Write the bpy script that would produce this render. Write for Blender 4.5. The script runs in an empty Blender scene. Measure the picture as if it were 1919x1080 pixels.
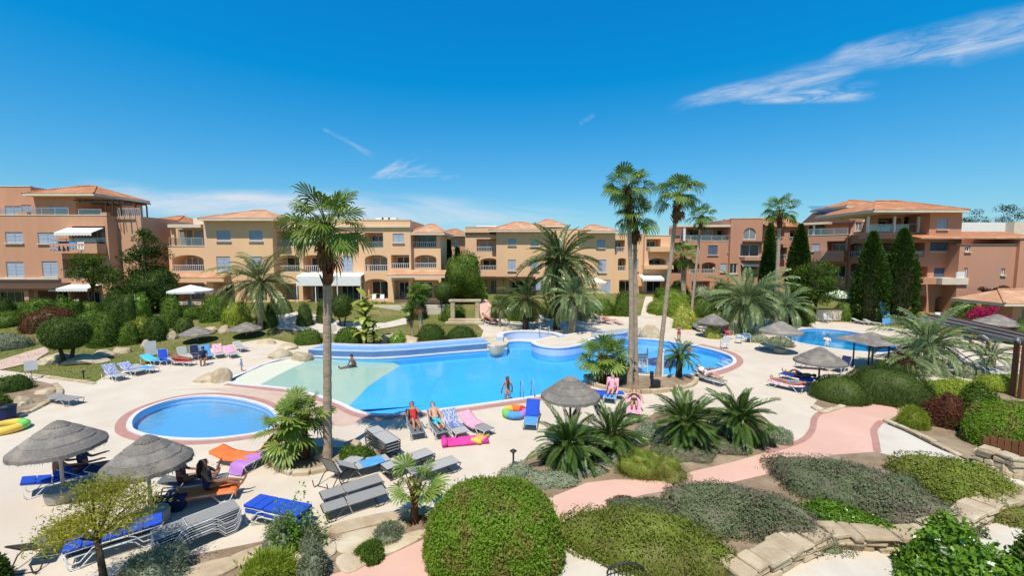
import bpy, bmesh, math, random
import numpy as np
from mathutils import Vector, Matrix
from mathutils.geometry import tessellate_polygon
S = bpy.context.scene
C = S.collection
PI = math.pi
R = math.radians
# ------------------------------------------------------------------ camera, sky, sun, exposure
FPX, EYE = 800.0, 7.0                      # focal length in photo pixels (1919 wide), eye height in metres
PITCH = math.atan(65 / FPX)
cam_d = bpy.data.cameras.new('camera'); cam = bpy.data.objects.new('camera', cam_d); C.objects.link(cam)
cam.location = (0, 0, EYE); cam.rotation_euler = (PI / 2 - PITCH, 0, 0)
cam_d.sensor_width = 36; cam_d.lens = FPX / 1919 * 36; cam_d.clip_start = 0.1; cam_d.clip_end = 5000
S.camera = cam
SUN_EL = R(63)
SUN_DIR = Vector((-0.24, -0.97, 0)).normalized() * math.cos(SUN_EL) + Vector((0, 0, math.sin(SUN_EL)))
sun_d = bpy.data.lights.new('sun', 'SUN'); sun = bpy.data.objects.new('sun', sun_d); C.objects.link(sun)
sun_d.energy = 5.0; sun_d.angle = R(0.5); sun_d.color = (1, 0.95, 0.87)
sun.rotation_euler = SUN_DIR.to_track_quat('Z', 'Y').to_euler(); sun.location = (0, 0, 60)
W = bpy.data.worlds.new('World'); S.world = W; W.use_nodes = True
nt = W.node_tree; nt.nodes.clear()
def nd(t, **k):
    n = nt.nodes.new(t)
    for a, b in k.items(): setattr(n, a, b)
    return n
def lk(a, b): nt.links.new(a, b)
def mth(op, a, b=None, c=None, clamp=False):
    n = nd('ShaderNodeMath', operation=op, use_clamp=clamp)
    for i, v in enumerate((a, b, c)):
        if v is None: continue
        if hasattr(v, 'is_linked'): lk(v, n.inputs[i])
        else: n.inputs[i].default_value = v
    return n.outputs[0]
sky = nd('ShaderNodeTexSky', sky_type='NISHITA', sun_disc=False)
sky.sun_elevation = SUN_EL; sky.sun_rotation = math.atan2(SUN_DIR.x, SUN_DIR.y)
sky.air_density = 1.35; sky.dust_density = 0.05; sky.ozone_density = 4.0; sky.altitude = 0
# the photograph's clear polarised blue: less red, more blue over the whole dome
vm = nd('ShaderNodeVectorMath', operation='MULTIPLY_ADD'); lk(sky.outputs[0], vm.inputs[0]); vm.inputs[1].default_value = (0.70, 0.88, 0.816); vm.inputs[2].default_value = (-1.15, 0.27, 3.0)
mxv = nd('ShaderNodeVectorMath', operation='MAXIMUM'); lk(vm.outputs[0], mxv.inputs[0]); mxv.inputs[1].default_value = (0.03, 0.1, 0.1)
lum = nd('ShaderNodeVectorMath', operation='SCALE'); lk(mxv.outputs[0], lum.inputs[0]); lum.inputs['Scale'].default_value = 1.48
# a polariser acts at right angles to the sun and leaves the sky near the sun as it is
tcs = nd('ShaderNodeTexCoord'); dts = nd('ShaderNodeVectorMath', operation='DOT_PRODUCT'); lk(tcs.outputs['Generated'], dts.inputs[0]); dts.inputs[1].default_value = SUN_DIR
c2 = mth('MULTIPLY', dts.outputs['Value'], dts.outputs['Value']); mrp = nd('ShaderNodeMapRange', interpolation_type='SMOOTHSTEP'); lk(c2, mrp.inputs[0]); mrp.inputs[1].default_value = 0.85; mrp.inputs[2].default_value = 0.25
hs = nd('ShaderNodeMix', data_type='RGBA'); lk(mrp.outputs[0], hs.inputs[0]); lk(sky.outputs[0], hs.inputs[6]); lk(lum.outputs[0], hs.inputs[7])
# thin cirrus: densities laid out over the direction (u = x/y, v = z/y), in front of the viewer only
geo = nd('ShaderNodeTexCoord'); sep = nd('ShaderNodeSeparateXYZ'); lk(geo.outputs['Generated'], sep.inputs[0])
yy = mth('MAXIMUM', sep.outputs[1], 0.02)
U = mth('DIVIDE', sep.outputs[0], yy); V = mth('DIVIDE', sep.outputs[2], yy)
def fib(scale, su, sv, rot, det=10, rough=0.68, off=0.0, dist=0.9):
    cb = nd('ShaderNodeCombineXYZ'); ca, sa = math.cos(rot), math.sin(rot)
    a = mth('ADD', mth('MULTIPLY', U, ca * su), mth('MULTIPLY', V, sa * su)); b = mth('ADD', mth('MULTIPLY', U, -sa * sv), mth('MULTIPLY', V, ca * sv))
    lk(a, cb.inputs[0]); lk(b, cb.inputs[1]); cb.inputs[2].default_value = off
    n = nd('ShaderNodeTexNoise'); n.inputs['Scale'].default_value = scale; n.inputs['Detail'].default_value = det; n.inputs['Roughness'].default_value = rough; n.inputs['Distortion'].default_value = dist
    lk(cb.outputs[0], n.inputs['Vector']); return n.outputs['Fac']
def smooth(x, a, b):
    n = nd('ShaderNodeMapRange', interpolation_type='SMOOTHSTEP'); lk(x, n.inputs[0]); n.inputs[1].default_value = a; n.inputs[2].default_value = b
    return n.outputs[0]
def streak(u0, v0, u1, v1, w0, w1, gain, scale, su, sv, lo=0.42, hi=0.75, off=0.0):
    L = math.hypot(u1 - u0, v1 - v0); rot = math.atan2(v1 - v0, u1 - u0); ca, sa = math.cos(rot), math.sin(rot)
    du, dv = mth('SUBTRACT', U, u0), mth('SUBTRACT', V, v0)
    t = mth('DIVIDE', mth('ADD', mth('MULTIPLY', du, ca), mth('MULTIPLY', dv, sa)), L)
    q = mth('ADD', mth('MULTIPLY', du, -sa), mth('MULTIPLY', dv, ca))
    wob = mth('MULTIPLY', mth('SUBTRACT', fib(2.2, 1, 1, rot, 3, 0.5, off + 3), 0.5), w1 * 1.3)
    q = mth('ABSOLUTE', mth('ADD', q, wob))
    w = mth('ADD', mth('MULTIPLY', t, w1 - w0), w0)
    band = mth('SUBTRACT', 1.0, mth('DIVIDE', q, mth('MAXIMUM', w, 0.004)), clamp=True)
    ends = mth('MULTIPLY', smooth(t, 0.0, 0.12), mth('SUBTRACT', 1.0, smooth(t, 0.9, 1.15)))
    f = smooth(fib(scale, su, sv, rot, off=off), lo, hi)
    return mth('MULTIPLY', mth('MULTIPLY', mth('MULTIPLY', smooth(band, 0.0, 0.75), ends), f), gain)
def uvp(px, py):
    k = (540 - py) / FPX; c, s = math.cos(PITCH), math.sin(PITCH)
    y, z = c + k * s, -s + k * c
    return (px - 959.5) / FPX / y, z / y
def streak_px(x0, y0, x1, y1, wp0, wp1, gain, scale, su, sv, **k):
    a, b = uvp(x0, y0), uvp(x1, y1)
    return streak(a[0], a[1], b[0], b[1], wp0 / FPX, wp1 / FPX, gain, scale, su, sv, **k)
dens = [streak_px(1240, 204, 2000, 22, 12, 64, 0.80, 4.4, 1.0, 6.0, lo=0.26, hi=0.84),
        streak_px(1380, 192, 1620, 168, 8, 22, 0.7, 5.0, 1.0, 5.0, lo=0.35, hi=0.7, off=5.0),
        streak_px(700, 330, 800, 292, 8, 26, 0.75, 6.0, 1.0, 4.0, lo=0.42, hi=0.72, off=9.0),
        streak_px(690, 332, 815, 322, 5, 12, 0.6, 6.0, 1.0, 5.0, lo=0.4, hi=0.7, off=11.0),
        streak_px(600, 240, 690, 290, 6, 13, 0.35, 6.0, 1.0, 4.0, off=13.0),
        streak_px(1085, 232, 1112, 216, 5, 7, 0.4, 8.0, 1.0, 3.0, off=15.0),
        streak_px(822, 336, 858, 328, 5, 8, 0.45, 8.0, 1.0, 3.0, off=17.0),
        streak_px(100, 352, 1050, 420, 26, 46, 0.65, 2.2, 1.0, 7.0, lo=0.3, hi=0.72, off=21.0),
        streak_px(-200, 380, 620, 392, 30, 40, 0.7, 2.2, 1.0, 7.0, lo=0.3, hi=0.72, off=25.0)]
cl = dens[0]
for d in dens[1:]: cl = mth('ADD', cl, d)
cl = mth('MULTIPLY', mth('MINIMUM', cl, 0.9), mth('GREATER_THAN', sep.outputs[1], 0.02))
mx = nd('ShaderNodeMix', data_type='RGBA'); lk(cl, mx.inputs[0]); lk(hs.outputs[2], mx.inputs[6]); mx.inputs[7].default_value = (10.6, 11.4, 12.8, 1)
bgn = nd('ShaderNodeBackground'); bgn.inputs['Strength'].default_value = 0.066; lk(mx.outputs[2], bgn.inputs['Color'])
lk(bgn.outputs[0], nd('ShaderNodeOutputWorld').inputs['Surface'])
S.view_settings.view_transform = 'Standard'; S.view_settings.look = 'None'; S.view_settings.gamma = 1
S.view_settings.use_curve_mapping = False; S.view_settings.exposure = 0.05
S.render.engine = 'CYCLES'; S.cycles.max_bounces = 6; S.cycles.transparent_max_bounces = 12; S.cycles.use_denoising = True
S.cycles.diffuse_bounces = 3; S.cycles.glossy_bounces = 2; S.cycles.caustics_reflective = False; S.cycles.caustics_refractive = False

# ------------------------------------------------------------------ places: photo pixel -> point in the place
def clamp(x, a=0.0, b=1.0): return a if x < a else b if x > b else x
def gz(x, y):                               # height of the ground: flat round the pools, rising to the houses
    t = clamp((x + 22) / 14); yo = 30 + 12 * t * t * (3 - 2 * t)
    s = clamp((y - yo) / 14); return 1.4 * s * s * (3 - 2 * s)
CA, SA = math.cos(PITCH), math.sin(PITCH)
def ray(px, py):
    k = (540 - py) / FPX
    return Vector(((px - 959.5) / FPX, CA + k * SA, -SA + k * CA))
def G(px, py, z=None):
    d = ray(px, py); h = 0.0 if z is None else z
    for _ in range(14 if z is None else 1):
        t = (h - EYE) / min(d.z, -0.02); p = Vector((d.x * t, d.y * t, h))
        if z is None: h = gz(p.x, p.y)
    return Vector((p.x, p.y, h))
def ztop(p, py):                            # height at which a vertical line through p meets photo row py
    k = (540 - py) / FPX
    return EYE + p.y * (k * CA - SA) / (CA + k * SA)
def ppm(p): return FPX / (p.y * CA - (p.z - EYE) * SA)   # photo pixels per metre at p
rng = np.random.default_rng(7); random.seed(7)
def U_(a, b): return random.uniform(a, b)

# ------------------------------------------------------------------ objects
def tag(o, label=None, cat=None, group=None, kind=None):
    if label: o['label'] = label
    if cat: o['category'] = cat
    if group: o['group'] = group
    if kind: o['kind'] = kind
    return o
def thing(name, label, cat, loc=(0, 0, 0), rz=0.0, group=None):
    o = bpy.data.objects.new(name, None); C.objects.link(o); o.empty_display_size = 0.2
    o.location = loc; o.rotation_euler = (0, 0, rz)
    return tag(o, label, cat, group)
def link(name, me, parent=None, loc=None, rot=None, sc=None):
    o = bpy.data.objects.new(name, me); C.objects.link(o)
    if parent is not None: o.parent = parent
    if loc is not None: o.location = loc
    if rot is not None: o.rotation_euler = rot
    if sc is not None: o.scale = (sc, sc, sc) if isinstance(sc, (int, float)) else sc
    return o
def children_of(root):
    return [o for o in C.objects if o.parent is root]
def copy_tree(src, loc, rz, label=None, group=None, kids=None):
    kids = kids if kids is not None else [(c, children_of(c)) for c in children_of(src)]
    r = src.copy(); C.objects.link(r); r.location = loc; r.rotation_euler = (0, 0, rz)
    if label: r['label'] = label
    if group: r['group'] = group
    for c, gs in kids:
        d = c.copy(); C.objects.link(d); d.parent = r
        for g in gs:
            e = g.copy(); C.objects.link(e); e.parent = d
    return r
def mesh_np(name, Vv, F, mat, smooth=False):
    Vv = np.asarray(Vv, dtype=np.float32); F = np.asarray(F, dtype=np.int32); k = F.shape[1]
    me = bpy.data.meshes.new(name)
    me.vertices.add(len(Vv)); me.vertices.foreach_set('co', Vv.ravel())
    me.loops.add(F.size); me.loops.foreach_set('vertex_index', F.ravel())
    me.polygons.add(len(F)); me.polygons.foreach_set('loop_start', np.arange(0, F.size, k, dtype=np.int32))
    if smooth: me.polygons.foreach_set('use_smooth', np.ones(len(F), dtype=bool))
    me.update(calc_edges=True)
    if mat: me.materials.append(mat)
    return me
class MB:
    def __init__(s): s.v = []; s.f = []
    def add(s, vs, fs):
        n = len(s.v); s.v.extend([tuple(v) for v in vs]); s.f.extend([tuple(i + n for i in f) for f in fs]); return s
    def box(s, c, d, rz=0.0, M=None):
        hx, hy, hz = d[0] / 2, d[1] / 2, d[2] / 2
        vs = [Vector((x, y, z)) for z in (-hz, hz) for x, y in ((-hx, -hy), (hx, -hy), (hx, hy), (-hx, hy))]
        if M is None: M = Matrix.Rotation(rz, 3, 'Z')
        vs = [M @ v + Vector(c) for v in vs]
        return s.add(vs, [(3, 2, 1, 0), (4, 5, 6, 7), (0, 1, 5, 4), (1, 2, 6, 5), (2, 3, 7, 6), (3, 0, 4, 7)])
    def tube(s, pts, r, n=6, cap=True):
        pts = [Vector(p) for p in pts]; rs = r if isinstance(r, (list, tuple)) else [r] * len(pts)
        rings = []; up = Vector((0.13, 0.21, 1)).normalized()
        for i, p in enumerate(pts):
            t = (pts[min(i + 1, len(pts) - 1)] - pts[max(i - 1, 0)]).normalized()
            a = t.cross(up)
            if a.length < 0.15: a = t.cross(Vector((1, 0.1, 0)))
            a.normalize(); b = t.cross(a)
            rings.append([p + (a * math.cos(2 * PI * k / n) + b * math.sin(2 * PI * k / n)) * rs[i] for k in range(n)])
        fs = [(i * n + k, i * n + (k + 1) % n, (i + 1) * n + (k + 1) % n, (i + 1) * n + k) for i in range(len(pts) - 1) for k in range(n)]
        if cap: fs += [tuple(range(n))[::-1], tuple((len(pts) - 1) * n + k for k in range(n))]
        return s.add([v for q in rings for v in q], fs)
    def lathe(s, prof, n=20, c=(0, 0, 0), jit=0.0):
        c = Vector(c); vs = []
        for r, z in prof:
            for k in range(n):
                a = 2 * PI * k / n; j = 1 + (U_(-jit, jit) if jit else 0)
                vs.append(c + Vector((r * j * math.cos(a), r * j * math.sin(a), z)))
        fs = [(i * n + k, i * n + (k + 1) % n, (i + 1) * n + (k + 1) % n, (i + 1) * n + k) for i in range(len(prof) - 1) for k in range(n)]
        fs += [tuple(range(n))[::-1], tuple((len(prof) - 1) * n + k for k in range(n))]
        return s.add(vs, fs)
    def prism(s, poly, z0, z1):
        n = len(poly); vs = [(p[0], p[1], z0) for p in poly] + [(p[0], p[1], z1) for p in poly]
        tr = tessellate_polygon([[Vector((p[0], p[1], 0)) for p in poly]])
        fs = [t for t in tr] + [tuple(i + n for i in t) for t in tr] + [(i, (i + 1) % n, n + (i + 1) % n, n + i) for i in range(n)]
        return s.add(vs, fs)
    def mesh(s, name, mat, off=(0, 0, 0), smooth=False, sub=None):
        me = bpy.data.meshes.new(name); o = Vector(off)
        me.from_pydata([tuple(Vector(v) - o) for v in s.v], [], s.f); me.update()
        if smooth: me.polygons.foreach_set('use_smooth', np.ones(len(me.polygons), dtype=bool))
        if mat: me.materials.append(mat)
        return me
    def build(s, name, mat, parent=None, world=False, smooth=False, loc=None, rz=None):
        """world=True: the vertices are world coordinates and the parent is an unrotated Empty"""
        off = (0, 0, 0)
        if world and parent is not None:
            q = parent; off = Vector((0, 0, 0))
            while q is not None: off += Vector(q.location); q = q.parent
        return link(name, s.mesh(name, mat, off, smooth), parent, loc, None if rz is None else (0, 0, rz))
def fix_normals(o):
    bm = bmesh.new(); bm.from_mesh(o.data); bmesh.ops.recalc_face_normals(bm, faces=bm.faces); bm.to_mesh(o.data); bm.free(); return o
def bevel(o, w=0.02, seg=2):
    bm = bmesh.new(); bm.from_mesh(o.data); bmesh.ops.recalc_face_normals(bm, faces=bm.faces)
    bmesh.ops.bevel(bm, geom=bm.edges[:], offset=w, segments=seg, affect='EDGES', profile=0.6)
    bm.to_mesh(o.data); bm.free(); return o

# ------------------------------------------------------------------ materials
def new_mat(name):
    m = bpy.data.materials.new(name); m.use_nodes = True; t = m.node_tree; t.nodes.clear()
    out = t.nodes.new('ShaderNodeOutputMaterial'); return m, t, out
def col4(c): return (c[0], c[1], c[2], 1)
def pm(name, c1, c2=None, scale=3.0, rough=0.7, bump=0.0, bscale=None, spec=0.3, stretch=None, c3=None, s3=0.4, vary=0.0, metal=0.0, lo=0.35, hi=0.65):
    m, t, out = new_mat(name); N = t.nodes; Lk = t.links.new
    b = N.new('ShaderNodeBsdfPrincipled'); b.inputs['Roughness'].default_value = rough; b.inputs['Specular IOR Level'].default_value = spec; b.inputs['Metallic'].default_value = metal
    c2 = c2 or tuple(x * 0.82 for x in c1)
    tc = N.new('ShaderNodeTexCoord'); src = tc.outputs['Object']
    if stretch:
        mp = N.new('ShaderNodeMapping'); mp.inputs['Scale'].default_value = stretch; Lk(src, mp.inputs[0]); src = mp.outputs[0]
    n = N.new('ShaderNodeTexNoise'); n.inputs['Scale'].default_value = scale; n.inputs['Detail'].default_value = 6; n.inputs['Roughness'].default_value = 0.62; Lk(src, n.inputs['Vector'])
    rp = N.new('ShaderNodeMapRange'); rp.inputs[1].default_value = lo; rp.inputs[2].default_value = hi; Lk(n.outputs['Fac'], rp.inputs[0])
    mx = N.new('ShaderNodeMix'); mx.data_type = 'RGBA'; mx.inputs[6].default_value = col4(c1); mx.inputs[7].default_value = col4(c2); Lk(rp.outputs[0], mx.inputs[0]); c = mx.outputs[2]
    if c3:
        n3 = N.new('ShaderNodeTexNoise'); n3.inputs['Scale'].default_value = s3; n3.inputs['Detail'].default_value = 4; Lk(src, n3.inputs['Vector'])
        r3 = N.new('ShaderNodeMapRange'); r3.inputs[1].default_value = 0.48; r3.inputs[2].default_value = 0.68; Lk(n3.outputs['Fac'], r3.inputs[0])
        m3 = N.new('ShaderNodeMix'); m3.data_type = 'RGBA'; m3.inputs[7].default_value = col4(c3); Lk(r3.outputs[0], m3.inputs[0]); Lk(c, m3.inputs[6]); c = m3.outputs[2]
    if vary:
        oi = N.new('ShaderNodeObjectInfo'); hv = N.new('ShaderNodeHueSaturation'); mr = N.new('ShaderNodeMapRange'); mr.inputs[3].default_value = 1 - vary; mr.inputs[4].default_value = 1 + vary
        Lk(oi.outputs['Random'], mr.inputs[0]); Lk(mr.outputs[0], hv.inputs['Value']); Lk(c, hv.inputs['Color']); c = hv.outputs[0]
    Lk(c, b.inputs['Base Color'])
    if bump:
        nb = N.new('ShaderNodeTexNoise'); nb.inputs['Scale'].default_value = bscale or scale * 4; nb.inputs['Detail'].default_value = 5; Lk(src, nb.inputs['Vector'])
        bp = N.new('ShaderNodeBump'); bp.inputs['Strength'].default_value = bump; bp.inputs['Distance'].default_value = 0.03; Lk(nb.outputs['Fac'], bp.inputs['Height']); Lk(bp.outputs[0], b.inputs['Normal'])
    Lk(b.outputs[0], out.inputs[0]); return m
def leafm(name, c1, c2, c3=None, trans=0.28, nscale=1.2, rough=0.5, gloss=0.015, vary=0.08):
    """foliage: colour differs leaf by leaf and in soft patches; light passes through"""
    m, t, out = new_mat(name); N = t.nodes; Lk = t.links.new
    g = N.new('ShaderNodeNewGeometry'); mx = N.new('ShaderNodeMix'); mx.data_type = 'RGBA'; mx.inputs[6].default_value = col4(c1); mx.inputs[7].default_value = col4(c2)
    Lk(g.outputs['Random Per Island'], mx.inputs[0]); c = mx.outputs[2]
    if c3:
        tc = N.new('ShaderNodeTexCoord'); n3 = N.new('ShaderNodeTexNoise'); n3.inputs['Scale'].default_value = nscale; n3.inputs['Detail'].default_value = 3; Lk(tc.outputs['Object'], n3.inputs['Vector'])
        r3 = N.new('ShaderNodeMapRange'); r3.inputs[1].default_value = 0.46; r3.inputs[2].default_value = 0.7; Lk(n3.outputs['Fac'], r3.inputs[0])
        m3 = N.new('ShaderNodeMix'); m3.data_type = 'RGBA'; m3.inputs[7].default_value = col4(c3); Lk(r3.outputs[0], m3.inputs[0]); Lk(c, m3.inputs[6]); c = m3.outputs[2]
    if vary:
        oi = N.new('ShaderNodeObjectInfo'); hv = N.new('ShaderNodeHueSaturation'); mr = N.new('ShaderNodeMapRange'); mr.inputs[3].default_value = 1 - vary * 2; mr.inputs[4].default_value = 1 + vary * 2
        Lk(oi.outputs['Random'], mr.inputs[0]); Lk(mr.outputs[0], hv.inputs['Value']); Lk(c, hv.inputs['Color']); c = hv.outputs[0]
    d = N.new('ShaderNodeBsdfDiffuse'); tr = N.new('ShaderNodeBsdfTranslucent'); gl = N.new('ShaderNodeBsdfGlossy'); gl.inputs['Roughness'].default_value = rough
    Lk(c, d.inputs[0]); hs2 = N.new('ShaderNodeHueSaturation'); hs2.inputs['Value'].default_value = 1.25; hs2.inputs['Saturation'].default_value = 1.1; Lk(c, hs2.inputs['Color']); Lk(hs2.outputs[0], tr.inputs[0])
    gl.inputs['Color'].default_value = (0.7, 0.72, 0.6, 1)
    a = N.new('ShaderNodeMixShader'); a.inputs[0].default_value = trans; Lk(d.outputs[0], a.inputs[1]); Lk(tr.outputs[0], a.inputs[2])
    b = N.new('ShaderNodeMixShader'); b.inputs[0].default_value = gloss; Lk(a.outputs[0], b.inputs[1]); Lk(gl.outputs[0], b.inputs[2]); Lk(b.outputs[0], out.inputs[0]); return m
def waterm(name, tint, bscale=1.6, bump=0.12):
    m, t, out = new_mat(name); N = t.nodes; Lk = t.links.new
    tr = N.new('ShaderNodeBsdfTransparent'); tr.inputs[0].default_value = col4(tint)
    gl = N.new('ShaderNodeBsdfGlossy'); gl.inputs['Roughness'].default_value = 0.06
    tc = N.new('ShaderNodeTexCoord'); n = N.new('ShaderNodeTexNoise'); n.inputs['Scale'].default_value = bscale; n.inputs['Detail'].default_value = 4; n.inputs['Distortion'].default_value = 0.6; Lk(tc.outputs['Object'], n.inputs['Vector'])
    bp = N.new('ShaderNodeBump'); bp.inputs['Strength'].default_value = bump; bp.inputs['Distance'].default_value = 0.12; Lk(n.outputs['Fac'], bp.inputs['Height']); Lk(bp.outputs[0], gl.inputs['Normal'])
    fr = N.new('ShaderNodeFresnel'); fr.inputs[0].default_value = 1.33; Lk(bp.outputs[0], fr.inputs['Normal'])
    mn = N.new('ShaderNodeMath'); mn.operation = 'MINIMUM'; mn.inputs[1].default_value = 0.6; Lk(fr.outputs[0], mn.inputs[0])
    a = N.new('ShaderNodeMixShader'); Lk(mn.outputs[0], a.inputs[0]); Lk(tr.outputs[0], a.inputs[1]); Lk(gl.outputs[0], a.inputs[2]); Lk(a.outputs[0], out.inputs[0]); return m
def clearm(name, tint, gloss=0.12):
    m, t, out = new_mat(name); N = t.nodes; Lk = t.links.new
    tr = N.new('ShaderNodeBsdfTransparent'); tr.inputs[0].default_value = col4(tint); gl = N.new('ShaderNodeBsdfGlossy'); gl.inputs['Roughness'].default_value = 0.05
    a = N.new('ShaderNodeMixShader'); a.inputs[0].default_value = gloss; Lk(tr.outputs[0], a.inputs[1]); Lk(gl.outputs[0], a.inputs[2]); Lk(a.outputs[0], out.inputs[0]); return m
def poolm(name, c1, c2, scale=0.6):
    """painted basin floor in two close tones mottled by noise"""
    return pm(name, c1, c2, scale=scale, rough=0.6, spec=0.2)
def roofm(name, c1, c2, c3):
    m = pm(name, c1, c2, scale=2.5, rough=0.8, c3=c3, s3=0.9); t = m.node_tree; N = t.nodes; Lk = t.links.new
    b = [n for n in N if n.type == 'BSDF_PRINCIPLED'][0]; tc = [n for n in N if n.type == 'TEX_COORD'][0]
    w = N.new('ShaderNodeTexWave'); w.wave_type = 'BANDS'; w.bands_direction = 'X'; w.inputs['Scale'].default_value = 2.2; w.inputs['Distortion'].default_value = 0.15; Lk(tc.outputs['Object'], w.inputs[0])
    bp = N.new('ShaderNodeBump'); bp.inputs['Strength'].default_value = 0.6; bp.inputs['Distance'].default_value = 0.08; Lk(w.outputs['Fac'], bp.inputs['Height']); Lk(bp.outputs[0], b.inputs['Normal']); return m
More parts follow.
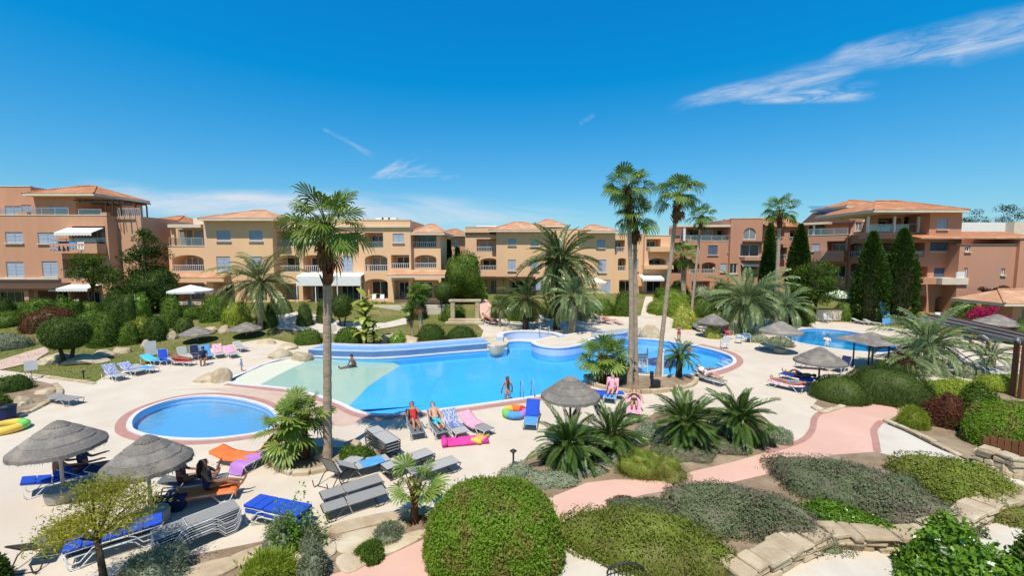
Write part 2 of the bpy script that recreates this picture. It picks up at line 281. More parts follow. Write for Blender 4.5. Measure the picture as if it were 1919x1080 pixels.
M = dict(
    lawn=pm('lawn_grass', (0.17, 0.175, 0.05), (0.12, 0.14, 0.03), 9, 0.9, 0.5, 40, 0.1, c3=(0.23, 0.19, 0.09), s3=0.35),
    deck=pm('cream_deck', (0.645, 0.565, 0.455), (0.55, 0.465, 0.36), 0.8, 0.85, 0.2, 14, 0.2, c3=(0.55, 0.465, 0.375), s3=0.16, lo=0.3, hi=0.75),
    pinkdeck=pm('pink_deck', (0.52, 0.36, 0.275), (0.58, 0.44, 0.35), 0.9, 0.85, 0.1, 14, 0.2),
    pinkpath=pm('pink_path', (0.67, 0.425, 0.335), (0.63, 0.385, 0.30), 0.8, 0.85, 0.12, 16, 0.2, c3=(0.60, 0.37, 0.29), s3=0.3),
    pinkband=pm('pink_band', (0.40, 0.20, 0.165), (0.46, 0.25, 0.205), 2, 0.85, 0.1, 18, 0.2),
    soil=pm('sandy_soil', (0.30, 0.22, 0.145), (0.22, 0.155, 0.10), 3, 0.95, 0.8, 25, 0.1, c3=(0.36, 0.28, 0.19), s3=0.9),
    palepave=pm('pale_paving', (0.62, 0.565, 0.475), (0.53, 0.475, 0.395), 0.9, 0.85, 0.15, 12, 0.2),
    stone=pm('sandstone', (0.50, 0.40, 0.265), (0.36, 0.265, 0.165), 2.2, 0.9, 0.9, 9, 0.15, c3=(0.58, 0.50, 0.36), s3=1.1, vary=0.08),
    limestone=pm('pale_limestone', (0.62, 0.53, 0.39), (0.47, 0.385, 0.265), 2.6, 0.9, 1.0, 10, 0.15, c3=(0.68, 0.61, 0.48), s3=1.3, vary=0.10),
    wallp=pm('terracotta_render', (0.60, 0.32, 0.205), (0.55, 0.285, 0.18), 0.7, 0.9, 0.12, 30, 0.1, c3=(0.61, 0.35, 0.22), s3=0.25, stretch=(1, 1, .3)),
    wally=pm('ochre_render', (0.82, 0.53, 0.305), (0.775, 0.485, 0.275), 0.7, 0.9, 0.12, 30, 0.1, c3=(0.78, 0.50, 0.31), s3=0.25, stretch=(1, 1, .3)),
    wallr=pm('rose_render', (0.56, 0.285, 0.185), (0.51, 0.255, 0.16), 0.7, 0.9, 0.12, 30, 0.1, c3=(0.48, 0.27, 0.19), s3=0.25, stretch=(1, 1, .3)),
    trimw=pm('cream_trim', (0.74, 0.64, 0.50), (0.66, 0.55, 0.42), 2, 0.8),
    white=pm('white_paint', (0.78, 0.78, 0.77), (0.70, 0.70, 0.69), 4, 0.55),
    cloth=pm('white_canvas', (0.80, 0.79, 0.76), (0.73, 0.72, 0.69), 3, 0.9),
    shutter=pm('pale_blue_shutter', (0.42, 0.47, 0.56), (0.36, 0.41, 0.50), 6, 0.6, stretch=(1, 1, 9)),
    blueshut=pm('slate_blue_shutter', (0.10, 0.14, 0.22), (0.08, 0.115, 0.18), 6, 0.6),
    brown=pm('brown_timber', (0.075, 0.042, 0.026), (0.055, 0.03, 0.02), 6, 0.7, stretch=(1, 1, 0.2)),
    redwood=pm('red_brown_timber', (0.20, 0.08, 0.035), (0.14, 0.055, 0.026), 5, 0.75, 0.2, 20, stretch=(6, 6, 0.6), vary=0.12),
    rooft=roofm('roof_tile', (0.52, 0.22, 0.10), (0.42, 0.165, 0.075), (0.58, 0.31, 0.17)),
    roofp=roofm('pale_roof_tile', (0.60, 0.33, 0.19), (0.52, 0.26, 0.145), (0.64, 0.42, 0.27)),
    pane2=pm('curtained_glass', (0.30, 0.30, 0.29), (0.20, 0.20, 0.20), 2.0, 0.12, spec=0.6, stretch=(6, 6, .2)),
    dark=pm('dark_interior', (0.022, 0.02, 0.02), (0.012, 0.012, 0.014), 1.0, 0.9),
    pane=pm('window_glass', (0.035, 0.045, 0.06), (0.02, 0.025, 0.035), 0.8, 0.08, spec=0.6),
    rail=pm('grey_rail', (0.42, 0.42, 0.43), None, 5, 0.5),
    black=pm('black_metal', (0.025, 0.025, 0.027), None, 8, 0.45),
    glassrail=clearm('rail_glass', (0.86, 0.90, 0.92), 0.12),
    water=waterm('pool_water', (0.76, 0.95, 1.0), 1.7, 0.085),
    pblue=poolm('pool_blue_floor', (0.085, 0.49, 0.90), (0.105, 0.52, 0.91)),
    pkid=poolm('children_pool_floor', (0.37, 0.64, 0.97), (0.39, 0.66, 0.97)),
    pshal=poolm('beach_floor', (0.60, 0.62, 0.48), (0.64, 0.62, 0.49)),
    pteal=poolm('far_pool_floor', (0.05, 0.52, 0.86), (0.06, 0.56, 0.9)),
    coping=pm('white_coping', (0.68, 0.66, 0.68), (0.60, 0.58, 0.60), 2, 0.6),
    wblue=pm('blue_pool_wall', (0.11, 0.22, 0.42), (0.09, 0.19, 0.37), 1.5, 0.6),
    wpale=pm('pale_blue_wall', (0.50, 0.60, 0.83), (0.45, 0.55, 0.80), 1.5, 0.6),
    tflat=pm('trough_floor', (0.19, 0.38, 0.74), (0.16, 0.34, 0.70), 1.5, 0.4),
    thatch=pm('reed_thatch', (0.27, 0.245, 0.22), (0.17, 0.155, 0.138), 26, 0.95, 0.8, 60, 0.05, c3=(0.33, 0.29, 0.24), s3=2.2, vary=0.13),
    pole=pm('pale_pole', (0.45, 0.42, 0.38), None, 5, 0.7),
    dpole=pm('brown_pole', (0.10, 0.06, 0.04), None, 5, 0.7),
    concrete=pm('pot_concrete', (0.42, 0.37, 0.30), (0.34, 0.30, 0.24), 4, 0.9, 0.4, 20),
    sling=pm('grey_sling', (0.30, 0.29, 0.27), (0.25, 0.245, 0.23), 30, 0.85, 0.2, 120),
    slingd=pm('dark_grey_sling', (0.17, 0.18, 0.19), (0.13, 0.14, 0.15), 30, 0.85, 0.2, 120),
    slingl=pm('pale_grey_sling', (0.42, 0.405, 0.38), (0.36, 0.35, 0.33), 30, 0.85, 0.2, 120),
    framew=pm('white_frame', (0.68, 0.68, 0.68), None, 5, 0.4),
    framed=pm('dark_frame', (0.045, 0.043, 0.042), None, 5, 0.4),
    frameg=pm('grey_frame', (0.35, 0.34, 0.33), None, 5, 0.4),
    blue=pm('royal_blue_fabric', (0.02, 0.085, 0.52), (0.016, 0.07, 0.45), 8, 0.85, 0.2, 30),
    sky=pm('light_blue_fabric', (0.10, 0.34, 0.66), (0.08, 0.28, 0.58), 6, 0.85),
    turq=pm('turquoise_fabric', (0.07, 0.42, 0.52), (0.10, 0.50, 0.56), 6, 0.85),
    navy=pm('navy_fabric', (0.02, 0.03, 0.085), None, 6, 0.85),
    stripe=pm('blue_striped_fabric', (0.50, 0.54, 0.64), (0.09, 0.13, 0.32), 9, 0.85, stretch=(0.05, 3.2, 1), lo=0.48, hi=0.52),
    orange=pm('orange_fabric', (0.78, 0.20, 0.05), (0.70, 0.16, 0.04), 5, 0.85),
    yellow=pm('yellow_fabric', (0.82, 0.56, 0.10), None, 5, 0.8),
    red=pm('red_fabric', (0.55, 0.04, 0.045), None, 5, 0.85),
    maroon=pm('maroon_fabric', (0.16, 0.03, 0.045), None, 5, 0.85),
    pink=pm('pink_fabric', (0.80, 0.30, 0.42), (0.80, 0.42, 0.50), 5, 0.85),
    hotpink=pm('magenta_fabric', (0.72, 0.06, 0.34), None, 5, 0.8),
    purple=pm('lilac_fabric', (0.46, 0.22, 0.60), (0.40, 0.18, 0.54), 5, 0.85),
    mint=pm('mint_patterned_fabric', (0.45, 0.66, 0.48), (0.72, 0.72, 0.58), 12, 0.85, lo=0.46, hi=0.54),
    floral=pm('pink_patterned_fabric', (0.72, 0.20, 0.26), (0.80, 0.62, 0.66), 14, 0.85, lo=0.46, hi=0.54),
    green=pm('lime_vinyl', (0.22, 0.62, 0.12), None, 5, 0.4),
    coral=pm('coral_fabric', (0.80, 0.34, 0.29), (0.78, 0.42, 0.38), 5, 0.85),
    bark=pm('grey_palm_bark', (0.50, 0.385, 0.28), (0.33, 0.245, 0.17), 4, 0.95, 1.0, 12, 0.1, stretch=(1, 1, 5)),
    barkb=pm('brown_palm_boots', (0.20, 0.095, 0.045), (0.11, 0.055, 0.03), 6, 0.95, 0.6, 20, 0.1),
    barkd=pm('dark_bark', (0.09, 0.065, 0.045), (0.05, 0.038, 0.028), 7, 0.95, 0.6, 20, 0.1),
    straw=leafm('dry_frond', (0.24, 0.125, 0.055), (0.14, 0.07, 0.03), trans=0.15),
    fan=leafm('fan_palm_leaf', (0.1, 0.2, 0.025), (0.18, 0.26, 0.04), (0.19, 0.235, 0.055), 0.3, 0.8, 0.4, 0.045),
    fanl=leafm('light_fan_leaf', (0.142, 0.251, 0.038), (0.270, 0.330, 0.067), (0.213, 0.290, 0.048), 0.3, 0.8, 0.4, 0.045),
    date=leafm('date_palm_leaf', (0.13, 0.165, 0.055), (0.22, 0.235, 0.09), None, 0.22, 1.0, 0.35, 0.045),
    canary=leafm('dark_date_palm_leaf', (0.065, 0.105, 0.03), (0.13, 0.165, 0.05), None, 0.22, 1.0, 0.35, 0.045),
    silver=leafm('silver_palm_leaf', (0.15, 0.22, 0.08), (0.235, 0.29, 0.13), None, 0.22, 1.0, 0.4, 0.045),
    cycad=leafm('cycad_leaf', (0.05, 0.105, 0.018), (0.1, 0.16, 0.03), None, 0.15, 1.0, 0.3, 0.045),
    petiole=pm('frond_stalk', (0.22, 0.20, 0.07), (0.16, 0.16, 0.05), 5, 0.6),
    hedge=leafm('bright_hedge_leaf', (0.12, 0.235, 0.018), (0.19, 0.29, 0.03), (0.235, 0.185, 0.055), 0.25, 2.2),
    bush=leafm('bush_leaf', (0.055, 0.115, 0.014), (0.105, 0.165, 0.022), (0.08, 0.125, 0.02), 0.25, 0.9),
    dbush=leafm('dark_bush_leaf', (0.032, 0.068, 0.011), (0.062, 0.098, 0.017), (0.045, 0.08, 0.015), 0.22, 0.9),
    topi=leafm('topiary_leaf', (0.055, 0.1, 0.02), (0.09, 0.13, 0.028), (0.07, 0.11, 0.024), 0.2, 1.5),
    olive=leafm('olive_heath_leaf', (0.13, 0.18, 0.022), (0.23, 0.265, 0.045), (0.19, 0.18, 0.05), 0.2, 1.6),
    heath=leafm('grey_green_heath_leaf', (0.105, 0.135, 0.065), (0.2, 0.215, 0.115), (0.205, 0.165, 0.125), 0.2, 1.1),
    sage=leafm('silver_sage_leaf', (0.19, 0.245, 0.14), (0.36, 0.39, 0.27), (0.27, 0.3, 0.19), 0.2, 1.4),
    blues=leafm('blue_grey_shrub_leaf', (0.170, 0.205, 0.128), (0.270, 0.290, 0.180), None, 0.2, 1.4),
    lime=leafm('lime_grass_leaf', (0.213, 0.290, 0.028), (0.298, 0.356, 0.048), None, 0.3, 1.4),
    yellowg=leafm('yellow_green_leaf', (0.3, 0.29, 0.035), (0.38, 0.345, 0.055), (0.24, 0.26, 0.035), 0.35, 1.4),
    brightl=leafm('glossy_green_leaf', (0.099, 0.224, 0.017), (0.199, 0.330, 0.028), (0.071, 0.158, 0.017), 0.3, 2.0, 0.3, 0.045),
    redl=leafm('red_brown_leaf', (0.095, 0.032, 0.020), (0.15, 0.055, 0.03), (0.075, 0.06, 0.02), 0.25, 1.4),
    cyp=leafm('cypress_leaf', (0.026, 0.066, 0.011), (0.060, 0.106, 0.017), (0.043, 0.086, 0.013), 0.15, 0.6),
    conif=leafm('conifer_leaf', (0.028, 0.053, 0.017), (0.057, 0.079, 0.025), None, 0.15, 0.6),
    banana=leafm('broad_leaf', (0.227, 0.304, 0.038), (0.426, 0.436, 0.085), None, 0.35, 1.0, 0.35, 0.045),
    boug=leafm('magenta_blossom', (0.42, 0.012, 0.09), (0.58, 0.03, 0.16), None, 0.3, 1.0),
    flower=leafm('white_petal', (0.78, 0.78, 0.74), (0.85, 0.84, 0.80), None, 0.3, 1.0),
)
SKIN = [pm('tanned_skin', (0.42, 0.21, 0.125), (0.38, 0.185, 0.11), 8, 0.55), pm('fair_skin', (0.58, 0.33, 0.225), (0.54, 0.30, 0.20), 8, 0.55), pm('deep_tan_skin', (0.27, 0.125, 0.07), (0.24, 0.11, 0.06), 8, 0.55)]
HAIR = [pm('dark_hair', (0.018, 0.012, 0.009), None, 30, 0.5), pm('auburn_hair', (0.16, 0.055, 0.02), None, 30, 0.5), pm('blond_hair', (0.40, 0.27, 0.12), None, 30, 0.5)]
# ------------------------------------------------------------------ the ground, the deck, the pools
def catmull(pts, n=5, closed=True):
    P = [Vector(p) for p in pts]; out = []; m = len(P)
    for i in range(m if closed else m - 1):
        g = (lambda k: P[k % m]) if closed else (lambda k: P[max(0, min(m - 1, k))])
        p0, p1, p2, p3 = g(i - 1), g(i), g(i + 1), g(i + 2)
        for k in range(n):
            t = k / n
            out.append(0.5 * ((2 * p1) + (p2 - p0) * t + (2 * p0 - 5 * p1 + 4 * p2 - p3) * t * t + (3 * p1 - p0 - 3 * p2 + p3) * t ** 3))
    if not closed: out.append(P[-1])
    return out
def gp(pts): return [Vector((G(x, y).x, G(x, y).y, 0)) for x, y in pts]
def area2(poly): return sum(poly[i].x * poly[(i + 1) % len(poly)].y - poly[(i + 1) % len(poly)].x * poly[i].y for i in range(len(poly)))
def offset(poly, d):
    """outward for d > 0"""
    s = 1 if area2(poly) > 0 else -1; n = len(poly); out = []
    for i in range(n):
        a, b, c = poly[i - 1], poly[i], poly[(i + 1) % n]
        t1 = (b - a); t2 = (c - b)
        t1 = t1.normalized() if t1.length > 1e-6 else t2.normalized(); t2 = t2.normalized() if t2.length > 1e-6 else t1
        nn = Vector((t1.y + t2.y, -(t1.x + t2.x), 0)); l = nn.length
        nn = nn / l if l > 1e-6 else Vector((t1.y, -t1.x, 0))
        k = 1 / max(0.5, nn.x * t1.y - nn.y * t1.x)
        out.append(b + nn * d * s * min(k, 1.6))
    return out
def inside(p, poly):
    c = False; n = len(poly); x, y = p[0], p[1]; j = n - 1
    for i in range(n):
        a, b = poly[i], poly[j]
        if (a.y > y) != (b.y > y) and x < (b.x - a.x) * (y - a.y) / (b.y - a.y) + a.x: c = not c
        j = i
    return c
def sheet(name, outer, mat, dz, holes=(), label=None, kind='structure', maxlen=2.5, parent=None):
    loops = [[Vector((p.x, p.y, 0)) for p in outer]] + [[Vector((p.x, p.y, 0)) for p in h] for h in holes]
    flat = [p for l in loops for p in l]
    bm = bmesh.new(); vs = [bm.verts.new(p) for p in flat]
    for t in tessellate_polygon(loops):
        try: bm.faces.new([vs[i] for i in t])
        except ValueError: pass
    for _ in range(5):
        es = [e for e in bm.edges if e.calc_length() > maxlen and any(gz(v.co.x, v.co.y) > 0 for v in e.verts)]
        if not es: break
        bmesh.ops.subdivide_edges(bm, edges=es, cuts=1); bmesh.ops.triangulate(bm, faces=bm.faces[:])
    for v in bm.verts: v.co.z = gz(v.co.x, v.co.y) + dz
    bmesh.ops.recalc_face_normals(bm, faces=bm.faces)
    me = bpy.data.meshes.new(name); bm.to_mesh(me); bm.free(); me.materials.append(mat)
    o = link(name, me, parent); tag(o, label, None, None, kind if parent is None else None); return o
def wall_strip(poly, z0, z1):
    m = MB(); n = len(poly)
    m.add([(p.x, p.y, z0) for p in poly] + [(p.x, p.y, z1) for p in poly], [(i, (i + 1) % n, n + (i + 1) % n, n + i) for i in range(n)]); return m
def ring(inner, outer, z0, z1):
    """a solid band between two outlines of the same length"""
    n = len(inner); m = MB()
    vs = [(p.x, p.y, z) for z in (z0, z1) for q in (inner, outer) for p in q]
    fs = []
    for i in range(n):
        j = (i + 1) % n
        fs += [(2 * n + i, 2 * n + j, 3 * n + j, 3 * n + i), (i, j, 2 * n + j, 2 * n + i), (n + i, n + j, 3 * n + j, 3 * n + i)]
    return m.add(vs, fs)
WATER_Z = -0.10
MAIN_PX = [(430, 716), (500, 724), (550, 730), (600, 742), (640, 756), (665, 768), (690, 775), (722, 777), (770, 774), (860, 763), (940, 752), (1020, 740), (1070, 729), (1100, 716), (1124, 704), (1165, 700), (1210, 703), (1260, 704), (1300, 701), (1340, 694), (1364, 686), (1374, 678), (1368, 668), (1345, 659), (1310, 650), (1270, 643), (1235, 638), (1200, 635), (1165, 634), (1135, 638), (1112, 645), (1095, 653), (1070, 660), (1040, 663), (1012, 660), (998, 653), (1000, 643), (985, 640), (962, 640), (946, 644), (950, 654), (920, 656), (840, 662), (760, 669), (700, 672), (640, 671), (577, 668), (540, 672), (500, 682), (465, 697)]
KID_PX = [(247, 800), (249, 786), (266, 771), (300, 757), (340, 747), (385, 743), (430, 746), (470, 754), (500, 765), (517, 780), (520, 792), (505, 804), (480, 812), (440, 818), (400, 822), (360, 823), (320, 821), (280, 816), (255, 808)]
P2_PX = [(1474, 632), (1482, 624), (1500, 618), (1530, 616), (1580, 620), (1625, 628), (1660, 640), (1680, 652), (1668, 660), (1640, 661), (1580, 656), (1520, 647), (1488, 640)]
P3_PX = [(1396, 612), (1400, 601), (1425, 598), (1452, 603), (1462, 613), (1430, 620)]
main_o = catmull(gp(MAIN_PX), 3); kid_o = catmull(gp(KID_PX), 4); p2_o = catmull(gp(P2_PX), 4); p3_o = catmull(gp(P3_PX), 4)
pools = [main_o, kid_o, p2_o, p3_o]
wide = [offset(p, 0.3) for p in pools]

# ground: one sheet to the horizon, finer near the viewer, open where the basins are sunk
def axis(lo, hi, step, far):
    a = list(np.arange(lo, hi + 1e-6, step)); s = step
    v = hi
    while v < far: s *= 1.6; v += s; a.append(v)
    v = lo; s = step
    while v > -far: s *= 1.6; v -= s; a.insert(0, v)
    return a
gx, gy = axis(-60, 62, 0.8, 1500), axis(2, 80, 0.8, 2500)
nx, ny = len(gx), len(gy)
gv = [(x, y, gz(x, y) - 0.03) for y in gy for x in gx]
bad = set()
boxes = [(min(p.x for p in w), max(p.x for p in w), min(p.y for p in w), max(p.y for p in w), w) for w in wide]
for j, y in enumerate(gy):
    for i, x in enumerate(gx):
        for (a, b, c, d, w) in boxes:
            if a - .1 < x < b + .1 and c - .1 < y < d + .1 and inside((x, y), w): bad.add(j * nx + i)
def cell_hits(i, j):
    c = (j * nx + i, j * nx + i + 1, (j + 1) * nx + i + 1, (j + 1) * nx + i)
    return any(k in bad for k in c)
gf = [(j * nx + i, j * nx + i + 1, (j + 1) * nx + i + 1, (j + 1) * nx + i) for j in range(ny - 1) for i in range(nx - 1) if not cell_hits(i, j)]
g_o = link('ground', mesh_np('ground', gv, gf, M['lawn'], True)); tag(g_o, 'mown green lawn and earth stretching between the pools and the houses', kind='structure')

DECK_PX = [(-500, 1250), (-500, 720), (-200, 705), (0, 694), (60, 701), (150, 712), (178, 717), (200, 704), (260, 688), (330, 668), (400, 652), (465, 640), (505, 634), (575, 646), (592, 645), (640, 645), (760, 643), (900, 636), (906, 620), (892, 606), (940, 596), (1000, 594), (1100, 592), (1185, 594), (1205, 588), (1245, 590), (1300, 610), (1340, 612), (1392, 594), (1440, 592), (1490, 604), (1520, 602), (1600, 605), (1660, 612), (1760, 625), (1919, 640), (2400, 660), (2400, 1250)]
deck_xy = gp(DECK_PX)
sheet('pool_deck', deck_xy, M['deck'], 0.0, [offset(p, 0.02) for p in pools], 'cream concrete pool deck around the blue pools')
# basins
def basin(outline, floor_mat, depth, name, label, cop=0.28, cop_mat=None, z=0.035):
    o = thing(name, label, None, (outline[0].x, outline[0].y, 0)); tag(o, kind='structure')
    wall_strip(outline, -depth, 0.0).build('pool_side', floor_mat, o, world=True)
    f = MB(); f.add([(p.x, p.y, -depth) for p in outline], tessellate_polygon([outline])); f.build('pool_floor', floor_mat, o, world=True)
    inn = offset(outline, -0.02); ring(inn, offset(inn, cop), -0.05, z).build('coping', cop_mat or M['coping'], o, world=True)
    return o
def water(outline, name, label):
    f = MB(); f.add([(p.x, p.y, WATER_Z) for p in outline], tessellate_polygon([outline]))
    o = f.build(name, M['water']); tag(o, label, kind='structure'); return o
main = basin(main_o, M['pblue'], 0.55, 'swimming_pool', 'large blue free form swimming pool with a pale beach end', 0.22)
basin(kid_o, M['pkid'], 0.34, 'children_pool', 'small round blue children pool with white coping', 0.17)
basin(p2_o, M['pteal'], 1.2, 'second_pool', 'blue swimming pool in front of the rose coloured houses', 0.30)
basin(p3_o, M['pteal'], 1.0, 'narrow_pool', 'sliver of blue pool behind the thick palm trunk', 0.25)
# beach end: a pale shelf just under the water, its outer edge running slantwise across the pool
SH_PX = [(430, 716), (500, 724), (550, 730), (600, 742), (643, 757), (664, 738), (690, 713), (720, 693), (750, 676), (737, 671), (700, 672), (640, 671), (577, 668), (540, 672), (500, 682), (465, 697)]
sh = gp(SH_PX)
shm = MB(); n_ = len(sh); tri = tessellate_polygon([sh])
zs = [-0.015 - 0.34 * clamp((p.x + 15.6) / 7.8) for p in sh]
shm.add([(p.x, p.y, z) for p, z in zip(sh, zs)] + [(p.x, p.y, -.5) for p in sh], list(tri))
rampm = MB(); e_ = sh[4:9]; far_ = [q + Vector((3.5, 1.2, 0)) for q in e_]
rampm.add([(q.x, q.y, zs[4 + i] - .004) for i, q in enumerate(e_)] + [(q.x, q.y, -.54) for q in far_], [(i, i + 1, len(e_) + i + 1, len(e_) + i) for i in range(len(e_) - 1)]); rampm.build('beach_ramp', M['pblue'], main, world=True)
shm.build('beach_shelf', M['pshal'], main, world=True)
for k, (o, nme, lb) in enumerate(((main_o, 'pool_water', 'clear water of the large pool'), (kid_o, 'children_pool_water', 'still water of the round children pool'), (p2_o, 'second_pool_water', 'water of the pool before the rose houses'), (p3_o, 'narrow_pool_water', 'water of the narrow far pool'))):
    water(o, nme, lb)
# steps in the right hand end of the large pool
st = MB()
for k in range(3):
    c = G(1330, 680); st.box((c.x + 1.4 + 0.35 * k, c.y + 0.4, -0.26 - 0.12 * (2 - k)), (0.5, 2.2, 0.24), 0.1)
st.build('pool_step', M['wpale'], main, world=True)
# pink bands round the pools
ko = offset(kid_o, 0.17); sheet('pink_kerb_band', [p for p in offset(ko, 0.34)], M['pinkband'], 0.006, [ko], 'pink band of paving round the children pool')
mo = offset(main_o, 0.24)
def strip_px(name, pts, w, mat, dz, label, closed=False, n=4):
    c = catmull(gp(pts), n, closed); L = []; Rr = []
    for i, p in enumerate(c):
        t = (c[min(i + 1, len(c) - 1)] - c[max(i - 1, 0)]).normalized(); q = Vector((-t.y, t.x, 0)) * w / 2
        L.append(p + q); Rr.append(p - q)
    m = MB(); k = len(c)
    m.add([(p.x, p.y, gz(p.x, p.y) + dz) for p in L + Rr], [(i, i + 1, k + i + 1, k + i) for i in range(k - 1)])
    o = m.build(name, mat); tag(o, label, kind='structure'); return o
strip_px('pink_pool_border', [(425, 720), (500, 729), (550, 735), (597, 748), (636, 762), (662, 775), (690, 782), (722, 784), (770, 781), (862, 770), (945, 758), (1025, 746), (1075, 735), (1105, 722)], 0.42, M['pinkband'], 0.007, 'thin pink border along the near edge of the large pool')
strip_px('pink_end_border', [(1300, 708), (1348, 699), (1377, 687), (1385, 677), (1376, 665), (1350, 655), (1312, 646)], 0.5, M['pinkband'], 0.007, 'pink border round the far right end of the pool')
sheet('pink_deck_patch', gp([(300, 732), (385, 730), (470, 742), (520, 758), (545, 790), (640, 800), (690, 790), (640, 770), (600, 752), (540, 738), (440, 726)]), M['pinkdeck'], 0.004, [], 'pinkish deck between the two pools')
# paths and beds
PATH_PX = [(1745, 745), (1600, 764), (1550, 768), (1526, 784), (1522, 806), (1500, 828), (1440, 848), (1370, 868), (1300, 884), (1250, 902), (1150, 900), (1100, 906), (1036, 932), (1000, 960), (900, 985), (800, 1010), (700, 1056), (600, 1085), (560, 1200), (1000, 1250), (1040, 1000), (1060, 972), (1130, 954), (1200, 930), (1290, 914), (1370, 906), (1430, 892), (1480, 874), (1560, 854), (1640, 848), (1648, 830), (1640, 804), (1655, 786), (1700, 776), (1740, 762)]
sheet('pink_path', gp(PATH_PX), M['pinkpath'], 0.012, [], 'winding pink concrete path through the shrubs')
strip_px('path_edging', [(1552, 766), (1528, 782), (1522, 806), (1502, 827), (1440, 848)], 0.22, M['pinkband'], 0.018, 'darker pink edging of the winding path')
strip_px('path_side_edging', [(1652, 790), (1638, 806), (1641, 828), (1644, 848)], 0.22, M['pinkband'], 0.018, 'darker pink edging on the right of the winding path')
sheet('pale_path', gp([(1652, 792), (1700, 812), (1760, 842), (1830, 872), (1919, 905), (2100, 980), (2100, 1060), (1919, 940), (1800, 905), (1700, 862), (1648, 850), (1645, 825)]), M['palepave'], 0.014, [], 'pale paved path running off to the right')
bed = lambda pts, lb, dz=0.008: sheet('planting_bed', gp(pts), M['soil'], dz, [], lb)
bed([(930, 905), (960, 872), (1010, 850), (1120, 820), (1195, 790), (1240, 770), (1300, 762), (1420, 772), (1488, 832), (1440, 848), (1370, 868), (1300, 884), (1250, 902), (1150, 900), (1100, 906), (1036, 932), (960, 945)], 'sandy bed under the sago palms')
bed([(1060, 972), (1130, 954), (1200, 930), (1290, 914), (1370, 906), (1430, 892), (1480, 874), (1560, 854), (1640, 848), (1700, 862), (1800, 905), (1919, 940), (1919, 962), (1720, 1015), (1520, 1005), (1360, 1070), (1150, 1070)], 'sandy bed under the heath mounds')
bed([(1652, 792), (1700, 772), (1745, 748), (2200, 700), (2300, 960), (2100, 975), (1919, 903), (1830, 870), (1760, 840), (1700, 810)], 'shaded bed under the right hand hedges')
bed([(1525, 758), (1545, 735), (1640, 715), (1730, 712), (1780, 730), (1730, 748), (1600, 764), (1550, 768)], 'bed under the rounded dark hedge')
bed([(-300, 715), (0, 708), (60, 712), (104, 722), (112, 740), (80, 762), (30, 785), (-60, 815), (-300, 860)], 'earth bed at the left margin of the deck')
bed([(505, 858), (540, 842), (600, 838), (680, 842), (740, 850), (700, 862), (640, 872), (570, 885), (520, 880)], 'kerbed earth bed round the tall left palm')
bed([(1096, 702), (1140, 697), (1210, 699), (1270, 704), (1302, 706), (1300, 722), (1262, 733), (1190, 738), (1120, 726)], 'raised bed at the foot of the paired tall palms')
bed([(700, 975), (800, 958), (860, 1000), (800, 1012), (700, 1058), (600, 1088), (560, 1200), (-100, 1300), (100, 1110), (320, 1050), (520, 1010)], 'sandstone coloured verge under the silver shrubs')
sheet('pale_terrace', gp([(1030, 1068), (1100, 1050), (1190, 1052), (1250, 1075), (1250, 1300), (900, 1300)]), M['palepave'], 0.02, [], 'pale terrace at the bottom edge of the view')
sheet('lower_terrace', gp([(1460, 1090), (1560, 1048), (1700, 1052), (1800, 1010), (1919, 960), (2200, 950), (2200, 1350), (1400, 1350)]), M['palepave'], 0.02, [], 'pale terrace inside the low sandstone wall')
# paths over the lawn
sheet('lawn_path', gp([(500, 594), (560, 584), (640, 586), (720, 582), (770, 574), (774, 580), (730, 592), (640, 597), (580, 597), (520, 602)]), M['palepave'], 0.02, [], 'pale path on the lawn before the ochre houses', maxlen=1.2)
sheet('garden_path', gp([(893, 560), (905, 556), (935, 590), (918, 596), (903, 580)]), M['pinkpath'], 0.02, [], 'narrow pink path climbing to the middle houses', maxlen=1.2)
sheet('rising_path', gp([(1190, 592), (1200, 575), (1210, 556), (1222, 556), (1230, 575), (1250, 592)]), M['deck'], 0.02, [], 'cream path rising from the deck toward the houses', maxlen=1.2)
sheet('left_path', gp([(-200, 700), (0, 676), (50, 660), (86, 650), (92, 660), (60, 680), (0, 694), (-200, 715)]), M['pinkdeck'], 0.02, [], 'pink paved path at the left margin', maxlen=1.2)
# raised blue overflow trough behind the beach end
def prism_px(front, zt, depth, mb=None):
    f = gp(front); b = []
    for i, p in enumerate(f):
        t = (f[min(i + 1, len(f) - 1)] - f[max(i - 1, 0)]).normalized(); b.append(p + Vector((-t.y, t.x, 0)) * depth)
    return f, b
tr = thing('overflow_trough', 'long raised blue overflow trough at the back of the pool', 'trough', G(750, 668))
f, b = prism_px([(578, 667), (640, 670), (700, 671), (760, 668), (840, 661), (919, 654)], 0.5, 1.7)
m = MB(); m.prism(f + b[::-1], -0.16, 0.40); m.build('basin', M['wblue'], tr, world=True)
f2 = [a + (c - a) * 0.10 for a, c in zip(f, b)]; b2 = [a + (c - a) * 0.92 for a, c in zip(f, b)]
m = MB(); m.prism(f2 + b2[::-1], 0.401, 0.43); m.build('channel', M['tflat'], tr, world=True)
m = MB(); m.prism(f + f2[::-1], 0.402, 0.47); m.build('front_lip', M['wpale'], tr, world=True)
m = MB(); m.prism(b2 + b[::-1], 0.402, 0.56); m.build('rear_lip', M['coping'], tr, world=True)
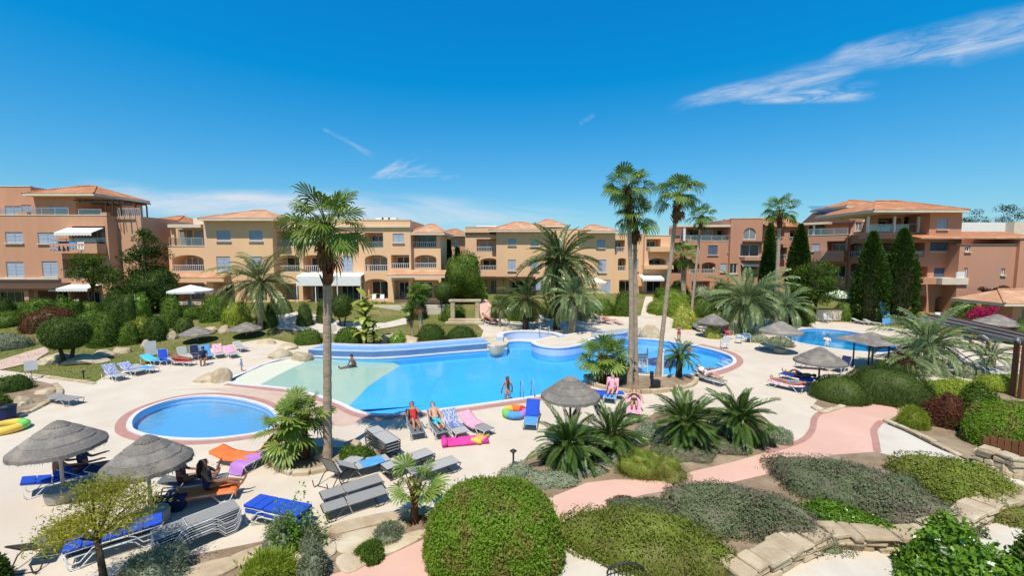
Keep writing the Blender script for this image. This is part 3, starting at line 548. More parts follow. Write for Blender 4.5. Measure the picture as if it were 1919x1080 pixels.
# pale blue spa wall and stone topped peninsula
sp = thing('spa_wall', 'curved pale blue wall of the spa alcove', 'wall', G(990, 636))
arc = catmull(gp([(943, 648), (944, 641), (962, 637), (985, 636), (1010, 637), (1035, 640), (1048, 645)]), 4, False)
b = []
for i, p in enumerate(arc):
    t = (arc[min(i + 1, len(arc) - 1)] - arc[max(i - 1, 0)]).normalized(); b.append(p + Vector((-t.y, t.x, 0)) * 0.5)
m = MB(); m.prism(arc + b[::-1], -0.14, 0.60); m.build('wall', M['wpale'], sp, world=True)
m = MB(); m.prism([a + (a - c) * 0.06 for a, c in zip(arc, b)] + b[::-1], 0.602, 0.67); m.build('capping', M['coping'], sp, world=True)
pen = thing('pool_peninsula', 'pale blue walled peninsula with a stone top beside the palms', 'peninsula', G(1060, 655))
po = catmull(gp([(997, 651), (1001, 657), (1016, 662), (1042, 665), (1072, 662), (1097, 655), (1114, 646), (1137, 639), (1170, 635), (1172, 630), (1120, 630), (1060, 638), (1020, 645)]), 4)
m = MB(); m.prism(po, -0.16, 0.42); m.build('wall', M['wpale'], pen, world=True)
m = MB(); m.prism(offset(po, -.01), -.54, -0.142); m.build('footing', M['pblue'], pen, world=True)
m = MB(); m.prism(offset(po, 0.05), 0.422, 0.48); m.build('capping', M['coping'], pen, world=True)
m = MB(); m.prism(offset(po, -0.35), 0.482, 0.495); m.build('paving', M['deck'], pen, world=True)
# sandstone slabs of the verge
def slab(px, zt, mat, name='slab', parent=None, z0=-0.05, jit=0.0):
    pts = [p for p in catmull(gp(px), 3)]
    m = MB(); m.prism(pts, z0, zt); o = m.build(name, mat, parent, world=parent is not None); return bevel(o, 0.03, 1)
ve = thing('stone_verge', 'row of wide sandstone slabs along the lower deck edge', 'edging', G(560, 1010))
for q in ([(430, 1048), (520, 1016), (610, 990), (616, 1006), (530, 1034), (446, 1066)], [(620, 988), (700, 968), (800, 952), (806, 966), (712, 984), (628, 1004)], [(330, 1080), (428, 1050), (444, 1068), (350, 1104)], [(628, 1010), (712, 988), (760, 980), (756, 1000), (700, 1020), (640, 1040)], [(450, 1072), (540, 1040), (618, 1014), (628, 1042), (560, 1070), (470, 1110)], [(700, 1026), (756, 1006), (800, 996), (790, 1012), (720, 1044)], [(630, 1048), (690, 1030), (700, 1050), (650, 1078)], [(200, 1106), (326, 1082), (346, 1106), (220, 1140)]):
    slab(q, 0.06 + U_(0, 0.05), M['stone'], 'slab', ve)
# ------------------------------------------------------------------ houses
class Pl:
    """a vertical plane; u runs along it, n into the house"""
    def __init__(s, ox, oy, a=0.0): s.o = (ox, oy); s.a = a; s.c, s.s = math.cos(a), math.sin(a)
    def off(s, n): return Pl(s.o[0] - s.s * n, s.o[1] + s.c * n, s.a)
    def uz(s, px, py):
        d = ray(px, py); t = (-s.o[0] * s.s + s.o[1] * s.c) / (-d.x * s.s + d.y * s.c)
        return (t * d.x - s.o[0]) * s.c + (t * d.y - s.o[1]) * s.s, EYE + t * d.z
    def u(s, px): return s.uz(px, 475)[0]
    def z(s, px, py): return s.uz(px, py)[1]
    def P(s, u, z, n=0.0): return (s.o[0] + u * s.c - n * s.s, s.o[1] + u * s.s + n * s.c, z)
    def box(s, mb, u0, u1, z0, z1, n0, n1):
        vs = [s.P(u, z, n) for z in (z0, z1) for u, n in ((u0, n0), (u1, n0), (u1, n1), (u0, n1))]
        return mb.add(vs, [(3, 2, 1, 0), (4, 5, 6, 7), (0, 1, 5, 4), (1, 2, 6, 5), (2, 3, 7, 6), (3, 0, 4, 7)])
def frame_ring(mb, pl, u0, u1, z0, z1, n0, n1, w, mull=0, trans=0):
    pl.box(mb, u0, u0 + w, z0, z1, n0, n1); pl.box(mb, u1 - w, u1, z0, z1, n0, n1)
    pl.box(mb, u0 + w, u1 - w, z1 - w, z1, n0, n1); pl.box(mb, u0 + w, u1 - w, z0, z0 + w, n0, n1)
    for k in range(mull):
        c = u0 + (u1 - u0) * (k + 1) / (mull + 1); pl.box(mb, c - w * .4, c + w * .4, z0 + w, z1 - w, n0 + .004, n1 - .004)
    if trans: pl.box(mb, u0 + w, u1 - w, z0 + (z1 - z0) * .5 - w * .35, z0 + (z1 - z0) * .5 + w * .35, n0 + .007, n1 - .007)
def window(B, pl, u0, u1, z0, z1, n, shut=None, sill=True, frame='white', mull=1):
    m = MB(); frame_ring(m, pl, u0, u1, z0, z1, n, n + .08, .07, mull if shut is None else 0)
    w = m.build('window', M[frame], B, world=True)
    q = MB(); pl.box(q, u0 + .06, u1 - .06, z0 + .06, z1 - .06, n + .045, n + .06); q.build('pane', M['pane2' if U_(0, 1) < .35 else 'pane'], w, world=True)
    if shut:
        c = (u0 + u1) / 2
        for a, b in ((u0 + .03, c - .012), (c + .012, u1 - .03)):
            s_ = MB(); frame_ring(s_, pl, a, b, z0 + .03, z1 - .03, n - .05, n - .005, .06)
            k = max(4, int((z1 - z0) / .16)); h = (z1 - z0 - .18) / k
            for i in range(k):
                zz = z0 + .09 + h * i
                s_.add([pl.P(a + .06, zz, n - .045), pl.P(b - .06, zz, n - .045), pl.P(b - .06, zz + h * .95, n - .012), pl.P(a + .06, zz + h * .95, n - .012)], [(0, 1, 2, 3)])
            s_.build('shutter', M[shut], w, world=True)
    if sill:
        q = MB(); pl.box(q, u0 - .08, u1 + .08, z0 - .09, z0 - .003, n - .26, n + .05); q.build('sill', M['trimw'], w, world=True)
    return w
def railing(B, pl, u0, u1, z0, h, n, kind):
    m = MB(); mt = M['white'] if kind == 'bar' else M['rail']
    pl.box(m, u0, u1, z0 + h - .05, z0 + h, n - .025, n + .025); pl.box(m, u0, u1, z0 + .06, z0 + .09, n - .015, n + .015)
    k = max(1, int((u1 - u0) / (.22 if kind == 'bar' else 1.3)))
    for i in range(k + 1):
        c = u0 + .02 + (u1 - u0 - .04) * i / k; w = .018 if kind == 'bar' else .03
        pl.box(m, c - w, c + w, z0 + .0, z0 + h - .052, n - .012, n + .012)
    o = m.build('railing', mt, B, world=True)
    if kind == 'glass':
        q = MB(); pl.box(q, u0 + .04, u1 - .04, z0 + .1, z0 + h - .06, n - .006, n + .006); q.build('glass_panel', M['glassrail'], o, world=True)
    return o
def arch_poly(u0, u1, z0, z1, rise):
    w = u1 - u0; r = min(rise * w, (z1 - z0) * .6); pts = [(u0, z0), (u1, z0)]
    for i in range(9):
        a = PI * i / 8; pts.append(((u0 + u1) / 2 + w / 2 * math.cos(a), z1 - r + r * math.sin(a)))
    return pts
def wall_panel(mb, pl, outer, holes, n0=0.0):
    """front face with openings; holes: [(polygon, reveal depth, closed at the back)]"""
    loops = [[Vector((a, b, 0)) for a, b in l] for l in [outer] + [h[0] for h in holes]]
    flat = [p for l in loops for p in l]
    mb.add([pl.P(p.x, p.y, n0) for p in flat], list(tessellate_polygon(loops)))
    for poly, dep, back in holes:
        k = len(poly)
        mb.add([pl.P(a, b, n0) for a, b in poly] + [pl.P(a, b, n0 + dep) for a, b in poly], [(i, (i + 1) % k, k + (i + 1) % k, k + i) for i in range(k)])
        if back: mb.add([pl.P(a, b, n0 + dep) for a, b in poly], list(tessellate_polygon([[Vector((a, b, 0)) for a, b in poly]])))
def block(B, pl, x0, x1, yt, ops, depth, mat, zb=None, name='wall', coping=True):
    u0, u1 = pl.u(x0), pl.u(x1); z1 = pl.z((x0 + x1) / 2, yt)
    a, b = pl.P(u0, 0), pl.P(u1, 0)
    if zb is None: zb = min(gz(a[0], a[1]), gz(b[0], b[1])) - .3
    mb = MB(); holes = []; later = []
    for op in ops:
        k, a0, b0, a1, b1 = op[:5]; xm, ym = (a0 + a1) / 2, (b0 + b1) / 2
        uu0, uu1 = max(pl.uz(a0, ym)[0], u0 + .05), min(pl.uz(a1, ym)[0], u1 - .05); zz0, zz1 = pl.z(xm, b1), min(pl.z(xm, b0), z1 - .08)
        zz0 = max(zz0, zb + .31)
        if k in 'AR' or k == 'Q': poly = arch_poly(uu0, uu1, zz0, zz1, .5 if k == 'Q' else .17)
        else: poly = [(uu0, zz0), (uu1, zz0), (uu1, zz1), (uu0, zz1)]
        log = k in 'ALNRD'; dep = (1.7 if log else .2)
        holes.append((poly, dep, log)); later.append((k, uu0, uu1, zz0, zz1, dep))
    wall_panel(mb, pl, [(u0, zb), (u1, zb), (u1, z1), (u0, z1)], holes)
    q = [pl.P(u, z, n) for z in (zb, z1) for u, n in ((u0, 0), (u1, 0), (u1, depth), (u0, depth))]
    mb.add(q, [(1, 2, 6, 5), (2, 3, 7, 6), (3, 0, 4, 7), (4, 5, 6, 7)])
    wl = mb.build(name, mat, B, world=True)
    if coping:
        m = MB(); pl.box(m, u0 - .04, u1 + .04, z1 + .003, z1 + .09, -.05, .3); m.build('coping', M['trimw'], wl, world=True)
    for k, a0, a1, b0, b1, dep in later:
        if k == 'W': window(B, pl, a0, a1, b0, b1, .1, 'shutter')
        elif k == 'B': window(B, pl, a0, a1, b0, b1, .1, 'blueshut')
        elif k in 'GQ': window(B, pl, a0, a1, b0, b1, .1, None, k == 'G')
        elif k in 'ALNRD':
            h = b1 - b0; top = b0 + min(h * .86, 2.25); w = a1 - a0
            m0, m1 = a0 + w * .12, a1 - w * (.12 if w < 3 else .3)
            window(B, pl, m0, m1, b0 + .02, top, 1.58, None, False, mull=max(1, int(w / 1.6)))
            if k in 'AL': railing(B, pl, a0, a1, b0, min(.95, h * .4), .08, 'bar')
            if k == 'D': railing(B, pl, a0, a1, b0, min(.95, h * .4), .08, 'glass')
    return wl
def pbox(B, pl, x0, x1, y0, y1, n0, n1, mat, name):
    m = MB(); u0, u1 = pl.u(x0), pl.u(x1); xm = (x0 + x1) / 2
    pl.box(m, u0, u1, pl.z(xm, y1), pl.z(xm, y0), n0, n1); return m.build(name, M[mat] if isinstance(mat, str) else mat, B, world=True)
def slope(B, pl, x0, x1, y0, y1, n0, n1, mat, name, th=.12):
    """a sheet that falls from row y0 at depth n0 to row y1 at depth n1"""
    m = MB(); a, b = pl.off(n0), pl.off(n1); xm = (x0 + x1) / 2
    za, zb = a.z(xm, y0), b.z(xm, y1); u0, u1 = pl.u(x0), pl.u(x1)
    vs = [pl.P(u0, za, n0), pl.P(u1, za, n0), pl.P(u1, zb, n1), pl.P(u0, zb, n1)]
    vs += [(v[0], v[1], v[2] - th) for v in vs]
    m.add(vs, [(0, 1, 2, 3), (7, 6, 5, 4), (0, 4, 5, 1), (1, 5, 6, 2), (2, 6, 7, 3), (3, 7, 4, 0)])
    return m.build(name, M[mat] if isinstance(mat, str) else mat, B, world=True)
def hip_roof(B, pl, x0, x1, ye, yr, depth, mat, name='roof'):
    u0, u1 = pl.u(x0), pl.u(x1); xm = (x0 + x1) / 2; ze = pl.z(xm, ye)
    d2 = depth / 2; zr = pl.off(d2).z(xm, yr); zr = max(zr, ze + .35)
    w = u1 - u0; r = min(d2, w / 2 - .05) * .85
    m = MB(); vs = [pl.P(u0, ze, 0), pl.P(u1, ze, 0), pl.P(u1, ze, depth), pl.P(u0, ze, depth), pl.P(u0 + r, zr, d2), pl.P(u1 - r, zr, d2)]
    m.add(vs, [(0, 1, 5, 4), (1, 2, 5), (2, 3, 4, 5), (3, 0, 4)])
    o = m.build(name, M[mat], B, world=True)
    f = MB(); pl.box(f, u0 + .03, u1 - .03, ze - .26, ze - .004, .03, depth - .03); f.build('fascia', M['trimw'], o, world=True)
    # tile ridges: a rounded cap along each hip
    c = MB()
    for a, b in ((vs[0], vs[4]), (vs[1], vs[5]), (vs[4], vs[5])): c.tube([Vector(a) + Vector((0, 0, .03)), Vector(b) + Vector((0, 0, .03))], .09, 5)
    c.build('ridge_cap', M[mat], o, world=True)
    return o
def awning(B, pl, x0, x1, y0, y1, out, mat='cloth', y2=None):
    o = slope(B, pl, x0, x1, y0, y1, -.02, -out, mat, 'awning', .05)
    a = pl.off(-out); zb = a.z((x0 + x1) / 2, y1)
    m = MB(); u0, u1 = pl.u(x0), pl.u(x1); k = max(4, int((u1 - u0) / .3))
    for i in range(k):
        ua, ub = u0 + (u1 - u0) * i / k, u0 + (u1 - u0) * (i + 1) / k
        m.add([pl.P(ua, zb - .05, -out), pl.P(ub, zb - .05, -out), pl.P(ub, zb - .26, -out), pl.P((ua + ub) / 2, zb - .34, -out), pl.P(ua, zb - .26, -out)], [(0, 1, 2, 3, 4)])
    m.build('valance', M[mat], o, world=True); return o
def base_of(pl, px):
    p = pl.P(pl.u(px), 0); return (p[0], p[1], gz(p[0], p[1]))

# --- terracotta house at the left edge
pl = Pl(-40, 46); B = thing('apartment_house', 'four storey terracotta house with a dark roof pergola at the left edge', 'apartment house', base_of(pl, 100))
block(B, pl, -190, 205, 404, [('W', 10, 435, 43, 456), ('W', 71, 436, 105, 457), ('D', 136, 424, 198, 459), ('W', 12, 491, 45, 520), ('W', 79, 490, 108, 519), ('D', 118, 485, 168, 522), ('W', -70, 435, -36, 456), ('W', -70, 490, -36, 520), ('N', -60, 545, 60, 576), ('N', 72, 545, 128, 576), ('N', 132, 545, 190, 576)], 6.5, M['wallp'])
pu = pl.off(1.6)
block(B, pu, -190, 68, 350, [('W', 10, 386, 40, 414), ('W', 41, 384, 63, 414)], 5, M['wallp'], pl.z(0, 410), 'upper_wall')
block(B, pu.off(-.4), 66, 149, 366, [('W', 95, 386, 124, 406)], 5.3, M['wallp'], pl.z(0, 410), 'upper_wall')
block(B, pu.off(2.6), 149, 232, 372, [('N', 158, 384, 186, 412)], 3, M['wallp'], pl.z(0, 410), 'terrace_wall')
hip_roof(B, pu.off(-1.5), 50, 184, 362, 349, 7.2, 'rooft')
railing(B, pl, pl.u(4), pl.u(56), pl.z(30, 404) + .1, .75, .12, 'glass'); railing(B, pl, pl.u(58), pl.u(133), pl.z(90, 404) + .1, .75, .12, 'glass'); railing(B, pl, pl.u(151), pl.u(194), pl.z(170, 404) + .1, .6, .12, 'glass')
pbox(B, pl, 194, 206, 398, 404, -.02, .4, M['wallp'], 'pier'); pbox(B, pl, 40, 58, 397, 404, -.02, .4, M['wallp'], 'pier')
pg = MB()
for n in (0.2, 1.6, 3.0): pl.box(pg, pl.u(152), pl.u(236), pl.z(190, 379) - .02, pl.z(190, 379) + .13, n, n + .1)
for u in np.linspace(pl.u(152), pl.u(236), 9): pl.box(pg, u, u + .07, pl.z(190, 379) + .132, pl.z(190, 379) + .24, -.4, 3.6)
pg.build('pergola', M['brown'], B, world=True)
for x, n in ((213, .25), (228, .25), (200, .25), (213, 3.05), (235, 3.05)):
    m = MB(); pl.box(m, pl.u(x) - .06, pl.u(x) + .06, pl.z(x, 404), pl.z(190, 379) - .022, n, n + .1); m.build('pergola_post', M['brown'], B, world=True)
wl = MB(); pl.box(wl, pl.u(205), pl.u(205) + 2.6, 0, pl.z(205, 404), 1.2, 6.5); wl.build('side_wing', M['wallp'], B, world=True)
railing(B, pl, pl.u(206), pl.u(205) + 2.5, pl.z(205, 404), .9, 1.3, 'bar')
pbox(B, pl, 115, 201, 457, 475, -1.1, -.01, M['wallp'], 'balcony'); railing(B, pl, pl.u(117), pl.u(199), pl.z(150, 457), .5, -1.0, 'glass')
awning(B, pl, 130, 198, 427, 436, 1.4)
for (a, b, y1, mt, lb) in ((115, 130, 469, 'stripe', 'white and blue striped laundry at the left of the terracotta balcony'), (130.5, 150, 470, 'navy', 'dark blue laundry in the middle of the terracotta balcony'), (150.5, 164, 466, 'sky', 'light blue laundry on the terracotta balcony rail'), (165, 178, 468, 'cloth', 'white laundry at the right of the terracotta balcony')):
    lm = MB(); ua, ub, za, zb = pl.u(a), pl.u(b), pl.z(140, y1), pl.z(140, 453); k = 8; rows = []
    for i in range(k + 1):
        w_ = -1.12 - .03 * math.sin(i * 1.9)
        rows += [pl.P(ua + (ub - ua) * i / k, zb, -1.06), pl.P(ua + (ub - ua) * i / k, za + .04 * math.sin(i * 1.3), w_)]
    lm.add(rows, [(2 * i, 2 * i + 2, 2 * i + 3, 2 * i + 1) for i in range(k)]); o = lm.build('laundry', M[mt]); tag(o, lb, 'laundry')
slope(B, pl, -190, 128, 530, 541, -.02, -1.8, 'brown', 'canopy'); awning(B, pl, 114, 186, 533, 541, 1.6)
pbox(B, pl, 66, 74, 543, 580, -1.4, -.9, M['wallp'], 'pillar')
pbox(B, pl, -190, 110, 521, 524, -.25, -.01, 'trimw', 'slab_edge')

# --- ochre house
pl = Pl(-20, 50); B = thing('apartment_house', 'ochre three storey house with arched loggias behind the tall left palm', 'apartment house', base_of(pl, 570))
block(B, pl.off(-.3), 316, 386, 462, [('A', 323, 478, 382, 509), ('N', 330, 530, 384, 572)], 8, M['wally'])
railing(B, pl.off(-.3), pl.u(321), pl.u(384), pl.z(350, 461), .95, .1, 'glass')
block(B, pl.off(1.6), 332, 386, 424, [('G', 335, 430, 361, 462), ('W', 364, 432, 384, 462)], 6, M['wally'], pl.z(350, 466), 'upper_wall')
pbox(B, pl, 325, 386, 421, 427, -.6, 3, 'trimw', 'canopy'); pbox(B, pl, 336, 386, 405, 420, 2.5, 6, 'trimw', 'parapet')
pbox(B, pl, 325, 331, 427, 462, -.2, .1, M['wally'], 'pillar')
block(B, pl.off(-.9), 384, 512, 411, [('W', 406, 432, 432, 452), ('W', 467, 432, 492, 452), ('W', 406, 481, 432, 509), ('W', 467, 481, 492, 509), ('N', 400, 530, 440, 572), ('N', 460, 530, 500, 572)], 8, M['wally'], name='tower_wall', coping=False)
hip_roof(B, pl.off(-1.9), 373, 523, 409, 395, 9, 'roofp')
block(B, pl, 510, 690, 412, [('L', 514, 434, 560, 462), ('L', 568, 432, 600, 462), ('G', 638, 438, 661, 454), ('A', 520, 478, 561, 511), ('A', 568, 478, 602, 511), ('W', 640, 480, 661, 510), ('N', 568, 532, 620, 570), ('N', 624, 532, 680, 570), ('N', 516, 532, 560, 570)], 8, M['wally'])
block(B, pl.off(-.5), 681, 770, 413, [('D', 684, 436, 718, 464), ('W', 736, 438, 757, 455), ('A', 684, 478, 726, 509), ('L', 733, 478, 767, 504), ('R', 684, 523, 727, 562), ('N', 738, 525, 766, 562)], 8, M['wally'], name='bay_wall')
block(B, pl.off(.3), 768, 826, 435, [('L', 773, 438, 818, 464), ('A', 777, 478, 818, 503), ('N', 772, 525, 822, 562)], 8, M['wally'], name='wing_wall', coping=False)
hip_roof(B, pl.off(-.5), 764, 834, 436, 421, 7.5, 'roofp')
pbox(B, pl, 681, 772, 424, 427, -.75, -.52, 'trimw', 'cornice'); pbox(B, pl, 512, 690, 423, 426, -.25, -.01, 'trimw', 'cornice')
slope(B, pl, 733, 838, 506, 515, -.52, -2.0, 'roofp', 'ledge_roof'); pbox(B, pl, 733, 838, 515, 519, -2.0, -1.8, 'trimw', 'ledge_edge')
slope(B, pl, 310, 440, 512, 520, -.95, -2.2, 'roofp', 'ledge_roof'); pbox(B, pl, 310, 440, 520, 526, -2.2, -2.0, M['wally'], 'ledge_edge')
awning(B, pl, 566, 640, 511, 518, 1.6); awning(B, pl, 641, 684, 511, 518, 1.6); pbox(B, pl, 567, 639.5, 519, 534, -1.62, -1.58, 'cloth', 'screen'); pbox(B, pl, 641.5, 683, 519, 534, -1.62, -1.58, 'cloth', 'screen')
for x in (566, 600, 640, 683): pbox(B, pl, x - .8, x + .8, 520, 573, -1.55, -1.49, 'white', 'awning_post')
ts = MB()
for u in np.linspace(pl.u(690), pl.u(715), 3): pl.box(ts, u, u + 1.0, pl.z(700, 412) + .1, pl.z(700, 412) + .5, 3, 4)
ts.build('roof_tank', M['white'], B, world=True)
# --- ochre house in the middle
pl = Pl(4, 60); B = thing('apartment_house', 'ochre three storey house behind the dark date palm', 'apartment house', base_of(pl, 1040))
block(B, pl, 872, 936, 426, [('L', 893, 448, 930, 472), ('A', 900, 484, 934, 507), ('N', 886, 526, 912, 556), ('G', 919, 525, 935, 556)], 8, M['wally'])
pbox(B, pl, 872, 934, 436, 439, -.25, -.01, 'brown', 'cornice')
block(B, pl.off(-.8), 930, 1022, 432, [('W', 952, 447, 967, 460), ('W', 994, 448, 1010, 462), ('W', 952, 487, 967, 508), ('W', 994, 487, 1010, 508), ('N', 955, 525, 990, 556), ('W', 1000, 527, 1016, 552)], 8, M['wally'], name='tower_wall', coping=False)
hip_roof(B, pl.off(-1.7), 916, 1032, 431, 417, 8, 'roofp')
block(B, pl, 1020, 1152, 430, [('W', 1036, 448, 1052, 464), ('W', 1118, 449, 1134, 465), ('W', 1120, 487, 1136, 511), ('A', 1024, 482, 1040, 510), ('N', 1050, 527, 1090, 556), ('W', 1126, 525, 1144, 552)], 8, M['wally'])
hip_roof(B, pl.off(-1.1), 1084, 1156, 433, 422, 8, 'roofp'); hip_roof(B, pl.off(3), 1000, 1060, 422, 412, 6, 'roofp')
block(B, pl.off(.4), 1150, 1212, 439, [('L', 1153, 450, 1171, 472), ('W', 1184, 452, 1194, 466), ('A', 1158, 484, 1173, 508), ('W', 1184, 486, 1196, 508), ('N', 1160, 525, 1195, 554)], 8, M['wally'], name='wing_wall')
block(B, pl.off(-.4), 1208, 1256, 442, [('L', 1211, 448, 1238, 472), ('A', 1216, 484, 1249, 504), ('N', 1212, 524, 1250, 552)], 8, M['wally'], name='bay_wall')
pbox(B, pl, 1212, 1256, 463, 472, -1.4, -.42, M['wally'], 'balcony'); pbox(B, pl, 1202, 1256, 497, 504, -1.4, -.42, M['wally'], 'balcony')
pbox(B, pl, 890, 1002, 518, 522, -2.4, -.02, 'brown', 'canopy')
for x in (893, 944, 999): pbox(B, pl, x - 1.2, x + 1.2, 522, 560, -2.3, -2.15, 'brown', 'canopy_post')
awning(B, pl.off(-.4), 1198, 1238, 515, 523, 1.8)
pbox(B, pl, 890, 930, 421, 426, 2, 4, 'white', 'roof_tank')
# --- rose house between the slim palms
pl = Pl(24, 62); B = thing('apartment_house', 'rose coloured house with an arched gable window behind the slim palms', 'apartment house', base_of(pl, 1340))
block(B, pl, 1236, 1296, 442, [('L', 1258, 455, 1282, 472), ('R', 1256, 490, 1284, 513), ('N', 1262, 527, 1290, 546)], 8, M['wallr'])
block(B, pl.off(-.4), 1288, 1374, 452, [('L', 1294, 460, 1312, 474), ('B', 1327, 460, 1345, 478), ('W', 1364, 460, 1373, 473), ('A', 1290, 493, 1311, 513), ('A', 1315, 492, 1341, 513), ('W', 1350, 494, 1362, 510), ('N', 1296, 527, 1330, 546)], 8, M['wallr'])
railing(B, pl.off(-.4), pl.u(1272), pl.u(1370), pl.z(1320, 452), .8, .1, 'glass')
block(B, pl.off(1.8), 1280, 1374, 424, [('G', 1318, 431, 1336, 447), ('G', 1344, 431, 1368, 447), ('L', 1288, 431, 1310, 450)], 6, M['wallr'], pl.z(1320, 456), 'upper_wall')
pbox(B, pl, 1262, 1372, 422, 426, -.8, 2, 'trimw', 'canopy'); pbox(B, pl, 1276, 1280, 426, 452, -.7, -.55, 'white', 'pillar')
block(B, pl.off(-.9), 1368, 1427, 410, [('Q', 1393, 427, 1417, 449), ('G', 1387, 458, 1423, 481), ('G', 1366, 494, 1382, 513), ('N', 1390, 494, 1420, 520)], 8, M['wallr'], name='gable_wall')
pbox(B, pl, 1382, 1428, 481, 488, -2.0, -.92, M['wallr'], 'balcony'); pbox(B, pl, 1384, 1427, 453, 457, -1.6, -.92, 'brown', 'canopy')
slope(B, pl, 1372, 1440, 410, 418, 3, -.2, 'roofp', 'roof')
block(B, pl.off(1), 1427, 1512, 424, [('L', 1440, 432, 1470, 452), ('L', 1480, 432, 1504, 452), ('L', 1440, 464, 1475, 486), ('L', 1482, 464, 1508, 486)], 8, M['wallr'], name='wing_wall')
slope(B, pl, 1424, 1515, 408, 424, 5, .6, 'rooft', 'roof')
pbox(B, pl, 1440, 1474, 452, 458, -.6, .9, M['wallr'], 'balcony')
awning(B, pl, 1382, 1412, 490, 496, 1.5)
# --- rose house at the right: a wing seen at a slant and a front that faces the viewer
sl = Pl(41.1, 60, math.atan2(-10, 7.7)); B = thing('apartment_house', 'large rose coloured house with orange tiled roofs behind the two cypresses', 'apartment house', base_of(Pl(40, 47), 1750))
block(B, sl, 1508, 1588, 441, [('W', 1521, 457, 1536, 471), ('L', 1549, 452, 1584, 482), ('N', 1545, 495, 1584, 520), ('N', 1545, 540, 1585, 572)], 7, M['wallr'])
block(B, sl.off(.3), 1586, 1712, 440, [('A', 1592, 456, 1616, 482), ('L', 1640, 456, 1690, 484), ('A', 1594, 494, 1612, 520), ('R', 1630, 500, 1690, 530), ('N', 1600, 545, 1690, 585)], 7, M['wallr'])
pbox(B, sl, 1530, 1586, 470, 490, -.9, -.02, M['wallr'], 'balcony'); railing(B, sl, sl.u(1512), sl.u(1586), sl.z(1550, 441), .9, .1, 'glass'); railing(B, sl, sl.u(1590), sl.u(1700), sl.z(1650, 440) + .05, .9, .45, 'bar')
su = sl.off(2.0)
block(B, su, 1500, 1590, 420, [('N', 1516, 421, 1545, 441)], 6, M['wallr'], sl.z(1550, 446), 'upper_wall')
slope(B, sl, 1490, 1590, 398, 419, 6, 1.2, 'brown', 'roof')
pbox(B, sl, 1519, 1523, 419, 441, .3, .42, 'white', 'pillar'); pbox(B, sl, 1500, 1550, 417, 421, -.1, 2, 'trimw', 'canopy')
block(B, su, 1588, 1742, 399, [('G', 1602, 416, 1614, 433), ('N', 1618, 415, 1640, 436), ('N', 1650, 413, 1680, 436), ('N', 1692, 408, 1736, 436)], 7, M['wallr'], sl.z(1650, 446), 'upper_wall', coping=False)
slope(B, sl, 1610, 1738, 408, 413, 2.0, .2, 'trimw', 'canopy'); pbox(B, sl, 1706, 1709, 410, 438, .35, .5, 'white', 'pillar'); pbox(B, sl, 1662, 1664, 413, 438, .35, .5, 'white', 'pillar')
hip_roof(B, Pl(40, 58), 1580, 1682, 385, 376, 7, 'rooft'); block(B, Pl(40, 59), 1584, 1660, 386, [('G', 1596, 393, 1604, 404), ('Q', 1606, 393, 1618, 404)], 6, M['trimw'], 8.5, 'upper_wall', coping=False)
fr = Pl(44, 47)
railing(B, fr, fr.u(1640), fr.u(1738), fr.z(1690, 435), .95, 1.2, 'glass'); pbox(B, fr, 1640, 1738, 435, 447, 1.0, 2.4, M['wallr'], 'terrace_edge')
for x in (1640, 1690, 1736): pbox(B, fr, x - 1.6, x + 1.6, 404, 435, 1.1, 1.3, 'white', 'pillar')
slope(B, fr, 1614, 1660, 386, 402, 9, 6.5, 'glassrail', 'skylight'); 
hip_roof(B, fr.off(-.9), 1632, 1812, 393, 377, 9, 'rooft')
block(B, fr, 1738, 1798, 394, [('W', 1756, 410, 1776, 430)], 2.6, M['wallr'], fr.z(1760, 446), 'upper_wall', coping=False)
block(B, fr.off(2.4), 1640, 1740, 397, [('D', 1645, 409, 1689, 435), ('D', 1694, 406, 1737, 435)], 1.8, M['wallr'], fr.z(1690, 446), 'upper_wall', coping=False)
block(B, fr.off(.2), 1704, 1800, 447, [('B', 1743, 453, 1777, 471), ('D', 1710, 455, 1733, 481), ('B', 1750, 502, 1775, 521), ('N', 1710, 500, 1738, 522), ('R', 1708, 553, 1736, 592), ('R', 1752, 555, 1790, 592)], 2.2, M['wallr'], coping=False)
slope(B, fr, 1698, 1925, 434, 446, 2.6, -1.6, 'rooft', 'skirt_roof'); pbox(B, fr, 1699, 1924, 446, 449, -1.55, -1.4, 'trimw', 'skirt_fascia')
pbox(B, fr, 1746, 1794, 520, 532, -1.4, .18, M['trimw'], 'balcony'); pbox(B, fr, 1706, 1742, 520, 532, -1.0, .18, M['wallr'], 'balcony')
pbox(B, fr, 1773, 1788, 509, 520, -1.3, -1.2, 'white', 'balcony_screen')
block(B, fr.off(-1.2), 1798, 1912, 459, [('G', 1808, 462, 1818, 472), ('G', 1806, 502, 1813, 523), ('G', 1876, 503, 1883, 516)], 9, M['wallr'], name='front_wall')
block(B, fr.off(-1.5), 1910, 2100, 445, [], 9, M['wallr'], name='front_wall')
block(B, fr.off(10), 1798, 1990, 417, [], 6, M['cloth'], name='rear_wall', coping=False)
pbox(B, fr.off(9), 1896, 1916, 416, 446, 0, 1.5, 'trimw', 'chimney')
# --- bar hut with an orange roof at the right edge
pl = Pl(40, 38); B = thing('pool_bar', 'low pool bar with an orange tiled roof at the right edge', 'bar', base_of(pl, 1900))
block(B, pl, 1908, 2150, 572, [('N', 1914, 576, 2050, 618)], 2.6, M['wallp'], coping=False)
hip_roof(B, pl.off(-1.0), 1892, 2200, 569, 543, 4.6, 'roofp')
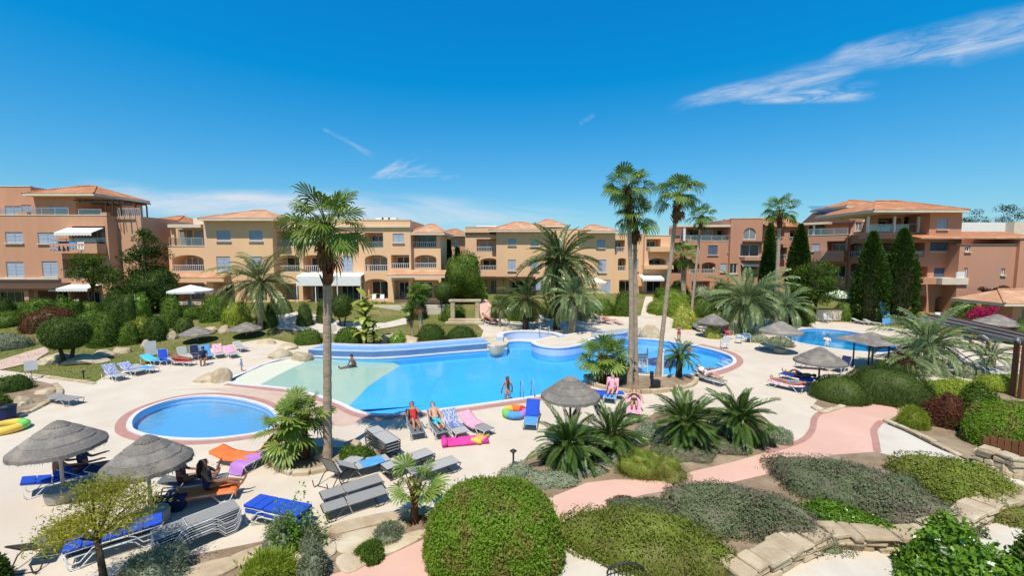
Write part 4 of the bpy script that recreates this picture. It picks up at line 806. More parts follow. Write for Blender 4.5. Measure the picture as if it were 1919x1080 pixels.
# --- roofs that show between the nearer houses
for (Y, x0, x1, yt, ye, yr, wm, lb) in ((78, 262, 330, 418, 416, 405, 'wallp', 'distant terracotta house with a tiled roof between the two left houses'), (84, 816, 874, 440, 440, 430, 'wallr', 'distant rose house in the gap between the two ochre houses')):
    pl = Pl(0, Y); B = thing('distant_house', lb, 'house', base_of(pl, (x0 + x1) / 2))
    block(B, pl, x0, x1, yt, [('G', x0 + 12, yt + 12, x0 + 20, yt + 26), ('G', x0 + 34, yt + 12, x0 + 42, yt + 26)], 10, M[wm], coping=False)
    hip_roof(B, pl.off(-1), x0 - 5, x1 + 5, ye, yr, 12, 'rooft')
# raised patios before the houses
def patio(px0, px1, y_front, Y, h, label):
    a = Pl(0, y_front); u0, u1 = a.u(px0), a.u(px1); zt = gz((u0 + u1) / 2, Y) + h
    t = thing('patio', label, 'patio', (a.P((u0 + u1) / 2, 0)[0], y_front, gz((u0 + u1) / 2, y_front)))
    m = MB(); m.box(((u0 + u1) / 2, (y_front + Y) / 2, zt - .8), (u1 - u0, Y - y_front, 1.6)); m.build('paving', M['palepave'], t, world=True)
    m = MB(); m.box(((u0 + u1) / 2, y_front + .12, zt + .15), (u1 - u0, .22, .3)); m.build('low_wall', M['trimw'], t, world=True)
patio(688, 850, 46.5, 49.4, .05, 'pale patio with a low wall before the arched ochre bay'); patio(320, 400, 46.5, 49.6, .0, 'pale patio under the white parasol of the ochre house')
# ------------------------------------------------------------------ plants
def unit(a): return a / np.maximum(np.linalg.norm(a, axis=1, keepdims=True), 1e-9)
def lumps(d, seed, amp, freqs=(2.2, 4.5, 9.0)):
    r = np.random.default_rng(seed); s = np.zeros(len(d))
    for f, a in zip(freqs, (1.0, .55, .3)):
        for _ in range(4):
            k = unit(r.normal(size=(1, 3)))[0] * f * r.uniform(.7, 1.3); s += a * .5 * np.sin(d @ k + r.uniform(0, 6.28))
    return s * amp
def leaf_quads(p, nrm, size, tilt=.7, asp=.55):
    """one pointed leaf at each point, leaning off the surface"""
    n = len(p); nn = unit(nrm + rng.normal(size=(n, 3)) * tilt)
    t = unit(np.cross(nn, rng.normal(size=(n, 3)))); b = np.cross(nn, t)
    L = (size * rng.uniform(.6, 1.35, n))[:, None]
    v = np.stack([p - t * L * .5, p + b * L * asp * .5 + t * L * .08, p + t * L * .5, p - b * L * asp * .5 + t * L * .08], 1).reshape(-1, 3)
    return v, np.arange(4 * n, dtype=np.int32).reshape(-1, 4)
def up_leaf(p, nrm, size, asp=.2, tilt=.35):
    """blades that stand out along the surface normal (heath, grass tufts)"""
    n = len(p); t = unit(nrm + rng.normal(size=(n, 3)) * tilt); b = unit(np.cross(t, rng.normal(size=(n, 3))))
    L = (size * rng.uniform(.6, 1.4, n))[:, None]
    v = np.stack([p - t * L * .2, p + b * L * asp * .5 + t * L * .35, p + t * L * .8, p - b * L * asp * .5 + t * L * .35], 1).reshape(-1, 3)
    return v, np.arange(4 * n, dtype=np.int32).reshape(-1, 4)
def dome_points(n, rad, pw, seed, amp, low, fr=(2.2, 4.5, 9.0)):
    d = unit(rng.normal(size=(int(n * 1.0), 3))); d[:, 2] = np.where(d[:, 2] < low, -d[:, 2] * rng.uniform(.0, 1, len(d)), d[:, 2])
    s = (np.abs(d) ** pw).sum(1) ** (-1 / pw); r = s * (1 + lumps(d * 2.2, seed, amp, fr))
    p = d * r[:, None] * np.array(rad); g = np.sign(d) * np.abs(d) ** (pw - 1) / np.array(rad)
    return p, unit(g)
def core_mesh(rad, pw, seed, amp, low, k=.9, nu=20, nv=9, fr=(2.2, 4.5, 9.0)):
    vs = []; th = np.linspace(math.asin(max(-1, low)), PI / 2 - .02, nv)
    for t in th:
        for i in range(nu): vs.append((math.cos(t) * math.cos(2 * PI * i / nu), math.cos(t) * math.sin(2 * PI * i / nu), math.sin(t)))
    d = np.array(vs); s = (np.abs(d) ** pw).sum(1) ** (-1 / pw); r = s * (1 + lumps(d * 2.2, seed, amp, fr)) * k
    f = [(j * nu + i, j * nu + (i + 1) % nu, (j + 1) * nu + (i + 1) % nu, (j + 1) * nu + i) for j in range(nv - 1) for i in range(nu)]
    return d * r[:, None] * np.array(rad), np.array(f, dtype=np.int32)
def join_np(parts):
    V_, F_, o = [], [], 0
    for v, f in parts: V_.append(v); F_.append(f + o); o += len(v)
    return np.concatenate(V_), np.concatenate(F_)
SEED = [100]
def bush_mesh(rad, size, mat, n=None, pw=2.3, amp=.06, style='leaf', low=-.15, tilt=.7, asp=.55, dens=1.0, lobes=0, core=True):
    SEED[0] += 1; sd = SEED[0]
    a = 2 * PI * ((rad[0] * rad[1]) ** 1.6 / 3 + (rad[0] * rad[2]) ** 1.6 / 3 + (rad[1] * rad[2]) ** 1.6 / 3) ** (1 / 1.6)
    n = n or int(min(26000, max(900, dens * 2.6 * a / (size * size * asp))))
    if lobes:                              # several cushions grown together
        r = np.random.default_rng(sd); parts = []
        for q in range(lobes):
            a_ = 2 * PI * q / lobes * 2.4 + r.uniform(0, 1); dd = (.0, .40, .56)[q % 3] * r.uniform(.8, 1.15); kx = r.uniform(.48, .66)
            cx, cy = math.cos(a_) * dd * rad[0], math.sin(a_) * dd * rad[1]; rr = (rad[0] * kx, rad[1] * kx * 1.1, rad[2] * (1 - .45 * dd) * r.uniform(.78, 1.05)); off = np.array((cx, cy, 0))
            k = n // lobes; p, g = dome_points(k, rr, 2.2, sd * 31 + q, amp, low, (2.6, 7, 16)); p = p + g * rng.normal(scale=size * .3, size=(k, 1)) - g * size * .1
            cv, cf = core_mesh(rr, 2.2, sd * 31 + q, amp, low, .86, 26, 11, (2.6, 7, 16)); parts.append((cv + off, cf))
            lv = leaf_quads(p + off, g, size, tilt, asp) if style == 'leaf' else up_leaf(p + off, g, size * r.uniform(.85, 1.2), asp, .5); parts.append(lv)
        return mesh_np('foliage', *join_np(parts), mat)
    p, g = dome_points(n, rad, pw, sd, amp, low)
    p = p + g * rng.normal(scale=size * .45, size=(n, 1)) - g * size * .15
    lv = leaf_quads(p, g, size, tilt, asp) if style == 'leaf' else up_leaf(p, g, size, asp)
    k = max(12, n // 45); j = rng.integers(0, n, k)      # stray shoots standing clear of the outline
    stray = up_leaf(p[j] + g[j] * size * rng.uniform(.5, 1.6, (k, 1)), g[j] + np.array((0, 0, .6)), size * 1.3, .28, .5)
    return mesh_np('foliage', *join_np(([core_mesh(rad, pw, sd, amp, low, .93)] if core else []) + [lv, stray]), mat)
    return mesh_np('foliage', *join_np([core_mesh(rad, pw, sd, amp, low, .93), lv]), mat)
def bush(x0, x1, yb, yt, mat, label, name='bush', cat='bush', depth=1.0, size=None, group=None, trunk=0.0, **k):
    """a rounded shrub whose foot meets the ground at photo row yb, spanning columns x0..x1, its top at row yt"""
    c0 = G((x0 + x1) / 2, yb); w = (x1 - x0) / ppm(c0); dp = w * depth
    dirv = Vector((c0.x, c0.y, 0)).normalized(); c = c0 + dirv * dp * .49; c.z = gz(c.x, c.y)
    w = (x1 - x0) / ppm(c); h = max(.15, ztop(c, yt) - c.z)
    if not trunk:                          # seen from above, a deep shrub's outline lies behind its crest
        tn = (EYE - c.z - h) / c.y; h = math.sqrt(max(h * h - (dp / 2 * tn) ** 2 * .85, (h * .42) ** 2))
    size = size or max(.045, 2.6 * c.y / FPX); th = h * trunk
    rad = (w / 2, dp / 2, (h - th) * (1.0 if not trunk else .5))
    ang = math.atan2(c.y, c.x) - PI / 2; rad = (rad[0] * math.cos(ang) ** .8, rad[1] * math.cos(ang) ** .5, rad[2])
    if not trunk:
        o = link(name, bush_mesh(rad, size, M[mat], **k)); o.location = c; o.rotation_euler = (0, 0, ang); tag(o, label, cat, group)
    else:
        o = thing(name, label, cat, c, ang, group); k.setdefault('low', -1.0)
        link('crown', bush_mesh(rad, size, M[mat], **k), o, (0, 0, th + rad[2] * .98))
        m = MB()
        for s in ((-.12, 0), (.13, .05)) if w > 1.6 else ((0, 0),):
            m.tube([(s[0] * 1.2, s[1], -.05), (s[0] * 1.6, s[1], th * .5), (s[0] * 3, s[1], th + rad[2] * .4)], [.09 * w / 2, .075 * w / 2, .05 * w / 2], 7)
        m.build('trunk', M['barkd'], o)
    return o
def tree_crown(rad, size, mat, n, blobs, seed):
    """leaves gathered in clumps inside an ellipsoid, with gaps between"""
    r = np.random.default_rng(seed); parts = []
    c = unit(r.normal(size=(blobs, 3))) * (r.uniform(.35, .86, blobs) ** .8)[:, None] * np.array(rad)
    for q in c:
        k = n // blobs; br = min(rad) * r.uniform(.26, .46)
        d = unit(rng.normal(size=(k, 3))); rr = br * rng.uniform(.55, 1.05, k)[:, None] * (1 + lumps(d * 2, int(r.integers(9999)), .12))[:, None]
        parts.append(leaf_quads(q + d * rr * np.array((1.15, 1.15, .8)), d, size, .8))
    return mesh_np('crown', *join_np(parts), mat), c
def tree(px, yb, yt, x0, x1, mat, label, base=.3, n=5000, blobs=26, size=None, group=None, name='tree', cat='tree', tr=.12, depth=.9):
    c = G(px, yb); w = (x1 - x0) / ppm(c); h = ztop(c, yt) - c.z; size = size or max(.07, 3.2 * c.y / FPX)
    o = thing(name, label, cat, c, 0, group); rad = (w / 2, w / 2 * depth, h * (1 - base) / 2)
    off = ((x0 + x1) / 2 - px) / ppm(c); cz = h * (base + (1 - base) / 2); SEED[0] += 1
    me, cs = tree_crown(rad, size, M[mat], n, blobs, SEED[0]); link('crown', me, o, (off, 0, cz))
    m = MB(); m.tube([(0, 0, -.1), (off * .3, 0, h * base * .6), (off * .7, 0, h * base + .2), (off, 0, cz)], [tr, tr * .85, tr * .7, tr * .3], 8); m.build('trunk', M['barkd'], o, smooth=True)
    for q in cs[:9]:
        m = MB(); m.tube([(off * .6, 0, h * base * .95), (off + q[0] * .5, q[1] * .5, cz + q[2] * .3 - h * .06), (off + q[0], q[1], cz + q[2])], [tr * .5, tr * .3, tr * .12], 5); m.build('limb', M['barkd'], o)
    return o
# --- palm leaves
def spine(L, elev, droop, n=9, pw=1.35):
    pts = [Vector((0, 0, 0))]; ang = []
    for i in range(n):
        a = elev - droop * ((i + .5) / n) ** pw; ang.append(a); pts.append(pts[-1] + Vector((math.cos(a), 0, math.sin(a))) * L / n)
    return pts, ang + [ang[-1]]
def pinnate(L, elev, droop, leaf, mat, pairs=34, wid=.045, start=.16, vee=.35, fwd=.62, sag=.35):
    n = 9; pts, ang = spine(L, elev, droop, n); m = MB()
    m.tube(pts, [.035 * L / 3 * (1 - .85 * i / n) + .006 for i in range(n + 1)], 4)
    for k in range(pairs):
        t = start + (1 - start) * (k + .5) / pairs; x = t * n; i = min(int(x), n - 1); p = pts[i].lerp(pts[i + 1], x - i); a = ang[i]
        ax = Vector((math.cos(a), 0, math.sin(a))); up = Vector((-math.sin(a), 0, math.cos(a)))
        ll = leaf * (.55 + .75 * math.sin(PI * min(1, (t - start) / (1 - start) * .82 + .14))) * .85
        for s in (-1, 1):
            f = fwd + .5 * t; d = (Vector((0, s, 0)) + ax * f + up * (vee * U_(.5, 1.3))).normalized()
            q = p + d * ll * .55; tip = p + d * ll - Vector((0, 0, sag * ll * U_(.5, 1.3))); wv = ax * wid * .5 * U_(.8, 1.2)
            m.add([p, q - wv, tip, q + wv], [(0, 1, 2, 3)])
    return m.mesh('frond', mat)
def fan(Lp, Rr, elev, droop, mat, seg=22, spread=2.2, curl=.5, split=.42):
    """a fan leaf: bare stalk, then a split pleated blade whose tips hang"""
    m = MB(); pts, ang = spine(Lp, elev, droop * .5, 5)
    m.tube(pts, [.028, .024, .02, .018, .016, .014], 4)
    a = ang[-1] - droop * .45; h = pts[-1]; ax = Vector((math.cos(a), 0, math.sin(a))); up = Vector((-math.sin(a), 0, math.cos(a))); sd = Vector((0, 1, 0))
    for k in range(seg):
        ph = -spread + 2 * spread * (k + .5) / seg; r = Rr * (1 - .28 * (abs(ph) / spread) ** 2) * U_(.88, 1.08)
        d = (ax * math.cos(ph) + sd * math.sin(ph)).normalized(); d = (d + up * .16 * (1 - abs(ph) / spread) + up * (.07 if k % 2 else -.07)).normalized()
        s = d.cross(up).normalized(); hw = r * split * spread / seg * 1.5
        mid = h + d * r * .58 - Vector((0, 0, curl * r * .06)); tip = h + d * r * (1 - .18 * curl) - Vector((0, 0, curl * r * U_(.2, .5)))
        m.add([h, mid - s * hw, mid + s * hw, mid + d * r * .16 - s * hw * .75 - Vector((0, 0, curl * r * .05)), mid + d * r * .16 + s * hw * .75 - Vector((0, 0, curl * r * .05)), tip], [(0, 1, 2), (1, 3, 4, 2), (3, 5, 4)])
    return m.mesh('frond', mat)
LIB = {}
def frond_set(kind):
    if kind in LIB: return LIB[kind]
    E = [82, 66, 48, 30, 12, -8, -30, -52]; out = []
    for e in E:
        q = e / 82
        if kind == 'fan': me = fan(1.0, 1.0, R(e), R(34 + 10 * (1 - q)), M['fan'], 24, 1.85, .5 + .5 * (1 - q), .40)
        elif kind == 'fanl': me = fan(.75, .8, R(e), R(26), M['fanl'], 22, 2.1, .4)
        elif kind == 'fang': me = fan(.55, .75, R(e), R(24), M['fan'], 22, 2.2, .35)
        elif kind == 'date': me = pinnate(3.4, R(e), R(62 + 14 * (1 - q)), .56, M['date'], 34, .085)
        elif kind == 'canary': me = pinnate(3.6, R(e), R(58 + 12 * (1 - q)), .52, M['canary'], 38, .095, sag=.2)
        elif kind == 'silver': me = pinnate(3.3, R(e), R(60 + 16 * (1 - q)), .62, M['silver'], 38, .08, sag=.4)
        elif kind == 'sago': me = pinnate(1.45, R(e), R(42 + 22 * (1 - q)), .23, M['cycad'], 44, .036, .12, .28, .75, .06)
        elif kind == 'sagob': me = pinnate(1.45, R(e), R(30), .40, M['cycad'], 30, .05, .12, .2, .9, .1)
        elif kind == 'dry': me = fan(.9, .8, R(e - 30), R(30), M['straw'], 14, 1.3, 1.3)
        out.append(me)
    LIB[kind] = out; return out
def palm(px, yb, label, kind, crown_px, scale, nf, r0=.22, r1=.16, emin=-45, emax=85, group=None, boots=1.0, dry=0, name='palm_tree', bark='bark', bend=0.0, loc=None, cat='palm tree', flare=1.35, rise=0.0):
    """trunk foot at photo (px, yb); crown centre at crown_px; a frond is an object of its own"""
    b = loc or G(px, yb); t = Vector((b.x, b.y, ztop(b, crown_px[1]))); t.x += (crown_px[0] - (959.5 + FPX * t.x / (t.y * CA - (t.z - EYE) * SA))) / ppm(b)
    o = thing(name, label, cat, b, 0, group); top = t - b; n = 34; m = MB(); pts = []; rs = []
    for i in range(n + 1):
        s = i / n; p = top * s; p.x += bend * math.sin(PI * s); pts.append(p); rs.append((r0 + (r1 - r0) * s ** .8) * (1 + (flare - 1) * math.exp(-s * 14)) * (1.05 if i % 2 else .97) * U_(.98, 1.02))
    pts[0].z -= .1
    if top.z > .3: m.tube(pts, rs, 12); m.build('trunk', M[bark], o, smooth=False)
    if boots > 0 and top.z > .6:
        m = MB()
        for i in range(int(46 * boots)):
            s = 1 - U_(0, 1) * min(.5, .95 * boots / max(top.z, 1)); a = i * 2.4; c = top * s; c.x += bend * math.sin(PI * s); rr = r1 * 1.02
            d = Vector((math.cos(a), math.sin(a), 0)); p = c + d * rr; q = c + d * (rr + U_(.10, .22)) + Vector((0, 0, U_(.12, .3)))
            sd = Vector((-d.y, d.x, 0)) * .06; m.add([p - sd - Vector((0, 0, .12)), p + sd - Vector((0, 0, .12)), q + sd * .7, q - sd * .7], [(0, 1, 2, 3)])
        m.tube([top * max(0, 1 - 1.0 * boots / max(top.z, 1)) + Vector((bend * math.sin(PI * max(0, 1 - boots / max(top.z, 1))), 0, 0)), top], [r1 * 1.12, r1 * 1.25], 10); bo = m.build('frond_base', M['barkb'], o); bo['kind'] = 'stuff'
    fs = frond_set(kind); E = [82, 66, 48, 30, 12, -8, -30, -52]
    for i in range(nf):
        e = emax - (emax - emin) * ((i + .5) / nf) ** (1.05 if kind == 'fan' else .85); k = min(range(8), key=lambda j: abs(E[j] - e)); a = i * 2.39996 + U_(-.25, .25)
        link('frond', fs[k], o, top + Vector((math.cos(a), math.sin(a), 0)) * r1 * .5 + Vector((0, 0, U_(-.12, .12) + rise)), (U_(-.4, .4), U_(-.16, .16), a), scale * U_(.8, 1.18))
    for i in range(dry):
        link('dead_frond', frond_set('dry')[6 + i % 2], o, top - Vector((0, 0, .25)), (0, 0, i * 2.4 + U_(-.3, .3)), scale * U_(.8, 1.05))
    return o
# --- the tall fan palms
gt = 'slim tall fan palms round the pool'
palm(614, 860, 'tall fan palm with a single thick trunk beside the children pool', 'fan', (612, 426), .80, 36, .14, .125, -30, group=gt, boots=1.9, dry=3, flare=1.25)
palm(1180, 726, 'tallest of the paired fan palms with its crown highest in the sky', 'fan', (1175, 352), .72, 30, .13, .10, -26, group=gt, boots=1.8, dry=2, bend=.15)
palm(1192, 722, 'shorter fan palm whose crown hangs below that of its tall twin', 'fan', (1190, 408), .68, 24, .115, .095, -34, group=gt, boots=1.4, dry=3)
palm(1232, 706, 'fan palm whose slim trunk leans right over the small sago palm', 'fan', (1270, 366), .76, 32, .13, .10, -28, group=gt, boots=1.5, dry=3)
palm(1294, 604, 'far leaning fan palm before the rose gabled house', 'fan', (1314, 406), .82, 26, .15, .115, -22, group=gt, boots=1.3, dry=2)
palm(1452, 610, 'fan palm with a pale trunk standing before the slanted rose wing', 'fan', (1462, 396), .92, 28, .19, .15, -28, group=gt, boots=1.6, dry=2)
palm(1281, 560, 'little fan palm against the corner of the rose house', 'fan', (1280, 478), 1.0, 26, .3, .26, -50, boots=1.0, dry=3)
# --- date palms
gd = 'feathery date palms'
palm(487, 612, 'arching date palm on the lawn before the ochre house', 'date', (488, 528), 1.06, 44, .2, .22, -48, group=gd, boots=.8)
palm(1042, 618, 'big dark date palm with a thick stem behind the spa wall', 'canary', (1050, 490), 1.1, 72, .26, .3, -52, group=gd, boots=1.6, bark='barkd')
palm(985, 617, 'short dark date palm left of the big one by the spa wall', 'canary', (986, 560), .74, 40, .24, .26, -48, group=gd, boots=.5, bark='barkd')
palm(1072, 630, 'grey date palm with a stout trunk at the peninsula', 'silver', (1076, 556), .80, 44, .34, .36, -50, group=gd, boots=.6)
palm(1388, 622, 'wide silvery palm with a brown trunk between the two right pools', 'silver', (1400, 566), 1.12, 60, .42, .4, -38, group=gd, boots=.8, bark='barkb')
palm(1470, 610, 'low silvery palm behind the pale trunk on the right', 'silver', (1474, 574), .75, 34, .3, .3, -30, group=gd, boots=.4)
palm(1740, 694, 'wide silvery palm behind the dark rounded hedge', 'silver', (1738, 650), .78, 54, .2, .2, -30, group=gd, boots=.3)
palm(1700, 700, 'low pale palm at the left foot of the wide silvery palm', 'silver', (1700, 676), .5, 24, .12, .12, -25, group=gd, boots=0)
palm(936, 612, 'small bright palm by the stone frame on the lawn', 'date', (938, 578), .42, 26, .12, .12, -30, boots=.2)
palm(1860, 690, 'low grey palm under the timber pergola', 'silver', (1862, 672), .46, 26, .12, .12, -20, boots=0)
# --- low fan palms
gl = 'low bushy fan palms'
palm(552, 862, 'bushy fan palm with two crowns at the foot of the tall left palm', 'fanl', (540, 806), .82, 26, .16, .15, -45, group=gl, boots=.3, bark='barkb', dry=3)
palm(572, 860, 'upright bushy fan palm touching the tall left trunk', 'fanl', (566, 780), .72, 24, .14, .13, -40, group=gl, boots=.4, bark='barkb', dry=2)
palm(1128, 716, 'pale green fan palm beside the paired tall palms', 'fanl', (1132, 668), .98, 34, .24, .22, -45, group=gl, boots=.5, bark='barkb', dry=3)
palm(1152, 712, 'second pale fan palm close by the tall twin trunks', 'fanl', (1150, 680), .66, 20, .18, .16, -40, group=gl, boots=.4, bark='barkb', dry=2)
palm(776, 980, 'young fan palm between the grey loungers and the big clipped bush', 'fanl', (778, 914), .56, 15, .1, .09, -15, group=gl, boots=.3, bark='barkb', dry=2, emax=70)
palm(790, 640, 'scruffy yucca like palm with dry hanging leaves behind the trough', 'fang', (786, 548), .9, 30, .16, .14, -50, group=gl, boots=1.5, dry=9)
palm(774, 636, 'thin leafy palm left of the scruffy one', 'fang', (768, 580), .65, 18, .1, .1, -45, group=gl, boots=.6, dry=4)
# --- sago palms
gs = 'sago palms in the sandy bed'
palm(1066, 868, 'large dark sago palm under the small parasol', 'sago', (1066, 838), .86, 80, .2, .2, -36, group=gs, boots=.2, bark='barkd', cat='sago palm', name='sago_palm', rise=.1)
palm(1142, 850, 'dark broad leaved palm right of the large sago palm', 'sagob', (1146, 812), .74, 50, .2, .2, -40, group=gs, boots=.2, bark='barkd', cat='sago palm', name='sago_palm')
palm(1288, 830, 'dark bushy palm left of the second sago palm', 'sagob', (1288, 790), .84, 60, .2, .2, -36, group=gs, boots=.2, bark='barkd', cat='sago palm', name='sago_palm')
palm(1384, 826, 'second dark sago palm nearest the pink path', 'sago', (1386, 788), .86, 80, .2, .2, -34, group=gs, boots=.2, bark='barkd', cat='sago palm', name='sago_palm', rise=.1)
palm(1272, 706, 'small sago palm on a dark stem at the pool edge', 'sago', (1274, 666), .72, 40, .17, .16, -40, group=gs, boots=.2, bark='barkd', cat='sago palm', name='sago_palm')
palm(1520, 1068, 'clump of feather leaves', 'sago', (1520, 1060), .1, 4, .02, .02, 10, boots=0) if False else None
# --- clipped bushes and hedges, near
bush(800, 1050, 1120, 902, 'hedge', 'big rounded clipped bush at the bottom centre', depth=.85, size=.062, pw=2.6, amp=.035, n=32000, tilt=.8)
bush(1020, 1380, 1090, 946, 'olive', 'long olive green mound sloping down beside the big clipped bush', name='heath_mound', cat='shrub', depth=.5, size=.058, pw=2.6, amp=.08, lobes=6, asp=.5, tilt=.5, n=32000, group='low spreading heath mounds')
bush(1170, 1340, 1006, 944, 'heath', 'grey green heath mound behind the olive one', name='heath_mound', cat='shrub', depth=.7, size=.058, pw=2.4, amp=.13, lobes=6, asp=.5, tilt=.5, n=32000, group='low spreading heath mounds')
bush(1240, 1545, 1028, 908, 'heath', 'large grey green heath mound in the middle of the right bed', name='heath_mound', cat='shrub', depth=.66, size=.058, pw=2.4, amp=.13, lobes=9, asp=.5, tilt=.5, n=34000, group='low spreading heath mounds')
bush(1430, 1780, 976, 862, 'heath', 'wide brownish heath mound beneath the pale path', name='heath_mound', cat='shrub', depth=.62, size=.058, pw=2.4, amp=.13, lobes=9, asp=.5, tilt=.5, n=34000, group='low spreading heath mounds')
bush(1640, 1980, 950, 850, 'olive', 'bright olive mound at the right behind the boulder', name='heath_mound', cat='shrub', depth=.5, size=.062, pw=2.4, amp=.05, lobes=7, asp=.5, tilt=.5, n=20000, group='low spreading heath mounds')
for x0, x1, yb, yt, mt, lb in ((1540, 1800, 992, 902, 'heath', 'grey green heath cushion in front of the brownish mound'), (1360, 1520, 1024, 932, 'heath', 'heath cushion in the middle gap of the right bed'), (1700, 1900, 964, 892, 'olive', 'olive cushion before the bright olive mound'), (1130, 1290, 984, 936, 'heath', 'low heath cushion along the pink path behind the olive mound'), (1480, 1600, 930, 868, 'heath', 'heath cushion at the path side between the two larger mounds')):
    bush(x0, x1, yb, yt, mt, lb, name='heath_mound', cat='shrub', depth=.6, size=.058, pw=2.4, amp=.12, lobes=6, asp=.5, tilt=.5, n=16000, group='low spreading heath mounds')
bush(1505, 1690, 1008, 956, 'brightl', 'bright green creeping shrub before the brownish heath', depth=.35, size=.075, pw=2.4, amp=.1, n=9000)
bush(1430, 1490, 1026, 980, 'lime', 'small grassy tuft beside the low sandstone wall', depth=.8, size=.09, style='up', asp=.14, n=4000)
bush(1675, 1900, 1150, 992, 'brightl', 'leafy green shrub with white flowers in the bottom right corner', name='flowering_shrub', depth=.7, size=.11, pw=2.2, amp=.13, n=9000, tilt=.9, asp=.6)
bush(1880, 1960, 1130, 1010, 'bush', 'dark leafy shrub cut off by the bottom right corner', depth=.8, size=.1, amp=.12, n=3000)
bush(1146, 1276, 908, 842, 'olive', 'thin yellowish wispy shrub leaning over the pink path', name='wispy_shrub', cat='shrub', depth=.6, size=.11, pw=2.0, amp=.2, style='up', asp=.1, n=5200, lobes=5)
gsg = 'silver sage cushions along the bed'
for x0, x1, yb, yt, mt, lb in ((930, 1010, 915, 868, 'sage', 'pale sage cushion behind the big clipped bush'), (990, 1080, 922, 880, 'sage', 'pale sage cushion at the end of the pink path'), (1060, 1130, 898, 868, 'sage', 'sage cushion under the large sago palm'), (1120, 1180, 880, 846, 'sage', 'sage cushion right of the large sago palm'), (1180, 1250, 838, 790, 'sage', 'pale sage cushion between the sago palms and the pool'), (1236, 1340, 870, 832, 'heath', 'olive cushion left of the second sago palm'), (1310, 1400, 858, 822, 'heath', 'grey green cushion under the second sago palm'), (1390, 1450, 840, 808, 'heath', 'brownish cushion on the near side of the path bend'), (1430, 1484, 836, 796, 'sage', 'grey cushion at the bend of the pink path'), (1215, 1260, 862, 836, 'heath', 'low cushion behind the wispy shrub')):
    bush(x0, x1, yb, yt, mt, lb, name='sage_cushion', cat='shrub', depth=.8, size=.055, amp=.12, asp=.5, tilt=.5, n=9000, lobes=5, group=gsg)
gbg = 'blue grey shrubs at the lower left'
for x0, x1, yb, yt, mt, lb, sz in ((492, 575, 1050, 966, 'blues', 'blue grey shrub left of the lime sprig', .05), (560, 616, 1040, 975, 'blues', 'blue grey shrub behind the lime sprig', .05), (548, 632, 1105, 1020, 'blues', 'dark blue grey cushion at the bottom left of centre', .05), (690, 772, 1030, 980, 'blues', 'blue grey shrub under the young fan palm', .05), (666, 730, 1060, 1012, 'bush', 'green cushion beside the pink path at the bottom', .05), (225, 385, 1120, 1022, 'blues', 'dark grey shrub at the bottom left below the stacked loungers', .06), (-40, 36, 1110, 1040, 'dbush', 'dark shrub in the bottom left corner', .07)):
    bush(x0, x1, yb, yt, mt, lb, name='grey_shrub', cat='shrub', depth=.8, size=sz, amp=.13, style='up', asp=.3, n=9000, lobes=4, group=gbg)
bush(450, 552, 1130, 1046, 'lime', 'mound of long lime green grass at the bottom edge', name='grass_clump', cat='grass clump', depth=.8, size=.11, style='up', asp=.09, n=14000, amp=.06)
bush(512, 590, 1050, 964, 'brightl', 'lime leafy sprig growing through the blue grey shrub', depth=.5, size=.075, amp=.5, n=1500, tilt=1.0, pw=2.0, core=False)
# --- right hand hedges
bush(1518, 1626, 760, 706, 'topi', 'left lobe of the rounded dark hedge on the deck', name='hedge', cat='hedge', depth=.9, size=.06, amp=.05, style='up', asp=.4, n=9000)
bush(1566, 1752, 764, 690, 'topi', 'wide rounded dark hedge before the silvery palm', name='hedge', cat='hedge', depth=.6, size=.06, amp=.06, style='up', asp=.4, n=18000)
bush(1730, 1850, 752, 712, 'lime', 'yellow green hedge behind the red brown bush', name='hedge', cat='hedge', depth=.6, size=.07, amp=.07, n=8000)
bush(1728, 1810, 806, 738, 'redl', 'red brown bush between the green hedges', depth=.8, size=.06, amp=.12, n=9000)
bush(1790, 1880, 790, 726, 'bush', 'dark green bush right of the red brown bush', depth=.8, size=.07, amp=.1, n=8000)
bush(1830, 1960, 742, 700, 'lime', 'low yellow green shrub by the pergola post', depth=.5, size=.07, amp=.1, n=5000)
bush(1682, 1736, 806, 766, 'lime', 'small grassy mound at the bend of the pale path', depth=.8, size=.1, style='up', asp=.14, n=5000)
bush(1800, 2080, 872, 756, 'hedge', 'large clipped green hedge above the brown plank fence', name='hedge', cat='hedge', depth=.55, size=.062, pw=2.8, amp=.04, n=26000)
bush(1740, 1840, 850, 780, 'hedge', 'left end of the clipped hedge above the stone wall', name='hedge', cat='hedge', depth=.7, size=.062, pw=2.8, amp=.05, n=10000) if False else None
